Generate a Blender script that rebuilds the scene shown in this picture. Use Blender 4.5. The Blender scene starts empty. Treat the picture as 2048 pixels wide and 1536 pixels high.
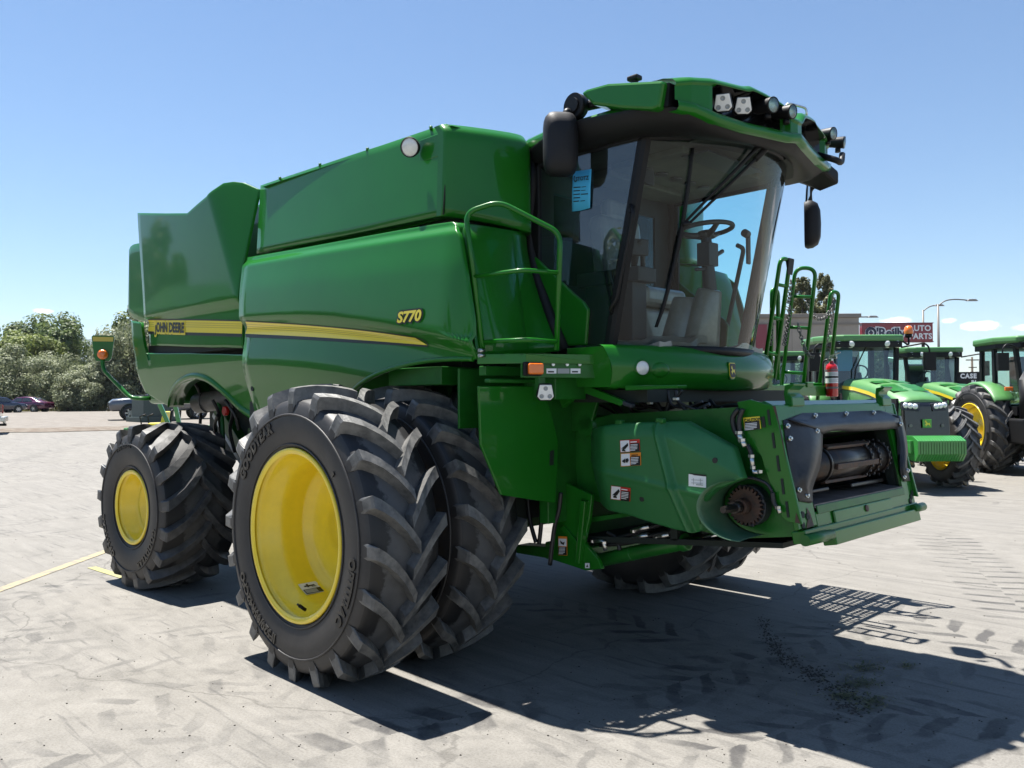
import bpy, bmesh, math, random
from mathutils import Vector, Matrix, noise
random.seed(7)
S = bpy.context.scene
COL = S.collection
R_ = math.radians
# ------------------------------------------------------------------ camera
CAM = Vector((4.7354, -5.0189, 1.7858))
_yaw, _pit, _rol, FPX = R_(135.3747), R_(1.0358), R_(-.3175), 1648.9
FW = Vector((math.cos(_pit)*math.cos(_yaw), math.cos(_pit)*math.sin(_yaw), math.sin(_pit)))
_r = Vector((math.sin(_yaw), -math.cos(_yaw), 0)); _u = _r.cross(FW)
RT = _r*math.cos(_rol) + _u*math.sin(_rol)
UP = -_r*math.sin(_rol) + _u*math.cos(_rol)
cd = bpy.data.cameras.new('camera'); co = bpy.data.objects.new('camera', cd); COL.objects.link(co)
cd.sensor_width = 36; cd.lens = 36*FPX/2048; cd.clip_start = .05; cd.clip_end = 20000
m = Matrix((RT, UP, -FW)).transposed().to_4x4(); m.translation = CAM
co.matrix_world = m
S.camera = co
# ------------------------------------------------------------------ sun, sky, exposure
TO_SUN = Vector((-.343, -.012, 1)).normalized()
sl = bpy.data.lights.new('sun', 'SUN'); so = bpy.data.objects.new('sun', sl); COL.objects.link(so)
sl.energy = 5.0; sl.angle = R_(.53); sl.color = (1, .96, .9)
so.rotation_euler = TO_SUN.to_track_quat('Z', 'Y').to_euler()
W = bpy.data.worlds.new('World'); S.world = W; W.use_nodes = True
S.view_settings.view_transform = 'Standard'; S.view_settings.look = 'None'
S.view_settings.exposure = 1.5; S.view_settings.gamma = 1
SKY_STRENGTH = .052
S.cycles.max_bounces = 8; S.cycles.transparent_max_bounces = 16
S.cycles.glossy_bounces = 4; S.cycles.diffuse_bounces = 3
S.cycles.caustics_reflective = False; S.cycles.caustics_refractive = False

def direction(u, v):
    return (FW + RT*((u-1024)/FPX) - UP*((v-768)/FPX)).normalized()
def build_sky():
    nt = W.node_tree; N = nt.nodes; L = nt.links
    N.clear()
    out = N.new('ShaderNodeOutputWorld'); bg = N.new('ShaderNodeBackground')
    sky = N.new('ShaderNodeTexSky'); sky.sky_type = 'NISHITA'; sky.sun_disc = False
    sky.sun_elevation = math.asin(TO_SUN.z); sky.sun_rotation = math.atan2(TO_SUN.x, TO_SUN.y)
    sky.altitude = 100; sky.air_density = 1.15; sky.dust_density = .0; sky.ozone_density = 5.5
    tc = N.new('ShaderNodeTexCoord')
    nz = N.new('ShaderNodeTexNoise'); nz.inputs['Scale'].default_value = 70; nz.inputs['Detail'].default_value = 7
    nz.inputs['Roughness'].default_value = .62
    L.new(tc.outputs['Generated'], nz.inputs['Vector'])
    total = None
    # small fair-weather clouds low over the horizon: bearing, size
    for (u, v, w, h, amp) in ((1960, 652, 34, 9, 1), (1790, 642, 26, 8, .8), (1897, 641, 14, 5, .6), (2046, 655, 18, 6, .7),
                              (82, 622, 17, 5, .75), (1840, 700, 60, 9, .35), (2150, 640, 60, 14, .9), (-160, 640, 50, 12, .9),
                              (2600, 600, 120, 25, 1), (3300, 560, 150, 30, 1), (-900, 600, 130, 28, 1)):
        d = direction(u, v)
        s = N.new('ShaderNodeVectorMath'); s.operation = 'SUBTRACT'; s.inputs[1].default_value = d
        L.new(tc.outputs['Generated'], s.inputs[0])
        hz = Vector((d.y, -d.x, 0)).normalized(); vt = hz.cross(d).normalized()
        acc = []
        for ax, sz in ((hz, w/FPX), (vt, h/FPX)):
            dp = N.new('ShaderNodeVectorMath'); dp.operation = 'DOT_PRODUCT'; dp.inputs[1].default_value = ax
            L.new(s.outputs[0], dp.inputs[0])
            q = N.new('ShaderNodeMath'); q.operation = 'DIVIDE'; q.inputs[1].default_value = sz; L.new(dp.outputs['Value'], q.inputs[0])
            p = N.new('ShaderNodeMath'); p.operation = 'MULTIPLY'; L.new(q.outputs[0], p.inputs[0]); L.new(q.outputs[0], p.inputs[1]); acc.append(p)
        ad = N.new('ShaderNodeMath'); ad.operation = 'ADD'; L.new(acc[0].outputs[0], ad.inputs[0]); L.new(acc[1].outputs[0], ad.inputs[1])
        dn = N.new('ShaderNodeMath'); dn.operation = 'MULTIPLY_ADD'; dn.inputs[1].default_value = -2.6; dn.inputs[2].default_value = 1.3
        L.new(nz.outputs['Fac'], dn.inputs[0])
        sm = N.new('ShaderNodeMath'); sm.operation = 'ADD'; L.new(ad.outputs[0], sm.inputs[0]); L.new(dn.outputs[0], sm.inputs[1])
        mr = N.new('ShaderNodeMapRange'); mr.inputs['From Min'].default_value = 1.0; mr.inputs['From Max'].default_value = .15
        mr.inputs['To Min'].default_value = 0; mr.inputs['To Max'].default_value = amp; L.new(sm.outputs[0], mr.inputs['Value'])
        if total is None: total = mr
        else:
            mx = N.new('ShaderNodeMath'); mx.operation = 'MAXIMUM'
            L.new(total.outputs[0], mx.inputs[0]); L.new(mr.outputs[0], mx.inputs[1]); total = mx
    mix = N.new('ShaderNodeMixRGB'); mix.inputs[2].default_value = (13, 13.3, 13.8, 1)
    L.new(total.outputs[0], mix.inputs[0]); L.new(sky.outputs[0], mix.inputs[1])
    L.new(mix.outputs[0], bg.inputs[0]); bg.inputs[1].default_value = SKY_STRENGTH
    L.new(bg.outputs[0], out.inputs[0])
build_sky()

# ------------------------------------------------------------------ a survey of the photograph: a sight line met with a known plane
def at(u, v, X=None, Y=None, Z=None, D=None):
    d = FW + RT*((u-1024)/FPX) - UP*((v-768)/FPX)
    if X is not None: t = (X-CAM.x)/d.x
    elif Y is not None: t = (Y-CAM.y)/d.y
    elif Z is not None: t = (Z-CAM.z)/d.z
    else: t = D
    return CAM + d*t
def on(u, v, prof, y0=-1.7):
    y = y0
    for _ in range(24):
        P = at(u, v, Y=y); y = .5*y+.5*max(-2.2, min(-.7, prof(P.x, P.z)))
    P.y = y
    return P

# ------------------------------------------------------------------ materials
def nodes(name):
    m = bpy.data.materials.new(name); m.use_nodes = True
    return m, m.node_tree.nodes, m.node_tree.links, m.node_tree.nodes['Principled BSDF']
def rgb(*c): return (c[0], c[1], c[2], 1)
def mat(name, c, rough=.5, metal=0, coat=0, spec=.5, var=0, vscale=6, bump=0, bscale=40, c2=None, lo=.4, hi=.65, croug=.04):
    m, N, L, B = nodes(name)
    B.inputs['Roughness'].default_value = rough; B.inputs['Metallic'].default_value = metal
    B.inputs['Coat Weight'].default_value = coat; B.inputs['Coat Roughness'].default_value = croug
    B.inputs['Specular IOR Level'].default_value = spec
    B.inputs['Base Color'].default_value = rgb(*c)
    tc = N.new('ShaderNodeTexCoord')
    if var or c2:
        n = N.new('ShaderNodeTexNoise'); n.inputs['Scale'].default_value = vscale; n.inputs['Detail'].default_value = 8; n.inputs['Roughness'].default_value = .65
        L.new(tc.outputs['Object'], n.inputs['Vector'])
        mr = N.new('ShaderNodeMapRange'); mr.inputs['From Min'].default_value = lo; mr.inputs['From Max'].default_value = hi
        L.new(n.outputs['Fac'], mr.inputs['Value'])
        mx = N.new('ShaderNodeMixRGB'); L.new(mr.outputs[0], mx.inputs[0])
        d = c2 or tuple(x*(1+var) for x in c)
        mx.inputs[1].default_value = rgb(*(c if c2 else tuple(x*(1-var) for x in c))); mx.inputs[2].default_value = rgb(*d)
        L.new(mx.outputs[0], B.inputs['Base Color'])
    if bump:
        n2 = N.new('ShaderNodeTexNoise'); n2.inputs['Scale'].default_value = bscale; n2.inputs['Detail'].default_value = 4
        L.new(tc.outputs['Object'], n2.inputs['Vector'])
        b = N.new('ShaderNodeBump'); b.inputs['Strength'].default_value = bump; b.inputs['Distance'].default_value = .01
        L.new(n2.outputs['Fac'], b.inputs['Height']); L.new(b.outputs[0], B.inputs['Normal'])
    return m
def glass(name, tint, refl=.0, ior=1.5, rough=0.0, dust=.0):
    m, N, L, B = nodes(name); N.remove(B)
    out = [n for n in N if n.type == 'OUTPUT_MATERIAL'][0]
    tr = N.new('ShaderNodeBsdfTransparent'); tr.inputs[0].default_value = rgb(*tint)
    gl = N.new('ShaderNodeBsdfGlossy'); gl.inputs['Roughness'].default_value = rough; gl.inputs[0].default_value = (1, 1, 1, 1)
    fr = N.new('ShaderNodeFresnel'); fr.inputs[0].default_value = ior
    ad = N.new('ShaderNodeMath'); ad.operation = 'ADD'; ad.inputs[1].default_value = refl; ad.use_clamp = True
    L.new(fr.outputs[0], ad.inputs[0])
    mx = N.new('ShaderNodeMixShader'); L.new(ad.outputs[0], mx.inputs[0]); L.new(tr.outputs[0], mx.inputs[1]); L.new(gl.outputs[0], mx.inputs[2])
    last = mx
    if dust:
        df = N.new('ShaderNodeBsdfDiffuse'); df.inputs[0].default_value = (.5, .48, .44, 1)
        tc = N.new('ShaderNodeTexCoord'); nz = N.new('ShaderNodeTexNoise'); nz.inputs['Scale'].default_value = 5; nz.inputs['Detail'].default_value = 8
        L.new(tc.outputs['Object'], nz.inputs['Vector'])
        mu = N.new('ShaderNodeMath'); mu.operation = 'MULTIPLY'; mu.inputs[1].default_value = dust; L.new(nz.outputs['Fac'], mu.inputs[0])
        m2 = N.new('ShaderNodeMixShader'); L.new(mu.outputs[0], m2.inputs[0]); L.new(mx.outputs[0], m2.inputs[1]); L.new(df.outputs[0], m2.inputs[2]); last = m2
    L.new(last.outputs[0], out.inputs[0])
    return m
M = {}
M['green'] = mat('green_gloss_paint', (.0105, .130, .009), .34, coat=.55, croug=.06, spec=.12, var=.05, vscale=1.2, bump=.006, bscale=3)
M['green_dull'] = mat('green_chassis_paint', (.010, .112, .011), .42, spec=.3, coat=.2, croug=.2, var=.16, vscale=5)
M['green_plastic'] = mat('faded_green_plastic', (.014, .122, .028), .45, c2=(.022, .142, .040), vscale=3, lo=.35, hi=.75)
M['green_scoop'] = mat('dusty_green_plastic', (.03, .125, .055), .65, c2=(.11, .175, .10), vscale=4, lo=.35, hi=.7)
M['green_light'] = mat('bright_green_paint', (.03, .21, .035), .32, coat=.8, croug=.1, var=.06)
M['deep'] = mat('dark_interior', (.006, .012, .008), .7)
M['yellow'] = mat('yellow_rim_paint', (.90, .66, .026), .36, coat=.5, croug=.12, var=.04, vscale=8, bump=.03, bscale=60)
M['decal_yellow'] = mat('decal_yellow', (.78, .62, .03), .35, coat=.4)
M['decal_yellow_dark'] = mat('decal_yellow_line', (.55, .42, .03), .35, coat=.4)
M['black'] = mat('black_plastic', (.008, .008, .0085), .5, spec=.25, bump=.05, bscale=300)
M['black_gloss'] = mat('black_gloss', (.006, .006, .007), .15, coat=.6)
M['black_rubber'] = mat('black_rubber_flap', (.02, .021, .024), .42, c2=(.045, .045, .047), vscale=4, bump=.25, bscale=9)
M['mirror_shell'] = mat('mirror_shell_plastic', (.009, .0095, .012), .55, spec=.3, bump=.15, bscale=500)
M['sidewall'] = mat('tyre_sidewall', (.022, .021, .021), .52, c2=(.036, .033, .031), vscale=4, bump=.08, bscale=30)
M['tread'] = mat('tyre_tread', (.014, .014, .015), .5, c2=(.16, .155, .145), vscale=3.4, lo=.44, hi=.60, bump=.15, bscale=40)
M['tread_new'] = mat('tyre_tread_rear', (.026, .026, .027), .5, c2=(.13, .12, .11), vscale=5, lo=.45, hi=.75, bump=.12, bscale=40)
def tread_mat(name, edge, dust, clean):
    m, N, L, B = nodes(name)
    tc = N.new('ShaderNodeTexCoord'); sp = N.new('ShaderNodeSeparateXYZ'); L.new(tc.outputs['Object'], sp.inputs[0])
    ab = N.new('ShaderNodeMath'); ab.operation = 'ABSOLUTE'; L.new(sp.outputs[1], ab.inputs[0])
    n = N.new('ShaderNodeTexNoise'); n.inputs['Scale'].default_value = 9; n.inputs['Detail'].default_value = 7; n.inputs['Roughness'].default_value = .65; L.new(tc.outputs['Object'], n.inputs['Vector'])
    ma = N.new('ShaderNodeMath'); ma.operation = 'MULTIPLY_ADD'; ma.inputs[1].default_value = -.22; L.new(n.outputs['Fac'], ma.inputs[0]); L.new(ab.outputs[0], ma.inputs[2])
    mr = N.new('ShaderNodeMapRange'); mr.inputs['From Min'].default_value = edge-.11-.012; mr.inputs['From Max'].default_value = edge-.11+.012; L.new(ma.outputs[0], mr.inputs['Value'])
    n2 = N.new('ShaderNodeTexNoise'); n2.inputs['Scale'].default_value = 14; n2.inputs['Detail'].default_value = 6; L.new(tc.outputs['Object'], n2.inputs['Vector'])
    d = N.new('ShaderNodeMixRGB'); L.new(n2.outputs['Fac'], d.inputs[0]); d.inputs[1].default_value = rgb(*(x*.6 for x in dust)) if False else rgb(dust[0]*.6, dust[1]*.6, dust[2]*.6); d.inputs[2].default_value = rgb(dust[0]*1.4, dust[1]*1.4, dust[2]*1.4)
    mx = N.new('ShaderNodeMixRGB'); L.new(mr.outputs[0], mx.inputs[0]); L.new(d.outputs[0], mx.inputs[1]); mx.inputs[2].default_value = rgb(*clean)
    L.new(mx.outputs[0], B.inputs['Base Color']); B.inputs['Roughness'].default_value = .55
    b = N.new('ShaderNodeBump'); b.inputs['Strength'].default_value = .12; b.inputs['Distance'].default_value = .01; L.new(n2.outputs['Fac'], b.inputs['Height']); L.new(b.outputs[0], B.inputs['Normal'])
    return m
M['tread'] = tread_mat('tyre_tread_valley', .155, (.066, .067, .069), (.008, .008, .009))
M['tread_new'] = tread_mat('tyre_tread_valley_rear', .18, (.055, .054, .052), (.010, .010, .011))
M['lug'] = mat('tyre_lug_rubber', (.052, .053, .054), .46, c2=(.15, .147, .138), vscale=11, lo=.35, hi=.65, bump=.12, bscale=50)
M['lug_new'] = mat('tyre_lug_rubber_rear', (.034, .034, .035), .46, c2=(.088, .086, .082), vscale=9, lo=.4, hi=.7, bump=.12, bscale=50)
M['letter'] = mat('tyre_letter', (.006, .006, .006), .3)
M['steel'] = mat('zinc_steel', (.55, .55, .53), .3, metal=1, var=.2, vscale=30)
M['chrome'] = mat('chrome_rod', (.8, .8, .8), .08, metal=1)
M['rust'] = mat('rusty_steel', (.075, .035, .02), .6, c2=(.03, .022, .018), vscale=20, bump=.2, bscale=80)
M['dark_steel'] = mat('worn_dark_steel', (.05, .045, .042), .32, metal=.8, c2=(.10, .06, .04), vscale=9, lo=.5, hi=.8)
M['floor_steel'] = mat('worn_floor_steel', (.10, .085, .075), .5, c2=(.18, .155, .14), vscale=9, metal=.3)
M['orange'] = mat('amber_lens', (.75, .16, .01), .2, coat=.8, bump=.3, bscale=120)
M['red_lens'] = mat('red_lens', (.5, .015, .012), .2, coat=.8)
M['white'] = mat('white_sticker', (.72, .73, .73), .4)
M['lamp_white'] = mat('led_lens_white', (.72, .72, .68), .15, coat=1, var=.06, vscale=40)
M['lens'] = mat('clear_lamp_lens', (.72, .76, .78), .12, coat=1, metal=.2, var=.3, vscale=30)
M['sticker_red'] = mat('sticker_red', (.5, .03, .02), .4)
M['sticker_orange'] = mat('sticker_orange', (.75, .25, .02), .4)
M['ink'] = mat('printed_black', (.008, .008, .008), .4)
M['grey_print'] = mat('printed_grey', (.28, .3, .3), .5)
M['paper'] = mat('blue_paper', (.06, .42, .70), .7)
M['hose'] = mat('rubber_hose', (.012, .012, .013), .45)
M['beige'] = mat('plastic_wrapped_seat', (.21, .205, .185), .28, var=.2, vscale=5, bump=.35, bscale=12, coat=.3)
M['dark_grey'] = mat('dark_grey_plastic', (.020, .024, .030), .5)
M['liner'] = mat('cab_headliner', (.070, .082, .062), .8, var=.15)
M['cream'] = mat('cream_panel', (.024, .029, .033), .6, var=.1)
M['grey_metal'] = mat('dull_grey_steel', (.15, .145, .14), .5, metal=.3, var=.25, vscale=5)
M['glass_front'] = glass('windscreen_glass', (.86, .97, .97), .0, ior=1.36)
M['glass_side'] = glass('side_window_glass', (.46, .56, .60), .05, dust=.02)
M['glass_back'] = glass('rear_window_glass', (.60, .93, .98), .0)
M['glass_tractor'] = glass('tractor_window_glass', (.62, .8, .78), .05)
M['mirror'] = mat('mirror_glass', (.85, .87, .9), .02, metal=1)
M['ext_red'] = mat('extinguisher_red', (.45, .008, .012), .22, coat=.8)

# ------------------------------------------------------------------ mesh builder
class MB:
    def __init__(s): s.v = []; s.f = []; s.m = []; s.mi = 0; s.sm = []; s.smooth = False
    def add(s, vs, fs):
        o = len(s.v); s.v += [tuple(v) for v in vs]
        for f in fs: s.f.append([o+i for i in f]); s.m.append(s.mi); s.sm.append(s.smooth)
        return s
    def mat(s, i): s.mi = i; return s
    def box(s, c, d, rot=None, taper=1):
        x, y, z = d[0]/2, d[1]/2, d[2]/2; t = taper
        vs = [Vector(p) for p in ((-x, -y, -z), (x, -y, -z), (x, y, -z), (-x, y, -z), (-x*t, -y*t, z), (x*t, -y*t, z), (x*t, y*t, z), (-x*t, y*t, z))]
        if rot is not None: vs = [rot @ v for v in vs]
        c = Vector(c)
        return s.add([c+v for v in vs], [(0, 3, 2, 1), (4, 5, 6, 7), (0, 1, 5, 4), (1, 2, 6, 5), (2, 3, 7, 6), (3, 0, 4, 7)])
    def bb(s, x0, x1, y0, y1, z0, z1): return s.box(((x0+x1)/2, (y0+y1)/2, (z0+z1)/2), (x1-x0, y1-y0, z1-z0))
    def cyl(s, a, b, r0, r1=None, n=20, caps=True, smooth=True):
        a, b = Vector(a), Vector(b); r1 = r0 if r1 is None else r1
        d = (b-a).normalized(); e = d.orthogonal().normalized(); g = d.cross(e)
        vs = []
        for p, r in ((a, r0), (b, r1)):
            for i in range(n):
                t = 2*math.pi*i/n; vs.append(p + e*r*math.cos(t) + g*r*math.sin(t))
        w = s.smooth; s.smooth = smooth
        s.add(vs, [(i, (i+1) % n, n+(i+1) % n, n+i) for i in range(n)])
        s.smooth = False
        if caps: s.add(vs[:n], [tuple(range(n))[::-1]]); s.add(vs[n:], [tuple(range(n))])
        s.smooth = w
        return s
    def tube(s, pts, r, n=10, closed=False, caps=True):
        P = [Vector(p) for p in pts]; k = len(P); ring = []
        e = None; vs = []
        for i, p in enumerate(P):
            if closed: d = (P[(i+1) % k]-P[i-1]).normalized()
            else: d = ((P[min(i+1, k-1)]-p).normalized()+(p-P[max(i-1, 0)]).normalized()).normalized()
            e = d.orthogonal().normalized() if e is None else (e-d*e.dot(d)).normalized()
            g = d.cross(e); rr = r[i] if isinstance(r, (list, tuple)) else r
            vs += [p+e*rr*math.cos(2*math.pi*j/n)+g*rr*math.sin(2*math.pi*j/n) for j in range(n)]
        fs = []
        for i in range(k if closed else k-1):
            a, b = i*n, ((i+1) % k)*n
            fs += [(a+j, a+(j+1) % n, b+(j+1) % n, b+j) for j in range(n)]
        w = s.smooth; s.smooth = True; s.add(vs, fs); s.smooth = w
        if caps and not closed:
            s.add(vs[:n], [tuple(range(n))[::-1]]); s.add(vs[-n:], [tuple(range(n))])
        return s
    def lathe(s, prof, o=(0, 0, 0), axis=(0, 1, 0), n=48, smooth=True, arc=None):
        a = Vector(axis).normalized(); e = a.orthogonal().normalized(); g = a.cross(e); o = Vector(o); k = len(prof)
        vs = []
        for i in range(n):
            t = 2*math.pi*i/n; q = e*math.cos(t)+g*math.sin(t)
            vs += [o+a*y+q*r for (y, r) in prof]
        w = s.smooth; s.smooth = smooth
        s.add(vs, [(i*k+j, i*k+j+1, ((i+1) % n)*k+j+1, ((i+1) % n)*k+j) for i in range(n) for j in range(k-1)])
        s.smooth = w
        return s
    def prism(s, poly, d):
        n = len(poly); P = [Vector(p) for p in poly]; d = Vector(d)
        return s.add(P+[p+d for p in P], [tuple(range(n))[::-1], tuple(range(n, 2*n))]+[(i, (i+1) % n, n+(i+1) % n, n+i) for i in range(n)])
    def grid(s, rows, back=None, smooth=True):
        """rows of points -> surface; back = offset vector gives it a thickness"""
        r, c = len(rows), len(rows[0])
        w = s.smooth; s.smooth = smooth
        vs = [Vector(p) for row in rows for p in row]
        fs = [(i*c+j, i*c+j+1, (i+1)*c+j+1, (i+1)*c+j) for i in range(r-1) for j in range(c-1)]
        s.add(vs, fs)
        if back is not None:
            b = Vector(back)
            ed = [(0, j) for j in range(c)]+[(i, c-1) for i in range(1, r)]+[(r-1, j) for j in range(c-2, -1, -1)]+[(i, 0) for i in range(r-2, 0, -1)]
            ring = [vs[i*c+j] for i, j in ed]; n = len(ring)
            s.smooth = False
            s.add(ring+[p+b for p in ring], [(i, (i+1) % n, n+(i+1) % n, n+i) for i in range(n)])
            s.smooth = smooth
            s.add([p+b for p in vs], [f[::-1] for f in fs])
        s.smooth = w
        return s
    def xf(s, mt, start=0):
        for i in range(start, len(s.v)): s.v[i] = tuple(mt @ Vector(s.v[i]))
        return s
    def mirror(s):
        n = len(s.v); k = len(s.f)
        s.v += [(x, -y, z) for x, y, z in s.v]
        s.f += [[n+i for i in f[::-1]] for f in s.f[:k]]; s.m += s.m[:k]; s.sm += s.sm[:k]
        return s
    def mesh(s, name):
        me = bpy.data.meshes.new(name); me.from_pydata(s.v, [], s.f)
        me.polygons.foreach_set('material_index', s.m); me.polygons.foreach_set('use_smooth', s.sm)
        bm = bmesh.new(); bm.from_mesh(me); bmesh.ops.remove_doubles(bm, verts=bm.verts, dist=1e-5)
        bmesh.ops.recalc_face_normals(bm, faces=bm.faces); bm.to_mesh(me); bm.free()
        return me
def obj(name, mb, mats, parent=None, bevel=0, seg=2, label=None, loc=None, angle=35, sub=0):
    me = mb.mesh(name) if isinstance(mb, MB) else mb
    if not me.materials:
        for q in (mats if isinstance(mats, (list, tuple)) else [mats]): me.materials.append(M[q] if isinstance(q, str) else q)
    o = bpy.data.objects.new(name, me); COL.objects.link(o)
    if parent is not None: o.parent = parent
    if loc is not None: o.location = loc
    if bevel:
        b = o.modifiers.new('bevel', 'BEVEL'); b.width = bevel; b.segments = seg; b.limit_method = 'ANGLE'; b.angle_limit = R_(angle); b.harden_normals = False
    if sub:
        b = o.modifiers.new('sub', 'SUBSURF'); b.levels = sub; b.render_levels = sub
    if label: o['label'] = label
    return o
def obj_split(name, mb, mats, parent=None, **k):
    """every loose piece of the builder becomes a part of its own"""
    fa = list(range(len(mb.v)))
    def find(i):
        while fa[i] != i: fa[i] = fa[fa[i]]; i = fa[i]
        return i
    key = {}
    for i, v in enumerate(mb.v):
        q = tuple(round(c, 4) for c in v)
        if q in key: fa[find(i)] = find(key[q])
        else: key[q] = i
    for f in mb.f:
        for i in f[1:]: fa[find(i)] = find(f[0])
    gr = {}
    for f, m_, s_ in zip(mb.f, mb.m, mb.sm): gr.setdefault(find(f[0]), []).append((f, m_, s_))
    out = []
    for fs in gr.values():
        b = MB(); mp = {}
        for f, m_, s_ in fs:
            for i in f:
                if i not in mp: mp[i] = len(b.v); b.v.append(mb.v[i])
            b.f.append([mp[i] for i in f]); b.m.append(m_); b.sm.append(s_)
        out.append(obj(name, b, mats, parent, **k))
    return out
def pair(name, mb, mats, parent=None, **k):
    """a part on the right-hand side and its mirror image on the left"""
    o = obj(name, mb, mats, parent, **k)
    c = o.copy(); COL.objects.link(c); c.scale.y = -1
    return o
def tag(o, label, cat=None, group=None, kind=None):
    if label: o['label'] = label
    if cat: o['category'] = cat
    if group: o['group'] = group
    if kind: o['kind'] = kind
    return o
def thing(name, label, cat, loc=(0, 0, 0), rz=0, group=None):
    o = bpy.data.objects.new(name, None); COL.objects.link(o); o.location = loc; o.rotation_euler.z = rz
    o.empty_display_size = .2
    return tag(o, label, cat, group)
def dup(root, loc=None, rz=None, parent=None, skip=()):
    c = root.copy(); COL.objects.link(c)
    if parent is not None: c.parent = parent
    if loc is not None: c.location = loc
    if rz is not None: c.rotation_euler.z = rz
    for ch in list(root.children):
        if ch.name.split('.')[0] in skip: continue
        dup(ch, parent=c, skip=skip)
    return c
def resample(pts, n, smooth=False):
    """n points at equal steps of the control index"""
    out = []; k = len(pts)-1
    for i in range(n):
        t = i/(n-1)*k; j = min(int(t), k-1); f = t-j
        a, b = Vector(pts[j]), Vector(pts[j+1])
        if smooth:
            p0 = Vector(pts[max(j-1, 0)]); p3 = Vector(pts[min(j+2, k)])
            out.append(.5*((2*a)+(b-p0)*f+(2*p0-5*a+4*b-p3)*f*f+(3*a-p0-3*b+p3)*f**3))
        else: out.append(a.lerp(b, f))
    return out
def rnd(pts, r, n=5, closed=False):
    """round the corners of a polyline"""
    P = [Vector(p) for p in pts]; out = []; k = len(P)
    for i, p in enumerate(P):
        if not closed and i in (0, k-1): out.append(p); continue
        a, b = P[i-1], P[(i+1) % k]
        d = min(r, (a-p).length*.48, (b-p).length*.48)
        s = p+(a-p).normalized()*d; e = p+(b-p).normalized()*d
        for j in range(n+1):
            t = j/n; out.append(s*(1-t)**2+p*2*t*(1-t)+e*t*t)
    return out
def text_mesh(s, size, extr=.0, bold=0, shear=0, spacing=1):
    cu = bpy.data.curves.new('text', 'FONT'); cu.body = s; cu.size = size; cu.extrude = extr; cu.offset = bold; cu.align_x = 'CENTER'
    cu.shear = shear; cu.space_character = spacing; cu.resolution_u = 3
    o = bpy.data.objects.new('text', cu); COL.objects.link(o)
    dg = bpy.context.evaluated_depsgraph_get(); dg.update()
    me = bpy.data.meshes.new_from_object(o.evaluated_get(dg))
    vs = [v.co.copy() for v in me.vertices]; fs = [list(p.vertices) for p in me.polygons]
    bpy.data.objects.remove(o); bpy.data.curves.remove(cu); bpy.data.meshes.remove(me)
    return vs, fs
def put_text(mb, s, size, o, ex, ey, bold=0, lift=.002, **k):
    """flat lettering at o with axes ex (reading direction) and ey (up)"""
    vs, fs = text_mesh(s, size, 0, bold, **k); ex = Vector(ex).normalized(); ey = Vector(ey).normalized(); n = ex.cross(ey); o = Vector(o)
    return mb.add([o+ex*v.x+ey*v.y+n*lift for v in vs], fs)
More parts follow.
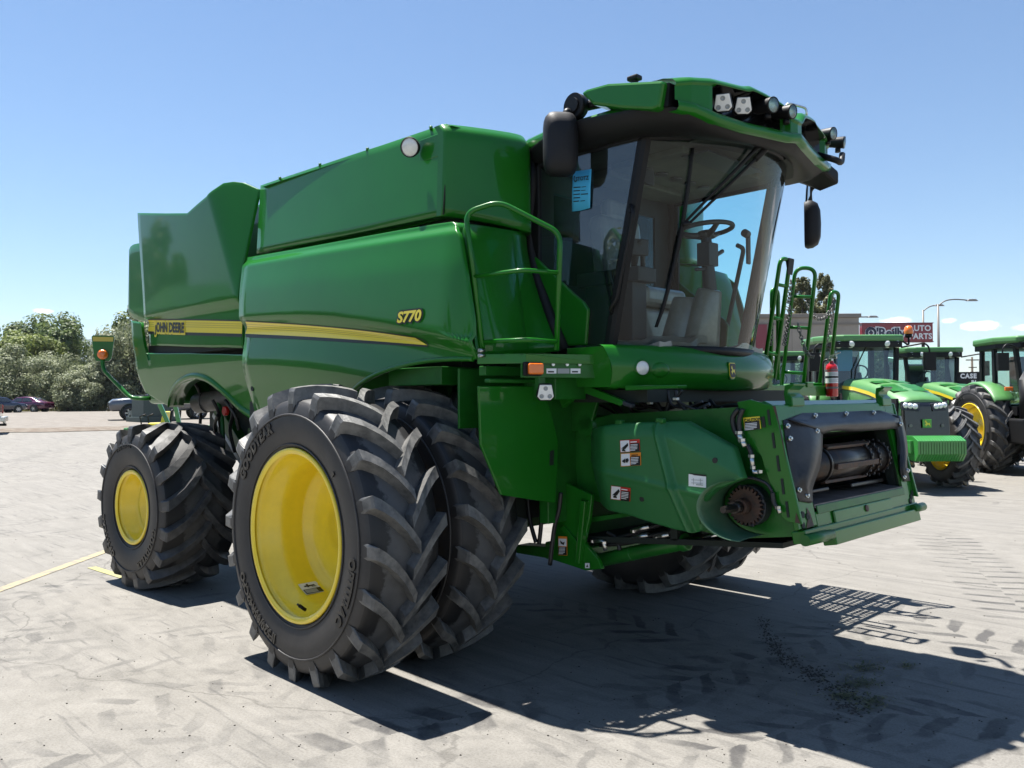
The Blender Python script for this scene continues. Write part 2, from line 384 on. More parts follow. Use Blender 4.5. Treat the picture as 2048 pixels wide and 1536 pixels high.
# ------------------------------------------------------------------ ground: one sheet that rises gently towards the back left
def gz(x, y):
    d = math.hypot(x-4.7, y+5)
    b = math.atan2(y+5, x-4.7)             # bearing
    k = max(0, min(1, (b-R_(133))/R_(14))) # left of the machine
    return k*(max(0, min(d, 57)-14)*.0175+max(0, min(d, 90)-57)*.002)
def track_node_ground():
    m, N, L, B = nodes('worn_pale_asphalt')
    tc = N.new('ShaderNodeTexCoord')
    def mth(op, a, b=None, c=None, clamp=False):
        n = N.new('ShaderNodeMath'); n.operation = op; n.use_clamp = clamp
        for i, q in enumerate((a, b, c)):
            if q is None: continue
            if isinstance(q, (int, float)): n.inputs[i].default_value = q
            else: L.new(q, n.inputs[i])
        return n.outputs[0]
    def noise_(vec, scale, detail=5, rough=.6, w=None):
        n = N.new('ShaderNodeTexNoise'); n.inputs['Scale'].default_value = scale; n.inputs['Detail'].default_value = detail; n.inputs['Roughness'].default_value = rough
        L.new(vec, n.inputs['Vector']); return n.outputs['Fac']
    def mapped(rot, sc, loc=(0, 0, 0)):
        n = N.new('ShaderNodeMapping'); n.inputs['Rotation'].default_value = (0, 0, R_(rot)); n.inputs['Scale'].default_value = sc; n.inputs['Location'].default_value = loc
        L.new(tc.outputs['Object'], n.inputs['Vector']); return n.outputs[0]
    def rng(v, a, b, c=0., d=1.):
        n = N.new('ShaderNodeMapRange'); L.new(v, n.inputs['Value'])
        for k, q in zip(('From Min', 'From Max', 'To Min', 'To Max'), (a, b, c, d)): n.inputs[k].default_value = q
        return n.outputs[0]
    def mixc(f, a, b):
        n = N.new('ShaderNodeMixRGB'); L.new(f, n.inputs[0])
        for i, q in ((1, a), (2, b)):
            if isinstance(q, tuple): n.inputs[i].default_value = rgb(*q)
            else: L.new(q, n.inputs[i])
        return n.outputs[0]
    ob = mapped(0, (1, 1, 1))
    big = noise_(ob, .35, 6); mid = noise_(ob, 2.6, 8, .7); fine = noise_(ob, 70, 6, .8)
    streak = noise_(mapped(-38, (.55, 5.5, 1)), 1.5, 7, .65)
    streak2 = noise_(mapped(-45, (.9, 12, 1)), 1.3, 4, .6)
    col = mixc(rng(mid, .35, .68), (.148, .140, .125), (.220, .209, .188))
    col = mixc(rng(big, .35, .65), col, mixc(rng(streak, .35, .65), (.150, .143, .130), (.208, .198, .180)))
    sep = N.new('ShaderNodeSeparateXYZ'); L.new(tc.outputs['Object'], sep.inputs[0]); ox, oy = sep.outputs[0], sep.outputs[1]
    wob = mth('MULTIPLY_ADD', noise_(ob, 3.2, 4), .22, -.11)
    def line_track(x0, y0, deg, width, pitch, k, duty, strength, seed, length=None):
        c, s = math.cos(R_(deg)), math.sin(R_(deg))
        u = mth('ADD', mth('MULTIPLY', mth('SUBTRACT', ox, x0), c), mth('MULTIPLY', mth('SUBTRACT', oy, y0), s))
        v = mth('SUBTRACT', mth('MULTIPLY', mth('SUBTRACT', oy, y0), c), mth('MULTIPLY', mth('SUBTRACT', ox, x0), s))
        r = chev(u, mth('ADD', v, wob), width, pitch, k, duty, strength, seed)
        if length: r = mth('MULTIPLY', r, mth('MULTIPLY', rng(u, -.1, .25), rng(u, length+.1, length-.25)))
        return r
    def arc_track(cx, cy, r, width, pitch, k, duty, strength, seed):
        dx, dy = mth('SUBTRACT', ox, cx), mth('SUBTRACT', oy, cy)
        rad = mth('SQRT', mth('ADD', mth('MULTIPLY', dx, dx), mth('MULTIPLY', dy, dy)))
        u = mth('MULTIPLY', mth('ARCTAN2', dy, dx), r)
        return chev(u, mth('ADD', mth('SUBTRACT', rad, r), wob), width, pitch, k, duty, strength, seed)
    def chev(u, v, width, pitch, k, duty, strength, seed):
        av = mth('ABSOLUTE', v)
        side = mth('MULTIPLY', mth('GREATER_THAN', v, 0), .5)
        ph = mth('FRACT', mth('ADD', mth('DIVIDE', mth('ADD', u, mth('MULTIPLY', av, k)), pitch), side))
        bar = mth('ABSOLUTE', mth('SUBTRACT', ph, .5))
        bar = rng(bar, duty, duty-.07)
        ins = rng(av, width/2, width/2-.05)
        n = N.new('ShaderNodeTexNoise'); n.inputs['Scale'].default_value = .9; n.inputs['Detail'].default_value = 6; n.inputs['Roughness'].default_value = .7
        L.new(mapped(seed*31, (1, 1, 1), (seed*7.3, seed*3.1, 0)), n.inputs['Vector'])
        br = rng(n.outputs['Fac'], .38 if seed > 20 else .47, .60 if seed > 20 else .72, 0, strength)
        return mth('MULTIPLY', mth('MULTIPLY', bar, ins), br, clamp=True)
    marks = None
    for t in (('l', 0, -3.15, 4, .55, .30, .9, .22, .75, 1), ('l', 0, -2.5, -6, .5, .24, .9, .2, .7, 2),
              ('l', 1.5, -3.9, 20, .6, .34, .8, .2, .85, 3), ('a', 2.2, -8.2, 6.9, .62, .30, .9, .2, .9, 4), ('a', 2.2, -8.2, 6.0, .55, .27, .9, .2, .8, 5),
              ('a', 3.2, -9.5, 9.6, .6, .31, .9, .2, .9, 6), ('a', 6.5, -6.5, 6.7, .55, .26, .9, .2, .9, 7), ('a', 8.5, -9.0, 11.2, .6, .3, .9, .2, .9, 14), ('l', -4, -3.3, 12, .6, .33, .8, .22, .7, 8),
              ('l', -3, -4.2, 35, .6, .33, .8, .22, .6, 9), ('l', 3, 1.2, 60, .6, .3, .9, .22, .95, 10), ('l', 4.5, 3.4, 40, .6, .3, .8, .2, .9, 11),
              ('l', -6, -1, 80, .7, .4, .8, .2, .8, 12), ('l', -9, -3, 55, .7, .4, .8, .2, .8, 13)):
        q = line_track(*t[1:]) if t[0] == 'l' else arc_track(*t[1:])
        marks = q if marks is None else mth('MAXIMUM', marks, q)
    def px_track(p, q, width, pitch, k, duty, strength, seed):
        a, b = at(*p, Z=0), at(*q, Z=0); d = b-a
        return line_track(a.x, a.y, math.degrees(math.atan2(d.y, d.x)), width, pitch, k, duty, strength, seed, (a-b).length)
    bold = None
    for t in (((1880, 1070), (2080, 1250), .75, .26, .12, .17, 1, 21), ((1690, 1190), (2100, 1330), .62, .30, .75, .2, .95, 22), ((1240, 1400), (1720, 1250), .58, .30, .9, .22, .95, 23),
              ((560, 1530), (1060, 1395), .60, .33, .35, .24, 1, 24), ((1290, 1340), (1640, 1305), .40, .27, .3, .22, 1, 25), ((1500, 1420), (2048, 1440), .60, .31, .9, .22, .95, 26),
              ((1330, 1520), (1800, 1420), .58, .3, .9, .17, 1, 27), ((-40, 1215), (215, 1150), .45, .28, .2, .2, .9, 28), ((-40, 1300), (170, 1235), .5, .3, .7, .22, .8, 29),
              ((1020, 1190), (1420, 1290), .6, .3, .9, .2, .95, 30), ((150, 1440), (520, 1330), .55, .34, .5, .17, .55, 31), ((1000, 1530), (1400, 1460), .6, .32, .8, .15, .5, 32), ((-60, 960), (190, 900), .6, .35, .8, .2, .7, 33)):
        q = px_track(*t); bold = q if bold is None else mth('MAXIMUM', bold, q)
    lean = rng(streak2, .58, .68, 0, .6)
    far = mth('MAXIMUM', marks, lean)
    col = mixc(mth('MULTIPLY', far, .7), col, (.04, .039, .04))
    col = mixc(mth('MULTIPLY', bold, .72), col, (.022, .022, .025))
    # hairline cracks
    vo = N.new('ShaderNodeTexVoronoi'); vo.feature = 'DISTANCE_TO_EDGE'; vo.inputs['Scale'].default_value = .16
    ad = N.new('ShaderNodeMixRGB'); ad.blend_type = 'ADD'; ad.inputs[0].default_value = .9
    nn = N.new('ShaderNodeTexNoise'); nn.inputs['Scale'].default_value = .8; nn.inputs['Detail'].default_value = 9; L.new(ob, nn.inputs['Vector'])
    L.new(ob, ad.inputs[1]); L.new(nn.outputs['Color'], ad.inputs[2]); L.new(ad.outputs[0], vo.inputs['Vector'])
    crack = rng(vo.outputs['Distance'], .0018, .0004, 0, .36)
    col = mixc(crack, col, (.03, .027, .024))
    # oil spots and grit
    sp = noise_(ob, 7, 2, .5); col = mixc(rng(sp, .70, .78, 0, .5), col, (.07, .068, .066))
    g2 = N.new('ShaderNodeMixRGB'); g2.blend_type = 'MULTIPLY'; L.new(rng(fine, .32, .55, .7, 0), g2.inputs[0]); L.new(col, g2.inputs[1]); g2.inputs[2].default_value = (.5, .48, .45, 1)
    L.new(g2.outputs[0], B.inputs['Base Color'])
    B.inputs['Roughness'].default_value = .82; B.inputs['Specular IOR Level'].default_value = .3
    bp = N.new('ShaderNodeBump'); bp.inputs['Strength'].default_value = .45; bp.inputs['Distance'].default_value = .006
    hh = mth('ADD', fine, mth('MULTIPLY', mid, 1.5)); L.new(hh, bp.inputs['Height']); L.new(bp.outputs[0], B.inputs['Normal'])
    return m
M['asphalt'] = track_node_ground()
M['gravel'] = mat('gravel_lot', (.125, .11, .092), .9, c2=(.175, .157, .135), vscale=1.6, bump=.4, bscale=30)
M['dirt'] = mat('dry_dirt', (.09, .064, .043), .95, c2=(.155, .134, .106), vscale=2.2, lo=.42, hi=.6)
M['dry_grass'] = mat('dry_grass_ground', (.14, .125, .06), .95, c2=(.085, .09, .04), vscale=1.2)
M['field'] = mat('field', (.16, .17, .08), .95, c2=(.26, .23, .14), vscale=.05)
def polar_sheet(name, ds, bs, mat_, lift=0.0):
    mb = MB()
    rows = []
    for d in ds:
        row = []
        for b in bs:
            x = 4.7+d*math.cos(R_(b)); y = -5+d*math.sin(R_(b)); row.append((x, y, gz(x, y)+lift))
        rows.append(row)
    mb.grid(rows, smooth=True)
    return tag(obj(name, mb, mat_), None, kind='structure')
full = [i*5 for i in range(73)]
polar_sheet("ground", [.05, 2, 4, 7, 10, 12, 14, 16, 18, 20, 24, 28, 33, 40, 50, 60, 75, 90, 100, 160, 400, 1500, 4300], full, "asphalt")
left = [120+i*1.0 for i in range(70)]
def edge_sheet(name, d0, d1, mat_, lift, amp, seed):
    mb = MB(); rows = []
    for k in range(9):
        row = []
        for b in left:
            n = noise.noise(Vector((b*.35, seed, 0)))*amp + noise.noise(Vector((b*1.3, seed, 4)))*amp*.4
            n2 = noise.noise(Vector((b*.3, seed+9, 0)))*amp
            d = (d0+n)*(1-k/8)+(d1+n2)*k/8
            x = 4.7+d*math.cos(R_(b)); y = -5+d*math.sin(R_(b)); row.append((x, y, gz(x, y)+lift))
        rows.append(row)
    mb.grid(rows); return tag(obj(name, mb, mat_), None, kind='structure')
edge_sheet('gravel_lot', 43, 97, 'gravel', .012, 1.6, 1)
edge_sheet('dirt_strip', 40.6, 44.6, 'dirt', .02, .9, 5)
edge_sheet('grass_verge', 93, 116, 'dry_grass', .03, 1.2, 8)
edge_sheet('field', 115, 420, 'field', .04, 2, 9)
# painted parking lines on the near-left asphalt
M['line_paint'] = mat('worn_yellow_line', (.27, .225, .13), .8, c2=(.17, .155, .125), vscale=9, lo=.45, hi=.62)
def paint(name, p, q, w, mat_='line_paint'):
    a, b = at(*p, Z=0), at(*q, Z=0); d = (b-a).normalized(); nrm = Vector((-d.y, d.x, 0))*w/2
    rows = []
    for i in range(25):
        c = a.lerp(b, i/24); z = gz(c.x, c.y)+.005; rows.append([Vector((c.x+nrm.x, c.y+nrm.y, z)), Vector((c.x-nrm.x, c.y-nrm.y, z))])
    tag(obj(name, MB().grid(rows, smooth=False), mat_), None, kind='structure')
M['line_lime'] = mat('bright_yellow_line', (.27, .255, .10), .8, c2=(.17, .16, .115), vscale=9, lo=.5, hi=.66)
paint('road_line', (-260, 1275), (216, 1101), .12)
paint('road_line', (183, 1135), (250, 1156), .09, 'line_lime')
# ------------------------------------------------------------------ wheels
def arc_text(mb, s, R, th, size, y, bold=.0, spacing=1.0, dy=.004, rise=None):
    vs, fs = text_mesh(s, size, .004, bold, spacing=spacing)
    out = []
    for v in vs:
        r = R+v.y-size*.35; t = th-v.x/R
        out.append((r*math.cos(t), y(r)-v.z-dy if callable(y) else y-v.z-dy, r*math.sin(t)))
    mb.add(out, fs)
def tyre(R, W, rr, n, h, sg, texts=(), A=.27, wl=.034, crown=.02):
    """carcass, lugs and raised lettering; axis along y, outer face towards -y"""
    mb = MB(); s = R-h; b = rr; H = s-b
    half = [(-.40, b-.02), (-.445, b+.0), (-.475, b+.03), (-.505, b+.25*H), (-.52, b+.45*H), (-.515, b+.62*H), (-.495, b+.78*H), (-.472, b+.9*H-.01), (-.43, s-crown*1.6), (-.3, s-crown*.7), (-.12, s-crown*.1), (0, s)]
    prof = [(y*W, r) for y, r in half]+[(-y*W, r) for y, r in half[-2::-1]]
    k = len(prof); cut = 7
    mb.mat(0).lathe(prof[:cut+1], n=96); mb.mat(1).lathe(prof[cut:k-cut], n=96); mb.mat(0).lathe(prof[k-cut-1:], n=96)
    def carc(y):
        y = -abs(y)/W
        for (a, ra), (c, rc) in zip(half, half[1:]):
            if a <= y <= c and c > a and a > -.53 and ra > b+.4*H: return ra+(rc-ra)*(y-a)/(c-a)
        return half[6][1]
    st = [(-.512, b+.66*H, b+.66*H+.006, .6), (-.508, b+.78*H, b+.80*H+.012, .85), (-.497, b+.86*H, R-.052, 1.0), (-.482, None, R-.030, 1.05), (-.40, None, R-.020, 1.0), (-.28, None, R-.009, .92), (-.15, None, R-.003, .88), (-.03, None, R, .9), (.045, None, R, .95)]
    for side in (-1, 1):
        for i in range(n):
            t0 = 2*math.pi*(i+(.5 if side > 0 else 0))/n
            rings = []
            for (yy, rb, rt, wk) in st:
                q = max(0, (yy+.49)/.49)
                ph = t0+sg*A*(.55*q+.45*q*q)
                y = yy*W; rb_ = (carc(y) if rb is None else rb)-.012
                wt = wl*wk/R; wb = (wl*wk+.018*min(1, (rt-rb_)/.04))/R
                y2 = -side*y if side > 0 else y
                ring = []
                for (a, r) in ((-wb, rb_), (-wt, rt), (wt, rt), (wb, rb_)):
                    ring.append((r*math.sin(ph+a), y2, r*math.cos(ph+a)))
                rings.append(ring)
            vs = [p for r_ in rings for p in r_]; fs = []
            for j in range(len(rings)-1):
                for c in range(3): fs.append((j*4+c, j*4+c+1, (j+1)*4+c+1, (j+1)*4+c))
            e = (len(rings)-1)*4
            mb.mat(0).add(vs[:12], [f for f in fs[:3]])
            mb.mat(3).add(vs[4:], [tuple(x-4 for x in f) for f in fs[3:]]+[(e-4, e-3, e-2, e-1)])
    mb.mat(0).smooth = True
    # bead ring and ribs on the sidewall
    for rad, y, rt in ((b+.10*H, -.487*W, .006), (b+.64*H, -.517*W, .007)):
        mb.tube([(rad*math.cos(2*math.pi*i/72), y, rad*math.sin(2*math.pi*i/72)) for i in range(72)], rt, n=6, closed=True)
    mb.smooth = False
    def face(r):
        for (a, ra), (c, rc) in zip(half[2:], half[3:]):
            if ra <= r <= rc: return (a+(c-a)*(r-ra)/(rc-ra))*W
        return -.5*W
    mb.mat(2)
    for (tx, rad, th, size, bold, sp) in texts: arc_text(mb, tx, b+rad*H, R_(th), size, face, bold, sp)
    return mb.mesh('tyre')
def rim(rr, W, off, flip=1):
    mb = MB(); w = .47*W
    # off = y of the disc from the tyre centre
    prof = [(-w+.0, rr-.03), (-w-.012, rr-.012), (-w-.012, rr+.006), (-w+.004, rr+.012), (-w+.012, rr+.0), (-w+.016, rr-.018), (-w+.05, rr-.032), (-w+.11, rr-.05), (-w+.14, rr-.085), (-w+.20, rr-.095)]
    prof += [(off-.06, rr-.10), (off-.045, rr-.105), (off-.03, rr-.135), (off-.012, rr-.15), (off, rr-.165), (off+.004, rr-.3), (off+.004, .14), (off-.02, .13), (off-.02, .0)]
    mb.lathe(prof, n=72)
    mb.lathe([(off+.02, rr-.16), (off+.06, rr-.1), (w-.15, rr-.06), (w-.02, rr-.03), (w+.01, rr+.01)], n=72)
    mb.lathe([(off+.02, rr-.16), (off+.02, 0)], n=72)
    return mb.mesh('rim')
TXT = (('GOODYEAR', .50, 131, .098, .006, 1.06), ('OPTITRAC', .47, -22, .088, .005, 1.08), ('IF520/85R42CFO', .50, 231, .082, .004, 1.05), ('II', .3, 40, .04, .003, 1))
front_tyre = tyre(.968, .52, .545, 20, .072, +1, TXT, wl=.036)
front_rim = rim(.547, .52, .13)
inner_rim = rim(.547, .52, -.16)
rear_tyre = tyre(.80, .75, .35, 17, .06, -1, (('750/65R26', .62, 100, .07, .003, 1.05), ('GOODYEAR', .56, -42, .08, .004, 1.3), ('OPTITRAC', .56, 215, .08, .004, 1.3)), A=.42, wl=.046, crown=.03)
rear_rim = rim(.345, .75, -.12)
def wheel(name, tm, rm, parent, loc, rz=0, tread='tread', rz2=0):
    t = bpy.data.objects.new(name, None); COL.objects.link(t); t.parent = parent; t.location = loc; t.rotation_euler = (0, rz2, rz)
    a = obj('tyre', tm, ['sidewall', tread, 'letter', tread.replace('tread', 'lug')], t, bevel=.003, seg=1, angle=40)
    obj('rim', rm, 'yellow', t)
    return t
combine = thing('combine_harvester', 'big green combine harvester with yellow wheel rims and dual front tyres', 'combine', (0, 0, 0))
FZ = .925
w1 = wheel('front_wheel', front_tyre, front_rim, combine, (0, -2.065, FZ)); w1['label'] = 'outer front wheel with a deep dished yellow rim'
wheel('front_wheel', front_tyre, inner_rim, combine, (0, -1.385, FZ), rz2=.12)
wheel('front_wheel', front_tyre, inner_rim, combine, (0, 1.385, FZ), math.pi, rz2=.05)
wheel('front_wheel', front_tyre, front_rim, combine, (0, 2.065, FZ), math.pi, rz2=.2)
wheel('rear_wheel', rear_tyre, rear_rim, combine, (-3.433, -1.72, .775), .066, 'tread_new')
wheel('rear_wheel', rear_tyre, rear_rim, combine, (-3.433, 1.72, .775), math.pi+.066, 'tread_new')
wr = MB()
for i in range(4): pass
# warning sticker and valve stem in the well of the outer rim
def rim_sticker():
    mb = MB(); r = .454
    def p(a, y): return (r*math.cos(a)*.992, y, r*math.sin(a)*.992)
    a0 = R_(246)
    for mi, (u0, u1, y0, y1) in ((0, (-.15, .13, -.20, -.06)), (1, (-.005, .12, -.195, -.065)), (2, (.01, .11, -.19, -.10)), (1, (-.12, -.045, -.15, -.135)), (1, (-.09, -.06, -.17, -.09)), (2, (-.055, -.03, -.12, -.085))):
        rows = [[(r*(.985-.004*mi)*math.cos(a0+u0+(u1-u0)*i/6), y, r*(.985-.004*mi)*math.sin(a0+u0+(u1-u0)*i/6)) for y in (y0+.125, y1+.125)] for i in range(7)]
        mb.mat(mi).grid(rows)
    return mb
# ------------------------------------------------------------------ combine: body shell
def sm(a, b, x):
    t = max(0, min(1, (x-a)/(b-a))); return t*t*(3-2*t)
def skin(top, bot, prof, nu=24, nv=14, thick=.03, smooth_t=False, smooth_b=False, roll=.009, sym=True, mid=None):
    """sheet-metal panel between two outlines (photo survey points), bent to y = prof(x, z), with rolled edges and a thickness"""
    T = [on(u, v, prof) for u, v in top]; B = [on(u, v, prof) for u, v in bot]
    T = resample(T, nu, smooth_t); B = resample(B, nu, smooth_b)
    rows = []
    for j in range(nv):
        t = j/(nv-1); row = []
        for i in range(nu):
            p = B[i].lerp(T[i], t)
            p.y = prof(p.x, p.z); row.append(p)
        rows.append(row)
    return close_panel(rows, thick, roll, sym)
def close_panel(rows, thick=.03, roll=.018, sym=True):
    r, c = len(rows), len(rows[0])
    mb = MB(); mb.grid(rows)
    ed = [(0, j) for j in range(c)]+[(i, c-1) for i in range(1, r)]+[(r-1, j) for j in range(c-2, -1, -1)]+[(i, 0) for i in range(r-2, 0, -1)]
    ctr = sum((Vector(p) for row in rows for p in row), Vector())/(r*c)
    ring = [Vector(rows[i][j]) for i, j in ed]; n = len(ring)
    def off(p, d, s):
        q = p-(p-ctr).normalized()*s; q.y = p.y+d; return q
    out = [(p.x+0, p.y, p.z) for p in ring]
    rings = [ring]
    for d, s in ((roll*.35, -roll*.45), (roll, -roll*.62), (thick, -roll*.6)):
        rings.append([off(p, d, s) for p in ring])
    mb.smooth = True
    for a, b in zip(rings, rings[1:]):
        mb.add(a+b, [(i, (i+1) % n, n+(i+1) % n, n+i) for i in range(n)])
    mb.smooth = False
    return mb
# --- profiles of the near (right-hand) side; y is negative outwards
def zc(x): return 2.50-.022*(x+1.9)-.035*(x+1.9)**2      # character line on the big shield
def y_shield(x, z):
    c = zc(x); y = -1.735
    up = max(0, z-c)
    y += .035*(up/.6)**1.5 if up > 0 else 0
    zt = 2.995-.041*(x+1.83); y += .012*sm(zt-.30, zt-.05, z)+.045*sm(zt-.075, zt+.005, z)**1.5
    dn = max(0, c-z)
    y += .055*sm(0, .10, dn)-.035*sm(.12, .42, dn)+.13*sm(.34, .95, dn)
    y += .17*max(0, (x-(.72 if z > c else .78)+.12*(z-2.1)*0)/.36)**2.4*(.6 if z > c else .42)      # front edge sweeps inwards
    y += .012*((x+.5)/1.4)**2
    return y
def y_rear(x, z):
    y = -1.70
    y -= .035*sm(2.6, 3.9, z)
    xc = -2.03-.46*(max(z, 2.62)-2.62); y += .66*(max(0, x-xc+.05)**2/(max(0, x-xc+.05)+.12))
    y += .05*sm(2.68, 2.60, z)-.0*sm(2.6, 2.4, z)
    y += .03*min(1.5, ((x+3.2)/1.2)**2)
    return y
def y_low(x, z):
    y = -1.70+.02*sm(2.45, 2.2, z)
    y += .17*sm(2.18, 1.55, z)
    y += .02*min(1.2, max(0, (-4.1-x)/.7))**2
    y += .035*sm(2.30, 2.16, z)*0
    return y
def y_tank(x, z): return -1.555+.012*((x+.6)/1.2)**2+.075*(z-3.0)
def y_tail(x, z): return -1.50+.4*min(1, max(0, (-4.55-x)/.6))**2

shield = skin([(495, 515), (600, 497), (700, 479), (800, 461), (870, 449), (905, 444), (917, 470), (930, 545), (944, 640), (950, 716)],
              [(512, 838), (600, 835), (690, 800), (712, 775), (740, 755), (775, 740), (815, 729), (860, 721), (905, 718), (946, 718)],
              y_shield, 60, 80)
pair('side_shield', shield, 'green', combine)
# lower hem of the shield: rolled lip round the wheel arch
lip = MB(); pts = [on(u, v, y_shield) for u, v in [(690, 800), (712, 775), (740, 755), (775, 740), (815, 729), (860, 721), (905, 718), (946, 718)]]
lip.tube(resample(pts, 30, True), .016, 8)
pair('wheel_arch_lip', lip, 'green', combine)
rear = skin([(275, 426), (330, 427), (374, 427), (394, 409), (413, 393), (431, 377), (446, 367), (466, 364), (486, 366), (517, 380)],
            [(299, 691), (330, 691), (360, 692), (385, 693), (404, 693), (420, 694), (436, 694), (450, 694), (466, 695), (485, 696)],
            y_rear, 73, 50)
pair('rear_side_panel', rear, 'green', combine)
low = skin([(262, 642), (282, 645), (292, 706), (330, 707), (380, 707), (410, 708), (440, 708), (470, 709), (484, 709), (489, 711)],
           [(290, 784), (318, 802), (340, 814), (347, 788), (362, 768), (390, 757), (420, 765), (452, 790), (485, 822), (512, 838)],
           y_low, 46, 40)
pair('rear_lower_panel', low, 'green', combine)
arch = MB(); pts = [on(u, v, y_low) for u, v in [(340, 814), (345, 792), (362, 768), (390, 757), (420, 765), (452, 790), (485, 822), (508, 838)]]
C_ = resample(pts, 30, True)
arch.grid([[p+Vector((0, -.03, .0)) for p in C_], [p+Vector((0, -.032, .045)) for p in C_], [p+Vector((0, .01, .07)) for p in C_]], back=(0, .02, -.004))
arch.grid([[p+Vector((0, -.03, 0)) for p in C_], [p+Vector((0, .14, -.0)) for p in C_]], back=(0, 0, .012))
pair('wheel_arch_lip', arch, 'green', combine)
# dark slot and jamb between the rear panels, and the seam down to the arch
slot = MB().bb(-4.25, -1.9, -1.60, -1.45, 2.25, 2.48).bb(-2.06, -1.86, -1.56, -1.2, 1.5, 3.0)
pair('panel_gap', slot, 'deep', combine)
tail = skin([(258, 500), (261, 493), (267, 489), (276, 487), (300, 487)], [(256, 626), (266, 636), (280, 641), (290, 643), (312, 645)], y_tail, 16, 10)
pair('tail_panel', tail, 'green', combine)
hood = MB().bb(-4.95, -4.2, -1.35, 1.35, 1.75, 3.42).bb(-5.02, -4.9, -1.2, 1.2, 2.7, 3.3)
obj('rear_hood', hood, 'green', combine, bevel=.06, seg=3)
ec = MB().bb(-4.1, -1.93, -1.36, 1.36, 2.9, 3.60)
obj('engine_cover', ec, 'green', combine, bevel=.03)
ws = MB().tube([(.588, -1.549, 3.0), (.588, -1.502, 3.60)], .0055, 6); obj('tank_seam', ws, 'deep', combine)
wp_ = MB().bb(.78, .80, -1.60, -.98, 1.60, 1.98); pair('wheel_well_panel', wp_, 'green_dull', combine, bevel=.004)
# --- grain tank
tank = skin([(521, 371), (640, 331), (760, 292), (830, 268), (890, 248)], [(513, 507), (610, 487), (740, 460), (820, 444), (885, 431)], y_tank, 24, 12, thick=.05)
pair('grain_tank_side', tank, 'green', combine)
TX = .585
fa = [Vector((TX+.005, -1.545, 3.60)), Vector((TX+.05, -1.50, 3.605)), Vector((TX+.14, -1.22, 3.615)), Vector((TX+.19, -.98, 3.62)), Vector((TX+.17, -.90, 3.60)), Vector((TX+.10, -.86, 3.57))]
fb = [Vector((TX-.025, -1.545, 3.0)), Vector((TX+.03, -1.50, 2.985)), Vector((TX+.15, -1.24, 2.96)), Vector((TX+.23, -1.02, 2.93)), Vector((TX+.215, -.94, 2.93)), Vector((TX+.12, -.88, 2.93))]
rows = []
for j in range(12):
    t = j/11; row = []
    A_, B_ = resample(fa, 22, True), resample(fb, 22, True)
    for a, b in zip(A_, B_):
        p = b.lerp(a, t); p.x -= .05*sm(.85, 1.0, t)**2; row.append(p)
    rows.append(row)
mb = MB().grid(rows, back=(-.05, .0, 0))
pair('grain_tank_front', mb, 'green', combine)
lid = MB()
lid.add([(-1.92, -1.52, 3.655), (TX+.03, -1.50, 3.59), (TX+.12, -.9, 3.58), (TX+.12, .9, 3.58), (TX+.03, 1.50, 3.59), (-1.92, 1.52, 3.655), (-1.92, 0, 3.70), (TX, 0, 3.66)],
        [(0, 1, 2, 7, 6), (6, 7, 3, 4, 5), (2, 3, 7)])
lid.bb(-1.9, TX, -1.46, 1.46, 3.0, 3.56)
obj('grain_tank_cover', lid, 'green', combine)
for k in range(5):
    pass
bolts = MB()
for u, v in ((560, 357), (640, 330), (735, 299), (862, 256)):
    p = at(u, v, Y=-1.5); bolts.cyl(p-Vector((0, 0, .01)), p+Vector((0, 0, .012)), .012, n=8)
obj_split('cover_bolt', bolts, 'green_dull', combine)
# lower front wall beside the cab: one curved sheet from the shield to the cab seal
wl_t = [at(908, 446, Y=-1.63), at(925, 446, Y=-1.58), at(970, 452, Y=-1.4), at(1030, 462, Y=-1.12), at(1046, 464, Y=-.98), at(1054, 470, Y=-.87)]
wl_m = [at(930, 560, Y=-1.63), at(948, 560, Y=-1.58), at(990, 560, Y=-1.4), at(1042, 560, Y=-1.10), at(1060, 560, Y=-.98), at(1070, 562, Y=-.90)]
wl_b = [at(953, 712, Y=-1.63), at(968, 712, Y=-1.58), at(1010, 712, Y=-1.4), at(1062, 708, Y=-1.14), at(1100, 704, Y=-1.0), at(1123, 702, Y=-.92)]
rows = []
Tt, Tm, Tb = resample(wl_t, 24, True), resample(wl_m, 24, True), resample(wl_b, 24, True)
for j in range(20):
    t = j/19
    row = [tb*(1-t)*(1-2*t)+tm*4*t*(1-t)+tt*t*(2*t-1) for tt, tm, tb in zip(Tt, Tm, Tb)]
    rows.append(row)
mb = MB().grid(rows, back=(-.03, .02, 0))
pair('front_wall_panel', mb, 'green', combine)
# raised field on that wall
def wall_pt(s, t):
    i = s*23; a = min(int(i), 22); f = i-a
    g = lambda L_: L_[a].lerp(L_[a+1], f)
    tb, tm, tt = g(Tb), g(Tm), g(Tt)
    return tb*(1-t)*(1-2*t)+tm*4*t*(1-t)+tt*t*(2*t-1)
rows = []
for j in range(16):
    t = .03+.93*j/15; row = []
    for i in range(14):
        s = .16+.42*i/13
        e = min(i, 13-i, j, 15-j); row.append(wall_pt(s, t)+Vector((.018, -.006, 0))*(0 if e == 0 else .8 if e == 1 else 1))
    rows.append(row)
mb = MB().grid(rows); pair('front_wall_field', mb, 'green', combine)
seal = MB(); seal.tube([Tb[-1]+Vector((.0, .03, 0)), wall_pt(1, .2)+Vector((-.0, .03, 0)), wall_pt(1, .5)+Vector((-.0, .03, 0)), wall_pt(1, .8)+Vector((0, .03, 0)), Tt[-1]+Vector((0, .03, .0)), Vector((.74, -.86, 3.3)), Vector((.72, -.84, 3.5))], .045, 8)
pair('cab_seal', seal, 'black', combine)
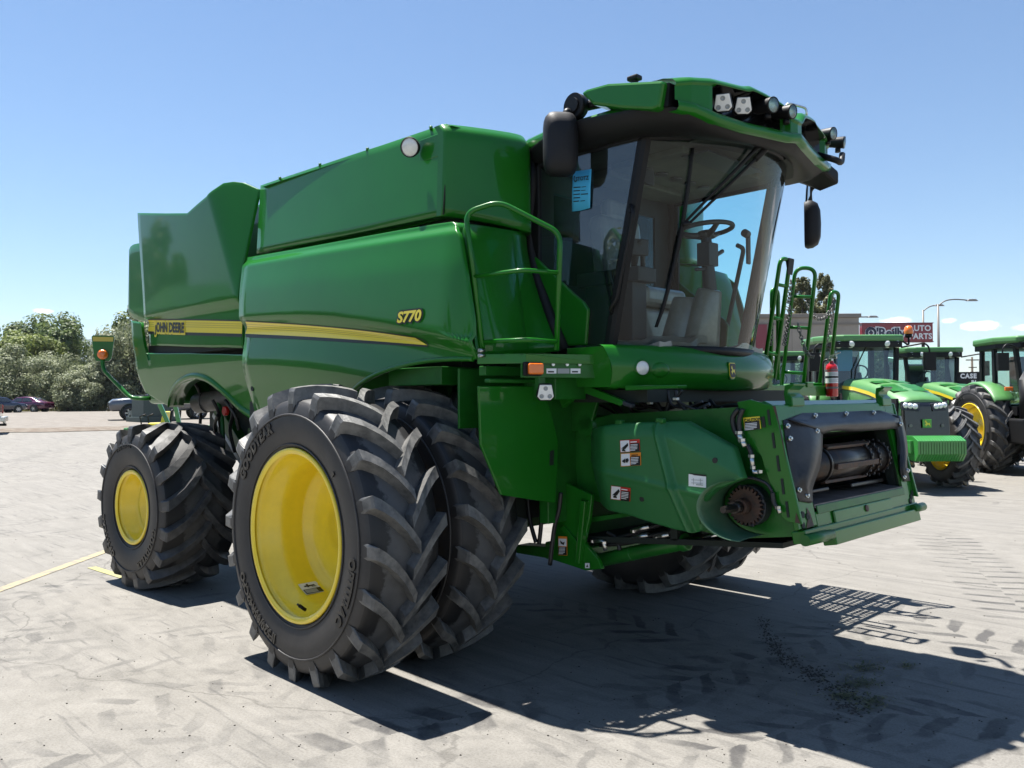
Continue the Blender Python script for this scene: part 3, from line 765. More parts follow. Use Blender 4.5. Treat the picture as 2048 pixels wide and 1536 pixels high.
# --- inner body: core, chassis, belly
core = MB().bb(-4.3, .62, -1.42, 1.42, 2.0, 3.02).bb(-4.2, .9, -.95, .95, 1.15, 2.02).bb(-1.5, .7, -1.05, 1.05, .95, 1.2)
obj('inner_body', core, 'deep', combine)
wallin = MB().bb(-2.3, 1.0, -1.02, -.96, 1.15, 2.1); wallin.bb(.05, .62, -1.6, -.98, 1.88, 2.0)
pair('inner_side_wall', wallin, 'green_dull', combine, bevel=.006)
axle = MB().bb(-.22, .22, -1.4, 1.4, .78, 1.08).cyl((0, -1.52, FZ), (0, 1.52, FZ), .14)
obj('front_axle', axle, 'green_dull', combine, bevel=.02)
axle = MB().bb(-3.56, -3.3, -1.45, 1.45, .72, .95).box((-3.43, 0, 1.05), (.3, .6, .3)).cyl((-3.43, -1.6, .775), (-3.43, 1.6, .775), .12)
obj('rear_axle', axle, 'green_dull', combine, bevel=.02)
# frame rails, exhaust duct and hoses in the rear wheel arch
fr = MB()
a, b = at(430, 815, Y=-1.05), at(500, 935, Y=-1.05)
d = (b-a).normalized(); nrm = Vector((-d.z, 0, d.x))
fr.prism([a-nrm*.07, b-nrm*.07+d*.5, b+nrm*.07+d*.5, a+nrm*.07], (0, .1, 0))
obj('chassis_rail', fr, 'green_dull', combine, bevel=.006)
a2 = MB(); a2.prism([a-nrm*.12, b-nrm*.12+d*.5, b-nrm*.075+d*.5, a-nrm*.075], (0, .04, 0)); obj('rail_edge', a2, 'white', combine)
du = MB(); p0, p1 = at(400, 806, Y=-1.25), at(500, 790, Y=-1.0)
du.cyl(p0+(p0-p1)*.05, p1, .105, n=28); du.cyl(p0+(p1-p0)*.12, p0+(p1-p0)*.14, .112, n=28)
obj('exhaust_duct', du, 'grey_metal', combine)
ho = MB()
for pl in ([(378, 762), (394, 772), (402, 800), (400, 852)], [(425, 800), (436, 822), (440, 850), (446, 900), (452, 930)], [(436, 830), (430, 850), (436, 880)], [(450, 800), (470, 830), (478, 860)], [(455, 790), (466, 820), (460, 860), (470, 905)]):
    ho.tube(resample([at(u, v, Y=-1.3+.05*i) for i, (u, v) in enumerate(pl)], 16, True), .018, 8)
obj_split('hydraulic_hose', ho, 'hose', combine)
ho = MB(); ho.tube(resample([at(u, v, Y=-1.2) for u, v in [(436, 800), (443, 830), (446, 870), (447, 920)]], 14, True), .022, 8)
ho.bb(-3.2, -2.7, -1.0, -.9, 1.25, 1.5)
obj('steering_bracket', ho, 'green_dull', combine)
tl = MB()
for u, v in ((455, 822),):
    p = at(u, v, Y=-1.2); tl.cyl(p, p+Vector((0, -.04, 0)), .05)
obj('tail_light', tl, 'red_lens', combine, bevel=.008)
hb = MB(); p = on(505, 777, y_shield); hb.cyl(p+Vector((0, .01, 0)), p+Vector((0, -.006, 0)), .022); obj('access_hole', hb, 'deep', combine)
# --- stripe with model name
def strip(top, bot, prof, n=30, lift=.006, rows_=2):
    T = resample([on(u, v, prof) for u, v in top], n, True); B = resample([on(u, v, prof) for u, v in bot], n, True)
    out = []
    for j in range(rows_):
        t = j/(rows_-1); row = []
        for a, b in zip(T, B):
            p = b.lerp(a, t); p.y = prof(p.x, p.z)-lift; row.append(p)
        out.append(row)
    return out
st = MB()
def banded(rows):
    for j in range(len(rows)-1): st.mat(1 if j in (5, 7, 9) else 0).grid([rows[j], rows[j+1]])
banded(strip([(297, 640.5), (390, 641), (486, 643)], [(297, 662.5), (390, 665), (485, 667.5)], y_rear, 24, .006, 13))
banded(strip([(492, 643.5), (600, 650), (720, 661), (832, 676)], [(492, 667.5), (600, 672.5), (720, 680), (856, 690.5)], y_shield, 40, .006, 13))
st.mat(2)
st.grid(strip([(297, 662.5), (390, 665), (485, 667.5)], [(297, 668), (390, 671), (485, 674)], y_rear, 24, .005))
st.grid(strip([(492, 667.5), (600, 672.5), (720, 680), (850, 690)], [(492, 674.5), (600, 679), (720, 686), (858, 694.5)], y_shield, 40, .005))
st.grid(strip([(297, 637.8), (390, 638.3), (486, 640.3)], [(297, 640.5), (390, 641), (486, 643)], y_rear, 24, .005))
st.grid(strip([(492, 641.5), (600, 648), (720, 659), (832, 674.5), (858, 689)], [(492, 643.5), (600, 650), (720, 661), (832, 676.5), (857, 693)], y_shield, 40, .005))
stripe = obj('stripe_decal', st, ['decal_yellow', 'decal_yellow_dark', 'ink'], combine)
def side_text(s, u, v, prof, hpx, mats, lifts, bolds, squeeze=1.0, shear=0, u2=None, v2=None):
    o = on(u, v, prof); o2 = on(u2 or u+40, v2 or v, prof)
    ex = (o2-o).normalized(); pz = on(u, v-hpx, prof); ey = (pz-o); H = ey.length
    mb = MB()
    for i, (b, l) in enumerate(zip(bolds, lifts)):
        vs, fs = text_mesh(s, H/.72, 0, b, shear)
        pts = []
        for q in vs:
            p = o+ex*(q.x*squeeze)+Vector((0, 0, 1))*q.y; p.y = prof(p.x, p.z)-l; pts.append(p)
        mb.mat(i).add(pts, fs)
    return mb
obj('model_lettering', side_text('S770', 820, 643, y_shield, 21, None, (.010, .014), (.014, .004), 1.30, .18, 860, 639), ['ink', 'decal_yellow'], combine)
obj('maker_lettering', side_text('JOHN DEERE', 340, 664, y_rear, 19, None, (.009, .013), (.026, .006), .98, 0, 380, 665), ['decal_yellow', 'ink'], combine)
# --- tank work lamp and its bracket
p = on(836, 299, y_tank); lm = MB().bb(p.x+.02, p.x+.26, p.y-.006, p.y+.01, p.z-.10, p.z+.06)
lp = obj('lamp_plate', lm, 'green', combine, bevel=.01)
def round_lamp(parent, p, n, r=.055, depth=.05, lens='lens', body='black'):
    n = Vector(n).normalized()
    b = obj('work_lamp', MB().lathe([(-depth, r*.5), (-depth*.7, r*.85), (0, r), (.012, r), (.014, r*.9)], p, n, 32), body, parent)
    obj('lamp_lens', MB().lathe([(.004, r*.95), (.016, r*.7), (.022, r*.35), (.023, 0)], p, n, 32), lens, b)
    return b
round_lamp(combine, p+Vector((.03, -.09, -.01)), (.45, -.85, -.25), .068, .055, 'lamp_white')
# --- extremity lamp on its arm at the back corner
ar = MB(); ar.tube(rnd([at(300, 797, X=-4.45), at(262, 797, X=-4.62), at(205, 738, X=-4.95), at(206, 712, X=-4.95)], .08), .022, 10)
arm = obj('marker_arm', ar, 'green', combine)
c = at(206, 699, X=-4.95)
sh = [(-.115, .14), (-.10, .155), (.10, .155), (.115, .14), (.085, -.10), (.06, -.13), (-.06, -.13), (-.085, -.10)]
ex = Vector((.55, -.83, 0)).normalized()  # plate faces back and out
ex = Vector((.42, .90, 0)).normalized(); ny = Vector((.90, -.42, 0))
pl = MB(); pl.prism([c+ex*x+Vector((0, 0, z)) for x, z in sh], -ny*.03)
pl.mat(1).prism([c+ny*.003+ex*x+Vector((0, 0, z)) for x, z in ((-.10, .09), (.10, .09), (.105, .14), (-.105, .14))], -ny*.002)
obj('marker_plate', pl, ['green', 'decal_yellow_dark'], combine)
obj('marker_lamp', MB().lathe([(0, .055), (.02, .058), (.05, .05), (.065, .03), (.068, 0)], c+ny*.003+Vector((0, 0, -.055)), ny, 24), 'orange', combine)
wb = obj('warning_sticker', rim_sticker(), ['white', 'ink', 'grey_print'], w1)
vs_ = MB().cyl((.05, -.19, -.475), (.055, -.235, -.44), .011).cyl((.055, -.235, -.44), (.057, -.25, -.428), .007)
obj('valve_stem', vs_, 'black', w1)
# ------------------------------------------------------------------ combine: cab
def wind(s, z):
    """windscreen surface: s = -1 (right pillar) .. 1 (left pillar)"""
    t = (z-2.10)/1.35
    px = 1.40+.30*t; ax = 1.80+.30*t
    return Vector((ax-(ax-px)*abs(s)**2.2, .82*s, z))
# windscreen
rows = [[wind(-1+2*i/40, 2.09+1.37*j/10) for i in range(41)] for j in range(11)]
obj('windscreen', MB().grid(rows), 'glass_front', combine)
fr = MB()   # black gasket along the foot and the head of the glass
fr.grid([[wind(-1+2*i/40, 2.07)+Vector((.012, 0, 0)) for i in range(41)], [wind(-1+2*i/40, 2.125)+Vector((.010, 0, 0)) for i in range(41)]], back=(-.03, 0, 0))
fr.grid([[wind(-1+2*i/40, 3.395)+Vector((.008, 0, 0)) for i in range(41)], [wind(-1+2*i/40, 3.48)+Vector((.012, 0, 0)) for i in range(41)]], back=(-.03, 0, 0))
obj_split('windscreen_gasket', fr, 'black', combine)
for sgn in (-1, 1):
    # pillar between windscreen and door
    pl = MB(); A_, B_ = [], []
    rows = []
    for j in range(9):
        z = 2.07+1.41*j/8; p = wind(sgn, z)
        rows.append([p+Vector((.022, -sgn*.02, 0)), p+Vector((.008, sgn*.012, 0)), p+Vector((-.02, sgn*.022, 0)), p+Vector((-.06, sgn*.022, 0)), p+Vector((-.06, -sgn*.01, 0))])
    pl.grid(rows, smooth=False)
    obj('cab_pillar', pl, 'black', combine)
    # door glass
    gr = []
    for j in range(8):
        t = j/7; z = 2.09+1.37*t; xf = wind(1, z).x-.05; row = []
        for i in range(9):
            x = .76+(xf-.76)*i/8; row.append(Vector((x, sgn*(.845+.012*math.sin(math.pi*i/8)), z)))
        gr.append(row)
    obj('door_window', MB().grid(gr), 'glass_side' if sgn < 0 else 'glass_back', combine)
    fr = MB()
    bx = lambda x0, x1, z0, z1: fr.bb(x0, x1, min(sgn*.83, sgn*.865), max(sgn*.83, sgn*.865), z0, z1)
    bx(.72, .80, 2.2, 3.5); bx(.72, 1.66, 3.40, 3.5); bx(.9, 1.42, 2.05, 2.12)
    obj('door_frame', fr, 'black', combine, bevel=.008)
    tri = [(.76, 2.66), (.765, 2.60), (1.02, 2.40), (1.20, 2.33), (1.26, 2.27), (1.275, 2.10), (1.08, 2.10), (1.0, 2.2), (.86, 2.42)]
    if sgn < 0:
        tri = [at(u, v, Y=-.875) for u, v in [(1062, 506), (1110, 551), (1150, 589), (1168, 604), (1177, 618), (1172, 690), (1129, 692), (1112, 660), (1082, 590)]]
        tri = [(p.x, p.z) for p in tri]; keep_tri = tri
    else: tri = keep_tri
    q = MB().prism([(x, sgn*.850, z) for x, z in tri], (0, sgn*.03, 0))
    obj('door_lower_panel', q, 'green', combine, bevel=.012, seg=3)
    # grab handle on the pillar
    h0, h1 = wind(sgn, 2.36), wind(sgn, 2.96); o = Vector((.0, sgn*.05, 0))
    hb = MB().tube(rnd([h1+Vector((-.02, sgn*.01, .05)), h1+o+Vector((.03, 0, .0)), h1+o+Vector((.0, 0, -.12)), h0+o+Vector((.02, 0, .05)), h0+o+Vector((-.03, 0, -.0)), h0+Vector((-.04, sgn*.01, -.03))], .05), .014, 8)
    hb.cyl(h1+o*.9+Vector((.0, 0, .0)), h1+o*1.2+Vector((.0, 0, 0)), .012)
    if sgn < 0: obj('grab_handle', hb, 'black', combine)
# cab body: floor, rear wall, sill, head
cb = MB().bb(.70, 1.42, -.84, .84, 1.98, 2.09)
cb.prism([(1.40, -.83, 1.98), (1.75, -.4, 1.98), (1.80, 0, 1.98), (1.75, .4, 1.98), (1.40, .83, 1.98)], (0, 0, .10))
obj('cab_floor', cb, 'dark_grey', combine)
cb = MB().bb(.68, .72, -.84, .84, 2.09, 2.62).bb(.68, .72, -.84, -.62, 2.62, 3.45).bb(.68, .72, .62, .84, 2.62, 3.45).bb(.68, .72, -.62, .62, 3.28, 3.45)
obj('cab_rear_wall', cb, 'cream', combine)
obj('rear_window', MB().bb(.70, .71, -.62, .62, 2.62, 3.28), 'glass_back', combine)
cl = MB(); ring = [wind(-1+2*i/20, 3.44)+Vector((-.05, 0, 0)) for i in range(21)]
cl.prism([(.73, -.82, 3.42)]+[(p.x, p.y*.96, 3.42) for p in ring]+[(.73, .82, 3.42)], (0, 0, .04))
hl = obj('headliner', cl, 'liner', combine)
vd = MB().bb(1.15, 1.75, -.5, .5, 3.375, 3.425).bb(.85, 1.1, -.45, .45, 3.36, 3.42)
obj_split('overhead_console', vd, 'liner', combine, bevel=.015)
sv = MB()
for i in range(5): sv.cyl((1.35+.0*i, -.36+.18*i, 3.36), (1.35, -.36+.18*i, 3.38), .045, n=16)
sv.bb(1.7, 1.9, -.45, .25, 3.36, 3.37)
obj_split('air_vent', sv, 'dark_grey', combine)
# seat, console, steering column
seat = MB().box((1.02, .0, 2.52), (.50, .52, .14)).box((.82, 0, 2.86), (.14, .50, .62), Matrix.Rotation(-.12, 3, 'Y')).box((.80, 0, 3.22), (.10, .30, .17)).bb(.88, 1.2, -.2, .2, 2.09, 2.45)
obj('operator_seat', seat, 'beige', combine, bevel=.045, seg=3)
seat2 = MB().box((.98, .52, 2.36), (.36, .30, .12)).box((.80, .52, 2.42), (.08, .30, .12))
obj('training_seat', seat2, 'beige', combine, bevel=.03, seg=3)
con = MB().box((1.12, -.42, 2.63), (.55, .20, .10)).box((1.12, -.42, 2.35), (.42, .16, .50)).box((1.40, -.54, 2.80), (.04, .16, .11), Matrix.Rotation(-.35, 3, 'Z'))
con.tube([(1.36, -.42, 2.66), (1.40, -.48, 2.78), (1.42, -.55, 2.84)], .018, 8)
obj('armrest_console', con, 'dark_grey', combine, bevel=.02)
jk = MB().cyl((1.28, -.42, 2.68), (1.30, -.42, 2.80), .02, .03)
obj('joystick', jk, 'black', combine, bevel=.008)
SW = at(1411, 459, Y=-.02)
colm = MB(); base = at(1400, 690, Y=-.02)
nrm = Vector((-.10, 0, 1)).normalized()
obj('steering_column_boot', MB().cyl(Vector((base.x-.02, -.02, 2.09)), SW+Vector((.03, 0, -.42)), .15, .085, n=14).cyl(Vector((base.x-.15, -.02, 2.09)), Vector((base.x-.1, -.02, 2.5)), .18, .10, n=12), 'beige', combine, bevel=.02)
colm.cyl(SW+Vector((.03, 0, -.44)), SW+nrm*-.02, .05, .035, n=14).box(SW+Vector((.015, 0, -.18)), (.10, .12, .16)).tube([SW+Vector((.02, .04, -.20)), SW+Vector((.02, .19, -.13))], .016, 8).tube([SW+Vector((.02, -.04, -.28)), SW+Vector((.02, -.16, -.30))], .013, 8)
obj('steering_column', colm, 'dark_grey', combine, bevel=.008)
sw = MB(); e1 = nrm.cross(Vector((0, 1, 0))).normalized(); e2 = Vector((0, 1, 0))
sw.tube([SW+e1*.185*math.cos(2*math.pi*i/36)+e2*.185*math.sin(2*math.pi*i/36) for i in range(36)], .017, 8, closed=True)
for a in (90, 210, 330): sw.tube([SW-nrm*.05, SW-nrm*.03+(e1*math.cos(R_(a))+e2*math.sin(R_(a)))*.10, SW+(e1*math.cos(R_(a))+e2*math.sin(R_(a)))*.18], [.03, .02, .016], 8)
sw.cyl(SW-nrm*.06, SW-nrm*.015, .055)
obj('steering_wheel', sw, 'dark_grey', combine)
cv = MB(); rr = []
for j in range(10):
    row = []
    for i in range(24):
        x = 1.30+.36*j/9; y = -.75+1.5*i/23; row.append((x+.0, y*(1-.12*j/9), 2.10+.05+.05*noise.noise(Vector((x*6, y*6, 1)))+.14*max(0, noise.noise(Vector((x*3, y*3, 7))))))
    rr.append(row)
obj('floor_cover', MB().grid(rr, back=(0, 0, -.05)), 'beige', combine)
cd_ = MB()
for y, x in ((-.74, 1.46), (.76, 1.46)): cd_.box((x, y, 2.75), (.03, .06, 1.2), Matrix.Rotation(.2, 3, 'Y'))

bk = MB().box((1.50, -.60, 3.25), (.04, .2, .10)).box((1.55, .66, 2.92), (.02, .05, .24)).cyl((1.56, .64, 3.02), (1.56, .58, 3.03), .03)
obj_split('cab_monitor', bk, 'dark_grey', combine, bevel=.008)
# wipers
def glass_px(u, v, off=.03):
    best = None; s0, s1 = -1, 1
    for k in range(60):
        s = (s0+s1)/2; z = 2.7
        for _ in range(8):
            p = wind(s, z); q = at(u, v, Y=p.y); z = q.z
        if q.x > p.x: s1 = s1; s0 = s; 
        else: s1 = s
        if abs(q.x-p.x) < 1e-4: break
    return p+Vector((off, -off*.5, 0))
wp = MB()
A0, A1 = glass_px(1545, 278, .07), glass_px(1372, 449, .04)
B0, B1 = glass_px(1530, 272, .07), glass_px(1358, 452, .04)
wp.tube([A0, A0.lerp(A1, .3), A1], [.016, .012, .008], 8).tube([B0, B0.lerp(B1, .3), B1], [.016, .012, .008], 8)
wp.tube([A0, A0.lerp(A1, .28)], .02, 8)
wp.tube([A1, B1], .016, 8)
wp.cyl(A0+Vector((-.09, 0, .02)), A0, .03).cyl(B0+Vector((-.09, 0, .02)), B0, .03)
obj('wiper_arm', wp, 'black', combine)
wb2 = MB(); bl = [glass_px(u, v, .022) for u, v in [(1383, 298), (1372, 380), (1361, 455), (1342, 545), (1322, 620), (1310, 655)]]
wb2.tube(resample(bl, 20), [.006+.008*math.sin(math.pi*i/19) for i in range(20)], 6)
wb2.tube([p+Vector((-.012, 0, 0)) for p in resample(bl, 20)], .006, 6)
obj('wiper_blade', wb2, 'black', combine)
# ------------------------------------------------------------------ roof
def xf_(y): a = abs(y); return resample_x(a, [(0, 2.30), (.1, 2.285), (.3, 2.235), (.5, 2.195), (.75, 2.14), (.9, 2.09), (.98, 2.02)])
def resample_x(a, tab):
    for (p, q), (r, s) in zip(tab, tab[1:]):
        if a <= r: t = (a-p)/(r-p); return q+(s-q)*t
    return tab[-1][1]
ZT = [(0, 3.595), (.06, 3.60), (.14, 3.665), (.3, 3.70), (.42, 3.715), (.46, 3.70), (.75, 3.692), (.98, 3.662)]
ZB = [(0, 3.42), (.1, 3.405), (.3, 3.405), (.5, 3.40), (.75, 3.415), (.98, 3.465)]
ys = [-.975+1.95*i/78 for i in range(79)]
rows = []; pk = []
for y in ys:
    a = abs(y); x = xf_(y); zt = resample_x(a, ZT); zb = resample_x(a, ZB)
    k = sm(.075, .13, a)*sm(.76, .66, a)
    lo = zb+.055; hi = zt-.045
    dp = .13*k
    rows.append([Vector(p) for p in ((x-.55, y, zt+.015), (x-.25, y, zt+.022), (x-.10, y, zt+.012), (x-.035, y, zt-.006), (x-.012, y, zt-.03), (x-.008, y, hi))])
    pk.append(([Vector(p) for p in ((x-.008, y, hi), (x-.02-dp, y, hi-.01), (x-.02-dp, y, lo+.01), (x+.004, y, lo))],
               [Vector(p) for p in ((x+.004, y, lo), (x+.008, y, zb+.02), (x-.01, y, zb), (x-.07, y, zb+.004))]))
tr = lambda R__: [list(c) for c in zip(*R__)]
vz = MB(); vz.grid(tr(rows)); vz.grid(tr([b for a, b in pk]))
vz.mat(1)
P0 = [a for a, b in pk]
for i in range(len(ys)-1):
    k = sm(.075, .13, abs((ys[i]+ys[i+1])/2))*sm(.76, .66, abs((ys[i]+ys[i+1])/2))
    vz.mat(1 if k > .25 else 0).grid([P0[i], P0[i+1]], smooth=False)
vz.mat(0)
obj('roof_visor', vz, ['green', 'black_gloss'], combine)
cap = MB().prism([(.66, -.88, 3.50), (1.0, -.95, 3.50), (1.9, -.93, 3.49), (1.95, -.6, 3.52), (1.95, .6, 3.52), (1.9, .93, 3.49), (1.0, .95, 3.50), (.66, .88, 3.50)], (0, 0, .125))
obj('cab_roof', cap, 'green', combine, bevel=.045, seg=3)
for sgn in (-1, 1):
    pts = [(1.33, 3.735), (1.38, 3.748), (1.55, 3.738), (1.955, 3.642), (1.96, 3.62), (1.93, 3.49), (1.88, 3.487), (1.65, 3.555), (1.43, 3.635)]
    e = MB().prism([(x, sgn*.80, z) for x, z in pts], (0, sgn*.23, 0))
    obj('roof_fairing', e, 'green', combine, bevel=.018, seg=2)
    g = MB().prism([(1.92, sgn*.83, 3.50), (1.965, sgn*.83, 3.50), (1.975, sgn*.83, 3.635), (1.945, sgn*.83, 3.638)], (0, sgn*.155, 0))
    obj('fairing_joint', g, 'black', combine)
# black underside of the overhang, sloping down to the head of the glass
ul = MB()
outer = [Vector((.66, -.86, 3.50)), Vector((.9, -.96, 3.52)), Vector((1.3, -1.0, 3.56)), Vector((1.7, -1.0, 3.52)), Vector((1.93, -.97, 3.495))]+[Vector((xf_(y)-.03, y, resample_x(abs(y), ZB)+.006)) for y in [-.9+1.8*i/20 for i in range(21)]]+[Vector((1.93, .97, 3.495)), Vector((1.7, 1.0, 3.52)), Vector((1.3, 1.0, 3.56)), Vector((.9, .96, 3.52)), Vector((.66, .86, 3.50))]
inner = [Vector((.72, -.84, 3.44)), Vector((.95, -.865, 3.43)), Vector((1.3, -.865, 3.42)), Vector((1.55, -.865, 3.42)), wind(-1, 3.41)+Vector((0, -.02, 0))]+[wind(-1+2*i/20, 3.41)+Vector((.015, 0, 0)) for i in range(21)]+[wind(1, 3.41)+Vector((0, .02, 0)), Vector((1.55, .865, 3.42)), Vector((1.3, .865, 3.42)), Vector((.95, .865, 3.43)), Vector((.72, .84, 3.44))]
mid1 = [a.lerp(b, .35)+Vector((0, 0, -.035)) for a, b in zip(outer, inner)]
mid2 = [a.lerp(b, .75)+Vector((0, 0, -.03)) for a, b in zip(outer, inner)]
ul.grid([outer, mid1, mid2, inner])
ul.grid([[p+Vector((0, 0, .0)) for p in outer], [p+Vector((0, 0, .02)) for p in outer]])
obj('roof_underside', ul, 'black', combine)
rc = MB()
for y0, y1, sx in ((-.62, -.12, .17), (.2, .66, .17)):
    rc.prism([(xf_(y0)-.16, y0, 3.408), (xf_(y1)-.16, y1, 3.408), (xf_(y1)-.30, y1, 3.395), (xf_(y0)-.30, y0, 3.395)], (0, 0, -.012))
obj_split('underside_recess', rc, 'deep', combine, bevel=.01)
# GPS puck on the roof
p = at(1269, 157, Y=-.35); g = MB().cyl(p+Vector((0, 0, -.09)), p+Vector((0, 0, -.005)), .028).box(p+Vector((0, 0, .0)), (.09, .07, .035))
obj('roof_beacon_stub', g, 'black', combine, bevel=.01)
# work lamps in the visor pocket
def hex_lamp(parent, c, n, s=.062):
    n = Vector(n).normalized(); ex = Vector((0, 0, 1)).cross(n).normalized(); ey = n.cross(ex)
    sh = [(-.62, -.9), (.62, -.9), (1, -.5), (.72, .95), (-.72, .95), (-1, -.5)]
    P = lambda k, d: [c+ex*x*s*k+ey*y*s*k+n*d for x, y in sh]
    b = obj('work_lamp', MB().prism(P(1.13, -.05), n*.05), 'black', parent, bevel=.006)
    lm = MB().prism(P(1.0, .001), n*.012)
    obj('lamp_lens', lm, 'lamp_white', b, bevel=.004)
    dots = MB()
    for x, y in ((-.5, -.45), (.5, -.45), (0, .5)):
        q = c+ex*x*s+ey*y*s+n*.0135; dots.lathe([(0, .0), (.0, s*.2), (.003, s*.24), (.0, s*.28)], q, n, 16)
    obj('led_ring', dots, 'grey_print', b)
    return b
def spot(parent, c, n, r=.055):
    n = Vector(n).normalized()
    b = obj('work_lamp', MB().lathe([(-.13, 0), (-.13, r*.55), (-.10, r*.8), (-.02, r*.92), (.02, r), (.03, r), (.03, r*.88)], c, n, 28).cyl(c-n*.02+Vector((0, 0, -r)), c-n*.02+Vector((0, 0, -r-.03)), .02), 'black', parent)
    obj('lamp_lens', MB().lathe([(.0, 0), (.006, r*.4), (.024, r*.88), (.028, r*.9)], c, n, 28), 'lens', b)
    obj('lamp_glass', MB().lathe([(.028, r*.9), (.036, r*.5), (.038, 0)], c, n, 28), 'glass_tractor', b)
def vpt(u, v, d=.0):
    y = -.4
    for _ in range(30):
        P = at(u, v, Y=y); e = P.x-(xf_(P.y)-d); y = y+e*.25
    return P
hex_lamp(combine, vpt(1446, 206, .03), (.45, -.85, -.28), .053)
hex_lamp(combine, vpt(1486, 212, .03), (.62, -.72, -.28), .052)
spot(combine, vpt(1540, 211, -.01), (.92, -.22, -.14), .05)
spot(combine, vpt(1578, 224, -.02), (.95, -.1, -.16), .045)
for (u, v, n, r) in ((1660, 268, (.95, -.1, -.14), .047), (1681, 285, (.9, .25, -.14), .045)):
    spot(combine, vpt(u, v, .05), n, r)
for y in (.45, .62):
    pass
hl_ = MB(); p = vpt(1612, 232, .06)
hl_.tube(rnd([p+Vector((-.15, -.06, .05)), p+Vector((-.1, -.06, .10)), p+Vector((-.02, .05, .07)), p+Vector((-.02, .05, .02))], .03), .008, 8)
obj('roof_grab_loop', hl_, 'steel', combine)
sd = MB(); p = vpt(1665, 322, -.01); sd.tube(rnd([p+Vector((-.1, -.02, .06)), p+Vector((.03, .0, .0)), p+Vector((.02, .10, .0)), p+Vector((-.0, .16, .08))], .04), .022, 8)
obj('side_lamp_bracket', sd, 'black', combine)
# mirrors
def mirror(c, n, w, h, pivot, name='mirror_housing'):
    n = Vector(n).normalized(); ex = Vector((0, 0, 1)).cross(n).normalized(); ez = Vector((0, 0, 1))
    rows = []
    for k, (d, s) in enumerate(((0, .93), (-.02, 1.0), (-.06, .98), (-.10, .85), (-.12, .55), (-.125, .0))):
        ring = []
        for i in range(40):
            t = 2*math.pi*i/40; cx, cz = math.cos(t), math.sin(t)
            q = 4.5; r = (abs(cx)**q+abs(cz)**q)**(-1/q)
            ring.append(c+ex*cx*r*w/2*s+ez*cz*r*h/2*s+n*d)
        rows.append(ring+[ring[0]])
    b = obj(name, MB().grid(rows), 'mirror_shell', combine)
    g = [rows[0][i]+n*-.004 for i in range(40)]
    obj('mirror_glass', MB().add(g, [tuple(range(40))]), 'mirror', b)
    return b
MR = at(1119, 292, Y=-1.02)
mr_ = mirror(MR, (-.80, .60, 0), .228, .42, None)
mr_ = MB(); hub = at(1152, 213, Y=-.94)
mr_.cyl(hub+Vector((0, -.03, 0)), hub+Vector((0, .035, 0)), .083, n=28).cyl(hub+Vector((0, -.045, 0)), hub+Vector((0, -.03, 0)), .05, n=20)
mr_.tube(rnd([hub, hub+Vector((-.03, -.03, -.05)), MR+Vector((.05, .02, .22)), MR+Vector((.04, 0, .1))], .04), .028, 10)
mr_.tube([hub+Vector((0, .03, 0)), hub+Vector((.25, .14, .02))], .035, 8)
obj('mirror_arm', mr_, 'black', combine)
ML = at(1609, 450, X=1.72)
mirror(ML, (-.93, -.42, 0), .23, .37, None)
ma = MB(); e = at(1640, 365, X=1.85); ma.tube(rnd([e+Vector((.1, -.15, .04)), e, ML+Vector((0.04, .0, .28)), ML+Vector((.05, .0, .1))], .06), .022, 10)
obj('mirror_arm', ma, 'black', combine)
ma = MB(); q = at(1612, 385, X=1.8); ma.prism([q+Vector((0, -.02, -.08)), q+Vector((0, .0, .07)), q+Vector((0, .035, .1)), q+Vector((0, .03, -.02))], (.02, 0, 0))
obj('small_mirror', ma, 'chrome', combine, bevel=.006)
ub = MB().prism([(1.75, .80, 3.47), (2.08, .75, 3.44), (2.12, .98, 3.36), (1.95, 1.03, 3.34), (1.75, 1.0, 3.46)], (0, 0, .1))
obj('mirror_bracket', ub, 'black', combine, bevel=.02)
hr = MB().tube(rnd([Vector((1.34, .86, 3.0)), Vector((1.36, .93, 2.98)), Vector((1.2, .93, 2.35)), Vector((1.16, .86, 2.33))], .05), .018, 8)
obj('left_grab_rail', hr, 'black', combine)
# ------------------------------------------------------------------ nose fairing under the windscreen
def nose(s, t):
    # t 0 bottom .. 1 top
    ax = 1.745+.095*math.sin(math.pi*min(1, t*.95+.08))**.7+.012*t; px = 1.50+.05*math.sin(math.pi*min(1, t*.9+.1))
    z = 1.855+.255*t-.02*(1-t)*(1-abs(s))
    return Vector((ax-(ax-px)*abs(s)**2.4, 1.03*s*(1-.04*(1-t)), z))
rows = [[nose(-1+2*i/48, j/16) for i in range(49)] for j in range(17)]
rows.append([p+Vector((-.03, 0, .012)) for p in rows[-1]]); rows.append([p+Vector((-.12, 0, .0)) for p in rows[-1]])
rows.insert(0, [p+Vector((-.03, 0, -.006)) for p in rows[0]]); rows.insert(0, [p+Vector((-.25, 0, .03)) for p in rows[0]])
mb = MB().grid(rows)
for s in (-1, 1): mb.prism([nose(s, 0), nose(s, .33), nose(s, .66), nose(s, 1), Vector((1.2, s*1.03, 2.11)), Vector((1.2, s*.99, 1.86))], (0, -s*.03, 0))
obj('nose_fairing', mb, 'green', combine)
def nose_px(u, v):
    a, b = -1, 1
    for _ in range(50):
        s = (a+b)/2; y = 1.03*s; q = at(u, v, Y=y); t = (q.z-1.855)/.255; p = nose(s, max(0, min(1, t)))
        if q.x > p.x: a = s
        else: b = s
    n = (nose(s+.02, t)-nose(s-.02, t)).cross(nose(s, t+.05)-nose(s, t-.05)).normalized()
    return p, (n if n.x > 0 else -n)
p, n = nose_px(1281, 735)
nl = obj('nose_lamp', MB().lathe([(-.02, .052), (.006, .052), (.010, .044)], p, n, 28), 'green', combine)
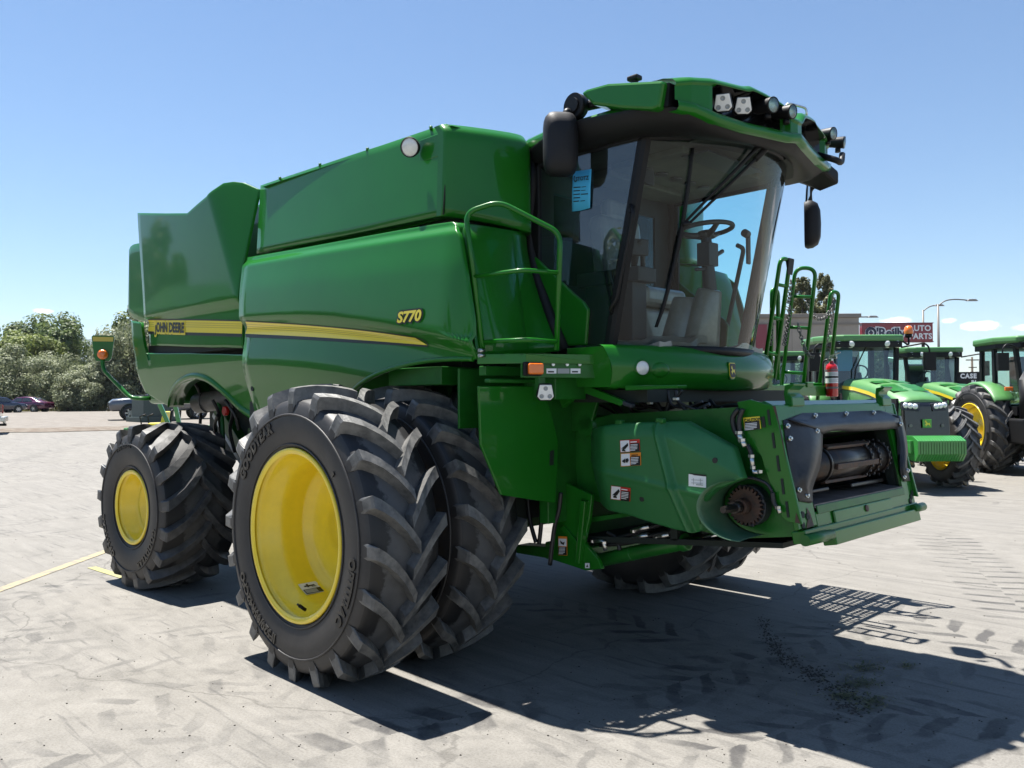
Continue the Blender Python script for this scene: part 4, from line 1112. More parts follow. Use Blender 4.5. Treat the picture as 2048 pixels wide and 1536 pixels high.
obj('lamp_lens', MB().lathe([(.004, .045), (.014, .03), (.017, 0)], p, n, 28), 'lamp_white', nl)
p2, n2 = nose_px(1318, 739)
e1 = Vector((0, 0, 1)).cross(n2).normalized(); e2 = n2.cross(e1)
bl_ = MB(); bl_.grid([[p2+n2*d+e1*math.cos(t)*r*1.15+e2*math.sin(t)*r*.8 for t in [2*math.pi*i/28 for i in range(29)]] for r, d in ((.062, -.01), (.052, .008), (.035, .014), (.012, .016), (.0, .016))])
obj('lamp_blank', bl_, 'green', combine)
# emblem with a leaping stag
p, n = nose_px(1463, 738); ex = Vector((0, 0, 1)).cross(n).normalized(); ey = n.cross(ex)
em = MB()
shp = rnd([(-.034, .045), (.034, .045), (.031, -.03), (.016, -.05), (-.016, -.05), (-.031, -.03)], .016, 4, True) if False else None
def shield_pts(k): return [(x*k, y*k) for x, y in [(-.026, .046), (.026, .046), (.034, .038), (.035, .01), (.033, -.026), (.026, -.042), (.012, -.05), (-.012, -.05), (-.026, -.042), (-.033, -.026), (-.035, .01), (-.034, .038)]]
for i, (k, d) in enumerate(((1.22, .004), (1.08, .007), (.98, .010))): em.mat(i).prism([p-n*.03+ex*x+ey*y for x, y in shield_pts(k)], n*(.03+d))
deer = [(-.024, .012), (-.021, .030), (-.017, .022), (-.012, .034), (-.010, .022), (-.006, .018), (-.004, .010), (.008, .004), (.020, .004), (.026, .010), (.024, -.002), (.026, -.016), (.030, -.028), (.025, -.027), (.020, -.016), (.012, -.012), (.0, -.012), (-.006, -.020), (-.016, -.030), (-.014, -.018), (-.020, -.012), (-.028, -.016), (-.018, -.004), (-.012, .002), (-.016, .010)]
em.mat(1).add([p+n*.0108+ex*x*.9+ey*y for x, y in deer], [tuple(range(len(deer)))])
obj('emblem', em, ['green', 'decal_yellow', 'ink'], combine)
# ------------------------------------------------------------------ right-hand platform, rail and lamp panel
PFO = [(1.0, -1.63), (1.25, -1.46), (1.47, -.86)]       # outer edge of the platform in plan
def perforated(x0, x1, y0, y1, z, cs, ok):
    mb = MB()
    for i in range(int((x1-x0)/cs)):
        for j in range(int((y1-y0)/cs)):
            cx, cy_ = x0+(i+.5)*cs, y0+(j+.5)*cs; h = cs/2; r = cs*.32 if ok(cx, cy_) == 2 else .003
            if not ok(cx, cy_): continue
            o8 = [(cx+r*math.cos(R_(22.5+45*k)), cy_+r*math.sin(R_(22.5+45*k)), z) for k in range(8)]
            a = h*.41
            sq = [(cx+p, cy_+q, z) for p, q in ((h, a), (a, h), (-a, h), (-h, a), (-h, -a), (-a, -h), (a, -h), (h, -a))]
            co_ = [(cx+p, cy_+q, z) for p, q in ((h, h), (-h, h), (-h, -h), (h, -h))]
            mb.add(sq+o8+co_, [(k, (k+1) % 8, 8+(k+1) % 8, 8+k) for k in range(8)]+[(0, 16, 1), (2, 17, 3), (4, 18, 5), (6, 19, 7)])
    return mb
pf = MB()
for a, b in zip(PFO, PFO[1:]+[(1.0, -.86)]):
    a, b = Vector((*a, 2.0)), Vector((*b, 2.0)); n_ = Vector((-(b-a).y, (b-a).x, 0)).normalized()*.02; pf.prism([a, b, b+n_, a+n_], (0, 0, .06))
obj('platform', pf, 'green', combine, bevel=.004)
def inpl(x, y):
    e = .03+.0
    if x < 1.0 or y > -.87 or y < -1.6: return 0
    lim = 1.0+(y+1.63)/(.17)*.25 if y < -1.46 else 1.25+(y+1.46)/.6*.22
    return 0 if x > lim-.012 else (2 if x < lim-.07 and y < -.92 else 1)
obj('platform_deck', perforated(1.0, 1.48, -1.62, -.86, 2.052, .034, inpl), 'green_dull', combine)
pfd = Vector((.22, .60, 0)).normalized(); pfn = Vector((pfd.y, -pfd.x, 0)); PF0 = Vector((1.235, -1.46, 0))
def pfx(u, v, d=0):
    """survey point on the lamp panel under the platform's front edge"""
    r = at(u, v, D=1)-CAM; o = PF0+pfn*d; t = (o-CAM).dot(pfn)/r.dot(pfn); return CAM+r*t
pf = MB().prism([pfx(1043, 722), pfx(1222, 727), pfx(1222, 757), pfx(1043, 755)], -pfn*.02)
obj('lamp_panel', pf, 'green_dull', combine, bevel=.004)
blt = MB()
for u in (1105, 1133, 1158):
    q = pfx(u, 729); blt.cyl(q, q+pfn*.012, .011, n=10)
for u, v in ((961, 701), (961, 711)):
    q = at(u, v, Y=-1.635); blt.cyl(q+Vector((0, .03, 0)), q+Vector((0, -.012, 0)), .012, n=10)
obj_split('bolt_head', blt, 'steel', combine)
def pbox(u, v, w, h, d0, d1):
    c = pfx(u, v); return MB().prism([c+pfd*a*w/2+Vector((0, 0, b*h/2))+pfn*d0 for a, b in ((-1, -1), (1, -1), (1, 1), (-1, 1))], pfn*(d1-d0))
al = obj('amber_lamp', pbox(1063, 738, .125, .085, .002, .022), 'black', combine, bevel=.008)
obj('lamp_lens', pbox(1066, 738, .10, .068, .021, .055), 'orange', al, bevel=.012, seg=3)
ds = MB()
for u0, u1, mi in ((1093, 1113, 0), (1141, 1161, 0), (1115, 1139, 1)):
    for k, (z0, z1, m_) in enumerate(((737, 747, mi), (742, 745, 2))):
        if k and mi: continue
        w0, w1 = (u0, u1) if not k else (u0+3, u1-5)
        ds.mat(m_).add([pfx(w0, z1, .003+.001*k), pfx(w1, z1, .003+.001*k), pfx(w1, z0, .003+.001*k), pfx(w0, z0, .003+.001*k)], [(0, 1, 2, 3)])
obj('part_sticker', ds, ['white', 'grey_print', 'ink'], combine)
hx = pfx(1091, 785, .02)
hex_lamp(combine, hx, (.75, -.65, -.08), .05)
bm_ = MB().bb(hx.x-.06, hx.x-.03, hx.y-.03, hx.y+.03, hx.z+.02, 1.93); obj('lamp_bracket', bm_, 'green_dull', combine)
rl = MB()
ra = lambda u, v: at(u, v, Y=-1.60)
rb = lambda u, v: at(u, v, Y=-1.47)
rc = lambda u, v: at(u, v, Y=-1.22)
rl.tube(rnd([ra(965, 697), ra(931, 425), rb(998, 403), rc(1121, 466), rc(1113, 700)], .075, 6), .017, 12)
rl.tube(rnd([ra(948, 553), rb(1048, 540), rc(1118, 546)], .05), .0145, 10)
rl.tube(rnd([ra(962, 684), rb(1058, 679), rc(1114, 684)], .05), .0145, 10)
obj('handrail', rl, 'green', combine)
# blue stock sheet taped inside the door window
def sheet():
    c = lambda u, v, k=0: at(u, v, Y=-.868-.001*k)
    mb = MB(); T = resample([c(1146, 343), c(1163, 341), c(1183, 338)], 8); B = resample([c(1144, 423), c(1162, 421), c(1180, 416)], 8)
    mb.grid([T, [a.lerp(b, .5)+Vector((0, -.004, 0)) for a, b in zip(T, B)], B], back=(0, .0015, 0))
    mb.mat(1)
    for k, (v, u0, u1, h) in enumerate(((374, 1147, 1161, 2), (381, 1147, 1160, 2), (388, 1147, 1160, 2), (395, 1147, 1160, 2), (402, 1147, 1158, 2), (373.5, 1163, 1172, 1.2), (380.5, 1162, 1171, 1.2), (387.5, 1162, 1176, 2), (401.5, 1161, 1170, 1.2))):
        mb.add([c(u0, v, 6), c(u1, v-1, 6), c(u1, v-1+h, 6), c(u0, v+h, 6)], [(0, 1, 2, 3)])
    a, b = c(1150, 361, 6), c(1176, 358, 6); put_text(mb, 'STOTZ', .036, (a+b)/2+Vector((.006, 0, -.004)), b-a, (0, 0, 1), .001, .001)
    a = c(1151, 357, 6); mb.tube([a+Vector((.014*math.cos(t*.5), 0, .02*math.sin(t*.5))) for t in range(4, 12)], .003, 5)
    return mb
paper = obj('paper_sheet', sheet(), ['paper', 'ink'])
tag(paper, 'blue printed stock sheet taped to the cab door glass of the combine harvester', 'paper sheet')
# ------------------------------------------------------------------ combine: feeder house and front chassis
fp = MB(); PX = 1.06
poly = [at(u, v, X=PX) for u, v in [(958, 772), (1085, 772), (1103, 826), (1117, 882), (1115, 950), (1111, 1006), (1080, 1002), (1003, 990), (962, 890)]]
fp.prism(poly, (-.02, 0, 0))
pair('front_mud_shield', fp, 'green', combine, bevel=.006)
sl = MB(); q = [at(u, v, X=PX+.002) for u, v in [(1100, 902), (1108, 900), (1107, 930), (1099, 931)]]; sl.prism(q, (.002, 0, 0)); obj('slot', sl, 'deep', combine)
fw = MB().bb(.96, 1.02, -1.58, 1.58, 1.93, 1.99).bb(.9, .98, -.98, .98, .95, 1.98).bb(.9, .98, -.70, .70, .70, .95)
obj('front_bulkhead', fw, 'green_dull', combine, bevel=.005)
tb = MB(); tb.bb(1.03, 1.075, -1.60, -1.0, 1.885, 1.91); pair('shield_rail', tb, 'green_dull', combine, bevel=.006)
# perforated screen under the side shield
ps = MB(); a0 = at(812, 742, Y=-1.15); a1 = at(872, 742, Y=-1.15)
for i in range(15):
    for j in range(9):
        x = a0.x+.02+(a1.x-a0.x)*i/14+(.012 if j % 2 else 0); ps.cyl((x, -1.165, 1.72+.026*j), (x, -1.163, 1.72+.026*j), .0085, n=8)
pf_ = MB().bb(a0.x-.05, a1.x+.15, -1.16, -1.12, 1.66, 1.97)
obj('side_screen', pf_, 'green_dull', combine); obj('screen_holes', ps, 'deep', combine)
# body of the feeder house
bd = MB().prism([(.95, -.70, 1.60), (1.3, -.70, 1.68), (2.42, -.70, 1.74), (2.60, -.70, 1.02), (2.2, -.70, .96), (1.6, -.70, 1.02), (1.0, -.70, 1.12)], (0, .02, 0))
pair('feeder_side_wall', bd, 'green_dull', combine)
bd = MB().prism([(.95, -.69, 1.55), (1.3, -.69, 1.60), (2.3, -.69, 1.66), (2.3, -.69, 1.62), (.95, -.69, 1.50)], (0, 1.38, 0)).prism([(1.0, -.69, .84), (2.5, -.69, .97), (2.5, -.69, .94), (1.0, -.69, .80)], (0, 1.38, 0)).bb(1.75, 1.8, -.69, .69, .9, 1.62)
obj('feeder_deck', bd, 'deep', combine)
bd = MB()
for k in range(4): bd.bb(1.15+.3*k, 1.19+.3*k, -.68, .68, 1.60+.02*k, 1.66+.02*k)
obj_split('feeder_top_rib', bd, 'green_dull', combine)
up = MB().prism([at(u, v, Y=-.74) for u, v in [(1133, 764), (1196, 764), (1196, 800), (1178, 862), (1128, 862)]], (0, .03, 0))
obj('feeder_post', up, 'green_dull', combine, bevel=.006)
pv = MB().cyl((1.10, -.74, 1.60), (1.10, .74, 1.60), .07, n=28); obj('feeder_pivot', pv, 'green_dull', combine)
# plastic drive shield
def zcr(x): return 1.335-.13*(x-1.4)
def y_fs(x, z):
    y = -1.0+.26*max(0, (1.47-x)/.31)**1.25
    dz = zcr(x)-z; y += .34*(dz*dz/(abs(dz)+.03) if dz > 0 else 0)-.008*math.exp(-(dz/.02)**2)
    y += .05*sm(1.55, 1.70, z)
    xr = 1.86+.30*(1.63-z)      # rib that runs down the cover
    y += -.022*math.exp(-((x-xr)/.018)**4)+.03*sm(xr, xr+.03, x)
    dd = max(0, (z+.42*(x-1.9))-1.56); y += .45*dd*dd/(dd+.03)
    return y
fs_t = [(1120, 880), (1128, 869), (1150, 863), (1195, 857), (1240, 850), (1311, 848), (1345, 846), (1368, 846), (1415, 871), (1461, 896), (1470, 925), (1480, 957)]
fs_b = [(1120, 968), (1130, 974), (1150, 983), (1188, 1001), (1253, 1026), (1303, 1043), (1345, 1056), (1383, 1063), (1399, 1058), (1399, 1034), (1402, 1005), (1424, 980)]
obj('drive_shield', skin(fs_t, fs_b, y_fs, 130, 70, thick=.06, roll=.022), 'green_plastic', combine)
SC = at(1487, 1012, Y=-.95)
sc = MB(); rows = []
for j in range(9):
    y = -1.01+.27*j/8; fl = .008*(1-j/8)**3
    rows.append([Vector((2.395+(.228+fl)*math.cos(R_(a)), y, 1.171+(.155+fl)*math.sin(R_(a)))) for a in [96+ (276-96)*i/30 for i in range(31)]])
rows = [[p for p in r] for r in rows]
sc.grid(rows, back=(-.012, 0, -.002))
obj('sprocket_scoop', sc, 'green_scoop', combine)
SP = at(1489, 1012, Y=-.80)
sp = MB()
n = 26; ring = []
for i in range(n*4):
    a = 2*math.pi*i/(n*4); r = (.094, .094, .112, .112)[i % 4]; ring.append((SP.x+r*math.cos(a), -.80, SP.z+r*math.sin(a)))
sp.prism(ring, (0, .02, 0)).cyl((SP.x, -.86, SP.z), (SP.x, -.78, SP.z), .045, n=24)
spk = obj('drive_sprocket', sp, 'rust', combine, bevel=.002, seg=1)
hx_ = MB().cyl((SP.x, -.99, SP.z), (SP.x, -.82, SP.z), .024, n=8, smooth=False).cyl((SP.x, -1.03, SP.z), (SP.x, -.99, SP.z), .019, .024, n=8, smooth=False).cyl((SP.x, -.92, SP.z), (SP.x, -.85, SP.z), .033)
obj('drive_shaft', hx_, 'dark_steel', combine)
hs = MB().cyl((SP.x, -.775, SP.z), (SP.x, -.70, SP.z), .118, n=28)
for a in (20, 110, 200, 290): hs.cyl((SP.x+.112*math.cos(R_(a)), -.79, SP.z+.112*math.sin(R_(a))), (SP.x+.112*math.cos(R_(a)), -.77, SP.z+.112*math.sin(R_(a))), .012, n=8)
obj('bearing_housing', hs, 'dark_grey', combine, bevel=.006)
# --- face frame, tilted so that its foot is ahead of its head
FO = Vector((2.69, 0, .99)); FT = Vector((2.53, 0, 1.77))
fb = (FT-FO).normalized(); fa_ = Vector((0, 1, 0)); fn = fa_.cross(fb).normalized()
if fn.x < 0: fn = -fn
def F(a, b, d=0): return FO+fa_*a+fb*b+fn*d
def fpx(u, v, d=0):
    r = (at(u, v, D=1)-CAM); o = FO+fn*d
    t = (o-CAM).dot(fn)/r.dot(fn); return CAM+r*t
def fab(u, v): p = fpx(u, v)-FO; return p.dot(fa_), p.dot(fb)
HW, FH = .84, .77
fl = MB()
pl_ = [at(u, v, Y=-.85) for u, v in [(1474, 804), (1482, 842), (1492, 880), (1522, 912), (1530, 940), (1547, 988), (1563, 1034), (1574, 1043), (1604, 1049), (1548, 812), (1500, 799)]]
fl.prism(pl_, (0, .022, 0)); pair('face_flange', fl, 'green', combine, bevel=.004)
so_ = MB()
for k in range(5):
    t = .08+.2*k; c = at(1538+9.2*k, 835+46*k, Y=-.852); so_.box(c, (.014, .004, .085), Matrix.Rotation(-.12, 3, 'Y'))
c = at(1527, 844, Y=-.852); so_.box(c, (.02, .004, .06), Matrix.Rotation(-.12, 3, 'Y'))
obj_split('flange_slot', so_, 'deep', combine)
ff = MB()
def fbox(a0, a1, b0, b1, d0, d1, mb=None):
    vs = [F(a, b, d) for d in (d0, d1) for b in (b0, b1) for a in (a0, a1)]
    return (mb or ff).add(vs, [(0, 1, 3, 2), (4, 6, 7, 5), (0, 4, 5, 1), (2, 3, 7, 6), (0, 2, 6, 4), (1, 5, 7, 3)])
fbox(-HW, -.62, .09, FH, -.03, .0); fbox(.68, HW, .06, FH, -.03, .0)
fbox(-.62, .68, .60, FH, -.03, .0); fbox(-.62, .68, .06, .165, -.03, .0)
obj('face_frame', ff, 'green', combine, bevel=.006)
tp = MB()
tp.prism([F(-HW+.01, FH, -.01), F(-HW+.01, FH+.035, -.06), F(-HW+.01, FH+.035, -.20), F(-HW+.01, FH-.10, -.24), F(-HW+.01, FH-.1, -.03)], (0, 2*HW-.02, 0))
obj('face_top_beam', tp, 'green', combine, bevel=.006)
for u in (1592, 1770):
    a, b = fab(u, 806)
    hk = MB(); prof = [(-.03, -.02), (.015, -.02), (.02, .03), (.0, .055), (.005, .075), (.045, .095), (.045, .105), (-.01, .105), (-.025, .06)]
    hk.prism([F(a-.075, b+z, d) for d, z in prof], fa_*.15); obj('latch_hook', hk, 'green', combine, bevel=.005)
bb_ = MB(); fbox(-HW+.02, HW-.02, .015, .085, -.06, .02, bb_); fbox(-HW+.30, HW-.10, -.03, .05, -.03, .05, bb_); fbox(-.42, .42, .075, .15, .0, .014, bb_)
obj('face_bottom_beam', bb_, 'green', combine, bevel=.01)
rd = MB(); rd.cyl(F(-HW-.03, .035, .035), F(-HW+.28, .03, .035), .03, n=16).cyl(F(HW-.16, .05, .03), F(HW+.03, .05, .03), .028, n=16)
obj_split('latch_rod', rd, 'green_dull', combine)
rp = MB()
for a, b, r in ((-HW+.07, .165, .018), (-HW+.12, .15, .018), (-HW+.05, .11, .018), (HW-.09, .10, .018), (HW-.06, .125, .018), (HW-.03, .15, .018)): rp.cyl(F(a, b, -.002), F(a, b, .006), r, n=14)
obj_split('frame_hole', rp, 'deep', combine)
rs = MB(); rs.add([F(a, b, .003) for a, b in ((-HW+.08, .09), (-HW+.17, .095), (-HW+.16, .16), (-HW+.13, .20), (-HW+.11, .13))], [(0, 1, 2, 3, 4)]); rs.add([at(u, v, Y=-.853) for u, v in [(1592, 1025), (1601, 1047), (1590, 1045)]], [(0, 1, 2)]); rs.add([at(u, v, Y=-.853) for u, v in [(1545, 812), (1551, 812), (1566, 880), (1572, 925), (1568, 905), (1558, 850)]], [(0, 1, 2, 3, 4, 5)])
obj_split('rust_patch', rs, 'rust', combine)
ins = MB(); ins.prism([F(-.62, .16, -.02), F(-.62, .60, -.02), F(-.62, .60, -.75), F(-.62, .05, -.75)], (0, .012, 0)); ins.prism([F(.68, .16, -.02), F(.68, .60, -.02), F(.68, .60, -.75), F(.68, .05, -.75)], (0, .012, 0))
ins.prism([F(-.62, .60, -.02), F(.68, .60, -.02), F(.68, .62, -.75), F(-.62, .62, -.75)], (0, 0, .01))
obj('feeder_mouth', ins, 'deep', combine)
fl_ = MB(); fl_.prism([F(-.61, .205, .0), F(.675, .205, .0), F(.675, .37, -.62), F(-.61, .37, -.62)], fb*-.02)
obj('feeder_floor', fl_, 'floor_steel', combine)
lipb = MB(); fbox(-.60, .675, .15, .198, .0, .008, lipb); obj('floor_lip', lipb, 'green_dull', combine, bevel=.004)
lb = MB(); a, b = fab(1728, 1017); lb.cyl(F(a, b+.0, .01), F(a, b, .022), .02, n=16); obj('lip_bolt', lb, 'rust', combine)
# drum with slats
DC = F(0, .425, -.10); DR = .10
dm = MB().cyl(DC+fa_*-.55, DC+fa_*.60, DR, n=40)
for a in (-.545, -.30, .28, .40, .555): dm.cyl(DC+fa_*(a-.012), DC+fa_*(a+.012), DR+.012, n=40)
obj('feeder_drum', dm, 'dark_steel', combine)
dl = MB()
for k in range(5):
    t = R_(-5+72*k); rot = Matrix.Rotation(-t, 3, 'Y'); q = DC+Vector((math.cos(t), 0, math.sin(t)))*(DR+.012); dl.box(q+fa_*.05, (.02, .60, .035), rot)
obj_split('drum_slat', dl, 'rust', combine, bevel=.004)
dbt = MB()
for k in range(40):
    t = R_(9*k)
    for a in (-.545, .28, .40, .555): 
        if k % 2 == 0: dbt.box(DC+fa_*a+Vector((math.cos(t), 0, math.sin(t)))*(DR+.014), (.014, .014, .014))
obj_split('drum_bolt', dbt, 'dark_grey', combine)
ch = MB(); fbox(-.58, -.26, .265, .285, -.14, -.06, ch); fbox(.10, .60, .255, .28, -.20, -.08, ch); obj_split('feeder_slat', ch, 'dark_steel', combine, bevel=.006)
# rubber flaps round the mouth
def flap(rows_px, depths, name):
    mb = MB(); rows = []
    for px, d in zip(rows_px, depths):
        rows.append(resample([fpx(u, v, dd) for (u, v), dd in zip(px, d)], 14, True))
    mb.grid(rows, back=fn*-.014)
    obj(name, mb, 'black_rubber', combine)
flap([[(1567, 840), (1572, 880), (1580, 930), (1590, 980), (1600, 1003)],
      [(1580, 838), (1586, 880), (1594, 925), (1601, 965), (1612, 1004)],
      [(1615, 840), (1621, 880), (1619, 925), (1610, 965), (1622, 1006)],
      [(1637, 845), (1641, 885), (1632, 930), (1616, 975), (1625, 1005)],
      [(1646, 850), (1645, 895), (1640, 935), (1626, 975), (1626, 1000)]],
     [[.006]*5, [.01, .02, .02, .02, .01], [.04, .07, .07, .05, .01], [.05, .07, .06, .04, .01], [.02, .03, .02, .01, .0]], 'mouth_flap')
flap([[(1606, 826), (1660, 825), (1720, 822), (1760, 821)], [(1575, 838), (1650, 836), (1720, 832), (1792, 829)], [(1600, 846), (1660, 843), (1730, 838), (1797, 836)], [(1640, 860), (1680, 853), (1740, 848), (1800, 846)], [(1644, 869), (1672, 861), (1720, 862), (1795, 857)]],
     [[.006]*4, [.01]*4, [.05]*4, [.065, .06, .06, .05], [.03]*4], 'mouth_flap')
flap([[(1785, 830), (1797, 868), (1799, 905), (1801, 940), (1806, 963)], [(1797, 831), (1804, 868), (1808, 905), (1806, 940), (1811, 963)], [(1803, 832), (1812, 868), (1816, 900), (1816, 935), (1821, 962)]],
     [[.02, .03, .02, .01, .0], [.05, .05, .05, .04, .01], [.01]*5], 'mouth_flap')
for u, v, d in ((1575, 852, .02), (1580, 877, .025), (1598, 980, .02), (1614, 991, .02), (1634, 862, .06), (1630, 831, .012), (1692, 827, .012), (1747, 825, .012), (1801, 848, .055), (1815, 941, .03), (1808, 954, .02)):
    q = fpx(u, v, d); obj('flap_bolt', MB().cyl(q-fn*.01, q+fn*.006, .014, n=14).cyl(q+fn*.006, q+fn*.014, .008, n=8), 'steel', combine)
# --- lift cylinder, lower frame, hoses
cy = MB(); c0, c1 = at(1192, 1122, Y=-.62), at(1375, 1083, Y=-.62); dd_ = (c1-c0).normalized()
cy.cyl(c0-dd_*.06, c1, .047, n=28).cyl(c1-dd_*.05, c1, .056, n=28).cyl(c0+dd_*.32, c0+dd_*.33, .049, n=28)
lc = obj('lift_cylinder', cy, 'green_dull', combine, bevel=.006)
obj('cylinder_rod', MB().cyl(c1, c1+dd_*.42, .026, n=20), 'chrome', lc)
c2 = c0.copy(); c2.y = .62; c3 = c1.copy(); c3.y = .62
lc2 = obj('lift_cylinder', MB().cyl(c2-dd_*.06, c3, .047, n=20), 'green_dull', combine); obj('cylinder_rod', MB().cyl(c3, c3+dd_*.42, .026), 'chrome', lc2)
lf = MB(); lf.prism([at(u, v, Y=-.80) for u, v in [(1120, 960), (1184, 990), (1178, 1040), (1168, 1085), (1196, 1118), (1204, 1138), (1170, 1141), (1100, 1118), (1106, 1050)]], (0, .03, 0))
lf.prism([at(u, v, Y=-.82) for u, v in [(1118, 1055), (1127, 1051), (1163, 1094), (1160, 1103)]], (0, .02, 0)); lf.prism([at(u, v, Y=-.84) for u, v in [(1160, 1000), (1170, 1003), (1158, 1128), (1150, 1126)]], (0, .05, 0))
obj('lift_bracket', lf, 'green', combine, bevel=.005)
ax2 = MB(); ax2.bb(.75, 1.12, -.77, .77, .66, .78).prism([at(u, v, Y=-.78) for u, v in [(1030, 1090), (1110, 1095), (1110, 1120), (1030, 1106)]], (0, .15, 0)); obj('front_cross_member', ax2, 'green_dull', combine, bevel=.01)
fx = MB().prism([at(u, v, Y=-.70) for u, v in [(1172, 1036), (1270, 1023), (1270, 1031), (1172, 1046)]], (0, .08, 0)); obj('feeder_strut', fx, 'green_dull', combine)
hh = MB()
def hose(pts, r=.014, Y=-.66, mb=None): (mb or hh).tube(resample([at(u, v, Y=Y) for u, v in pts], 18, True), r, 8)
for k, pts in enumerate(([(1185, 1085), (1240, 1075), (1300, 1055), (1350, 1040)], [(1200, 1090), (1260, 1085), (1310, 1070), (1360, 1062)], [(1215, 1065), (1232, 1075), (1240, 1100)], [(1122, 985), (1118, 1020), (1108, 1060), (1100, 1130)], [(1055, 985), (1060, 1040), (1072, 1085)], [(1083, 1000), (1082, 1050), (1078, 1088)])):
    hose(pts, .015, -.66 if k < 3 else -.9)
hose([(1478, 818), (1466, 835), (1470, 860), (1480, 876)], .016, -.86); hose([(1486, 818), (1478, 840), (1480, 865)], .014, -.88); hose([(1494, 890), (1500, 900), (1504, 914)], .014, -.88)
hose([(1545, 985), (1548, 1005), (1556, 1018)], .014, -.87); hose([(1450, 970), (1490, 955), (1530, 965), (1545, 985)], .009, -.86)
obj_split('hydraulic_hose', hh, 'hose', combine)
for pts, Y, r in (([(1186, 1082), (1200, 1081), (1208, 1085), (1211, 1101)], -.70, .016), ([(1478, 865), (1483, 885)], -.89, .017), ([(1484, 880), (1490, 893)], -.90, .016), ([(1503, 912), (1506, 935)], -.89, .014), ([(1506, 935), (1508, 945), (1520, 943)], -.89, .012), ([(1556, 1015), (1560, 1026)], -.88, .012), ([(1268, 1062), (1300, 1052)], -.66, .019), ([(1268, 1076), (1298, 1070)], -.66, .019), ([(1314, 1076), (1340, 1068)], -.66, .02)):
    P = [at(u, v, Y=Y) for u, v in pts]; sf = MB().tube(P, r, 10)
    for a in P[::2]: sf.cyl(a-Vector((.0, 0, .008)), a+Vector((0, 0, .008)), r*1.35, n=6, smooth=False)
    obj('hose_fitting', sf, 'steel', combine)
wl_ = MB(); rgh = random.Random(4)
for k in range(9):
    u0 = 1195+22*k+rgh.uniform(-8, 8); P = [(u0, 780), (u0+rgh.uniform(-10, 25), 800+rgh.uniform(0, 14)), (u0+rgh.uniform(10, 50), 812+rgh.uniform(0, 18)), (u0+rgh.uniform(30, 90), 800+rgh.uniform(0, 40))]
    wl_.tube(resample([at(u, v, Y=-.45-.03*k) for u, v in P], 14, True), rgh.choice((.009, .012, .016)), 6)
obj_split('wiring_loom', wl_, 'hose', combine)
wl_ = MB()
for k, (u, v) in enumerate(((1400, 820), (1420, 800), (1445, 812), (1380, 806))):
    wl_.tube(resample([at(u, v, Y=-.3), at(u+14, v+14, Y=-.35), at(u+40, v+4+6*k, Y=-.4), at(u+66, v+10, Y=-.42)], 12, True), .012, 6)
obj_split('wiring_loom', wl_, 'hose', combine)
tie = MB()
for u, v in ((1238, 797), (1300, 806), (1352, 798)):
    p = at(u, v, Y=-.75); tie.box(p, (.03, .03, .018))
obj_split('hose_clamp', tie, 'steel', combine, bevel=.003)
# service lock arm and brackets under the cab
la = MB(); la.prism([at(u, v, Y=-.92) for u, v in [(1118, 800), (1150, 775), (1165, 768), (1243, 800), (1246, 806), (1240, 812), (1168, 786), (1150, 793), (1124, 816)]], (0, .04, 0))
lk = obj('lock_arm', la, 'green', combine, bevel=.004)
obj('arm_grip', MB().prism([at(u, v, Y=-.922) for u, v in [(1245, 801), (1263, 808), (1262, 816), (1244, 811)]], (0, .045, 0)), 'dark_grey', lk, bevel=.006)
la = MB().prism([at(u, v, Y=-.84) for u, v in [(1122, 758), (1243, 762), (1242, 772), (1226, 782), (1120, 782)]], (0, .3, 0)); obj('cab_bracket', la, 'green', combine, bevel=.005)
la = MB().prism([at(u, v, Y=-.95) for u, v in [(1250, 771), (1355, 770), (1354, 776), (1250, 781)]], (0, .10, 0)); obj('foot_step', la, 'green', combine, bevel=.004)
bx = MB().bb(1.0, 1.25, -1.2, -.9, 1.78, 1.92); obj('hose_bundle_box', bx, 'green_dull', combine, bevel=.008)
ub_ = MB().bb(1.1, 1.7, -.85, .95, 1.76, 1.84).bb(1.35, 1.5, .2, .9, 1.66, 1.76); obj('cab_support', ub_, 'deep', combine)
# --- stickers on the covers
def decal(name, layers, prof=None, Y=None, lift=.004):
    """layers: (material slot, four photo corners)"""
    mb = MB(); slots = []
    for k, (mt, px) in enumerate(layers):
        if mt not in slots: slots.append(mt)
        mb.mat(slots.index(mt))
        P = []
        for u, v in px:
            p = on(u, v, prof, -1.0) if prof else at(u, v, Y=Y)
            p.y -= lift+.0012*k; P.append(p)
        mb.add(P, [tuple(range(len(P)))])
    return obj(name, mb, slots, combine)
def rq(u0, v0, u1, v1, sk=0, sx=0): return [(u0, v0), (u1, v0+sk), (u1+sx, v1+sk), (u0+sx, v1)]
def lines_(u0, v0, w, n, dv, mt, sk=0): return [(mt, rq(u0, v0+dv*k, u0+w*(1-.25*(k == n-1)), v0+dv*k+dv*.45, sk)) for k in range(n)]
decal('danger_sticker', [('sticker_red', rq(1240.5, 880.5, 1280, 905, -2.5, 1)), ('white', rq(1241.5, 881.5, 1259.5, 904, -1, 1)), ('ink', rq(1261, 887, 1279.5, 903.5, -1.2, 1)), ('ink', [(1244, 897), (1257, 886), (1258, 891), (1252, 898)]), ('ink', [(1245, 899), (1250, 897), (1253, 903), (1246, 902)])]+lines_(1263, 889, 14, 5, 2.8, 'white', -1)+[('white', rq(1264, 883, 1277, 885, -.8))], y_fs)
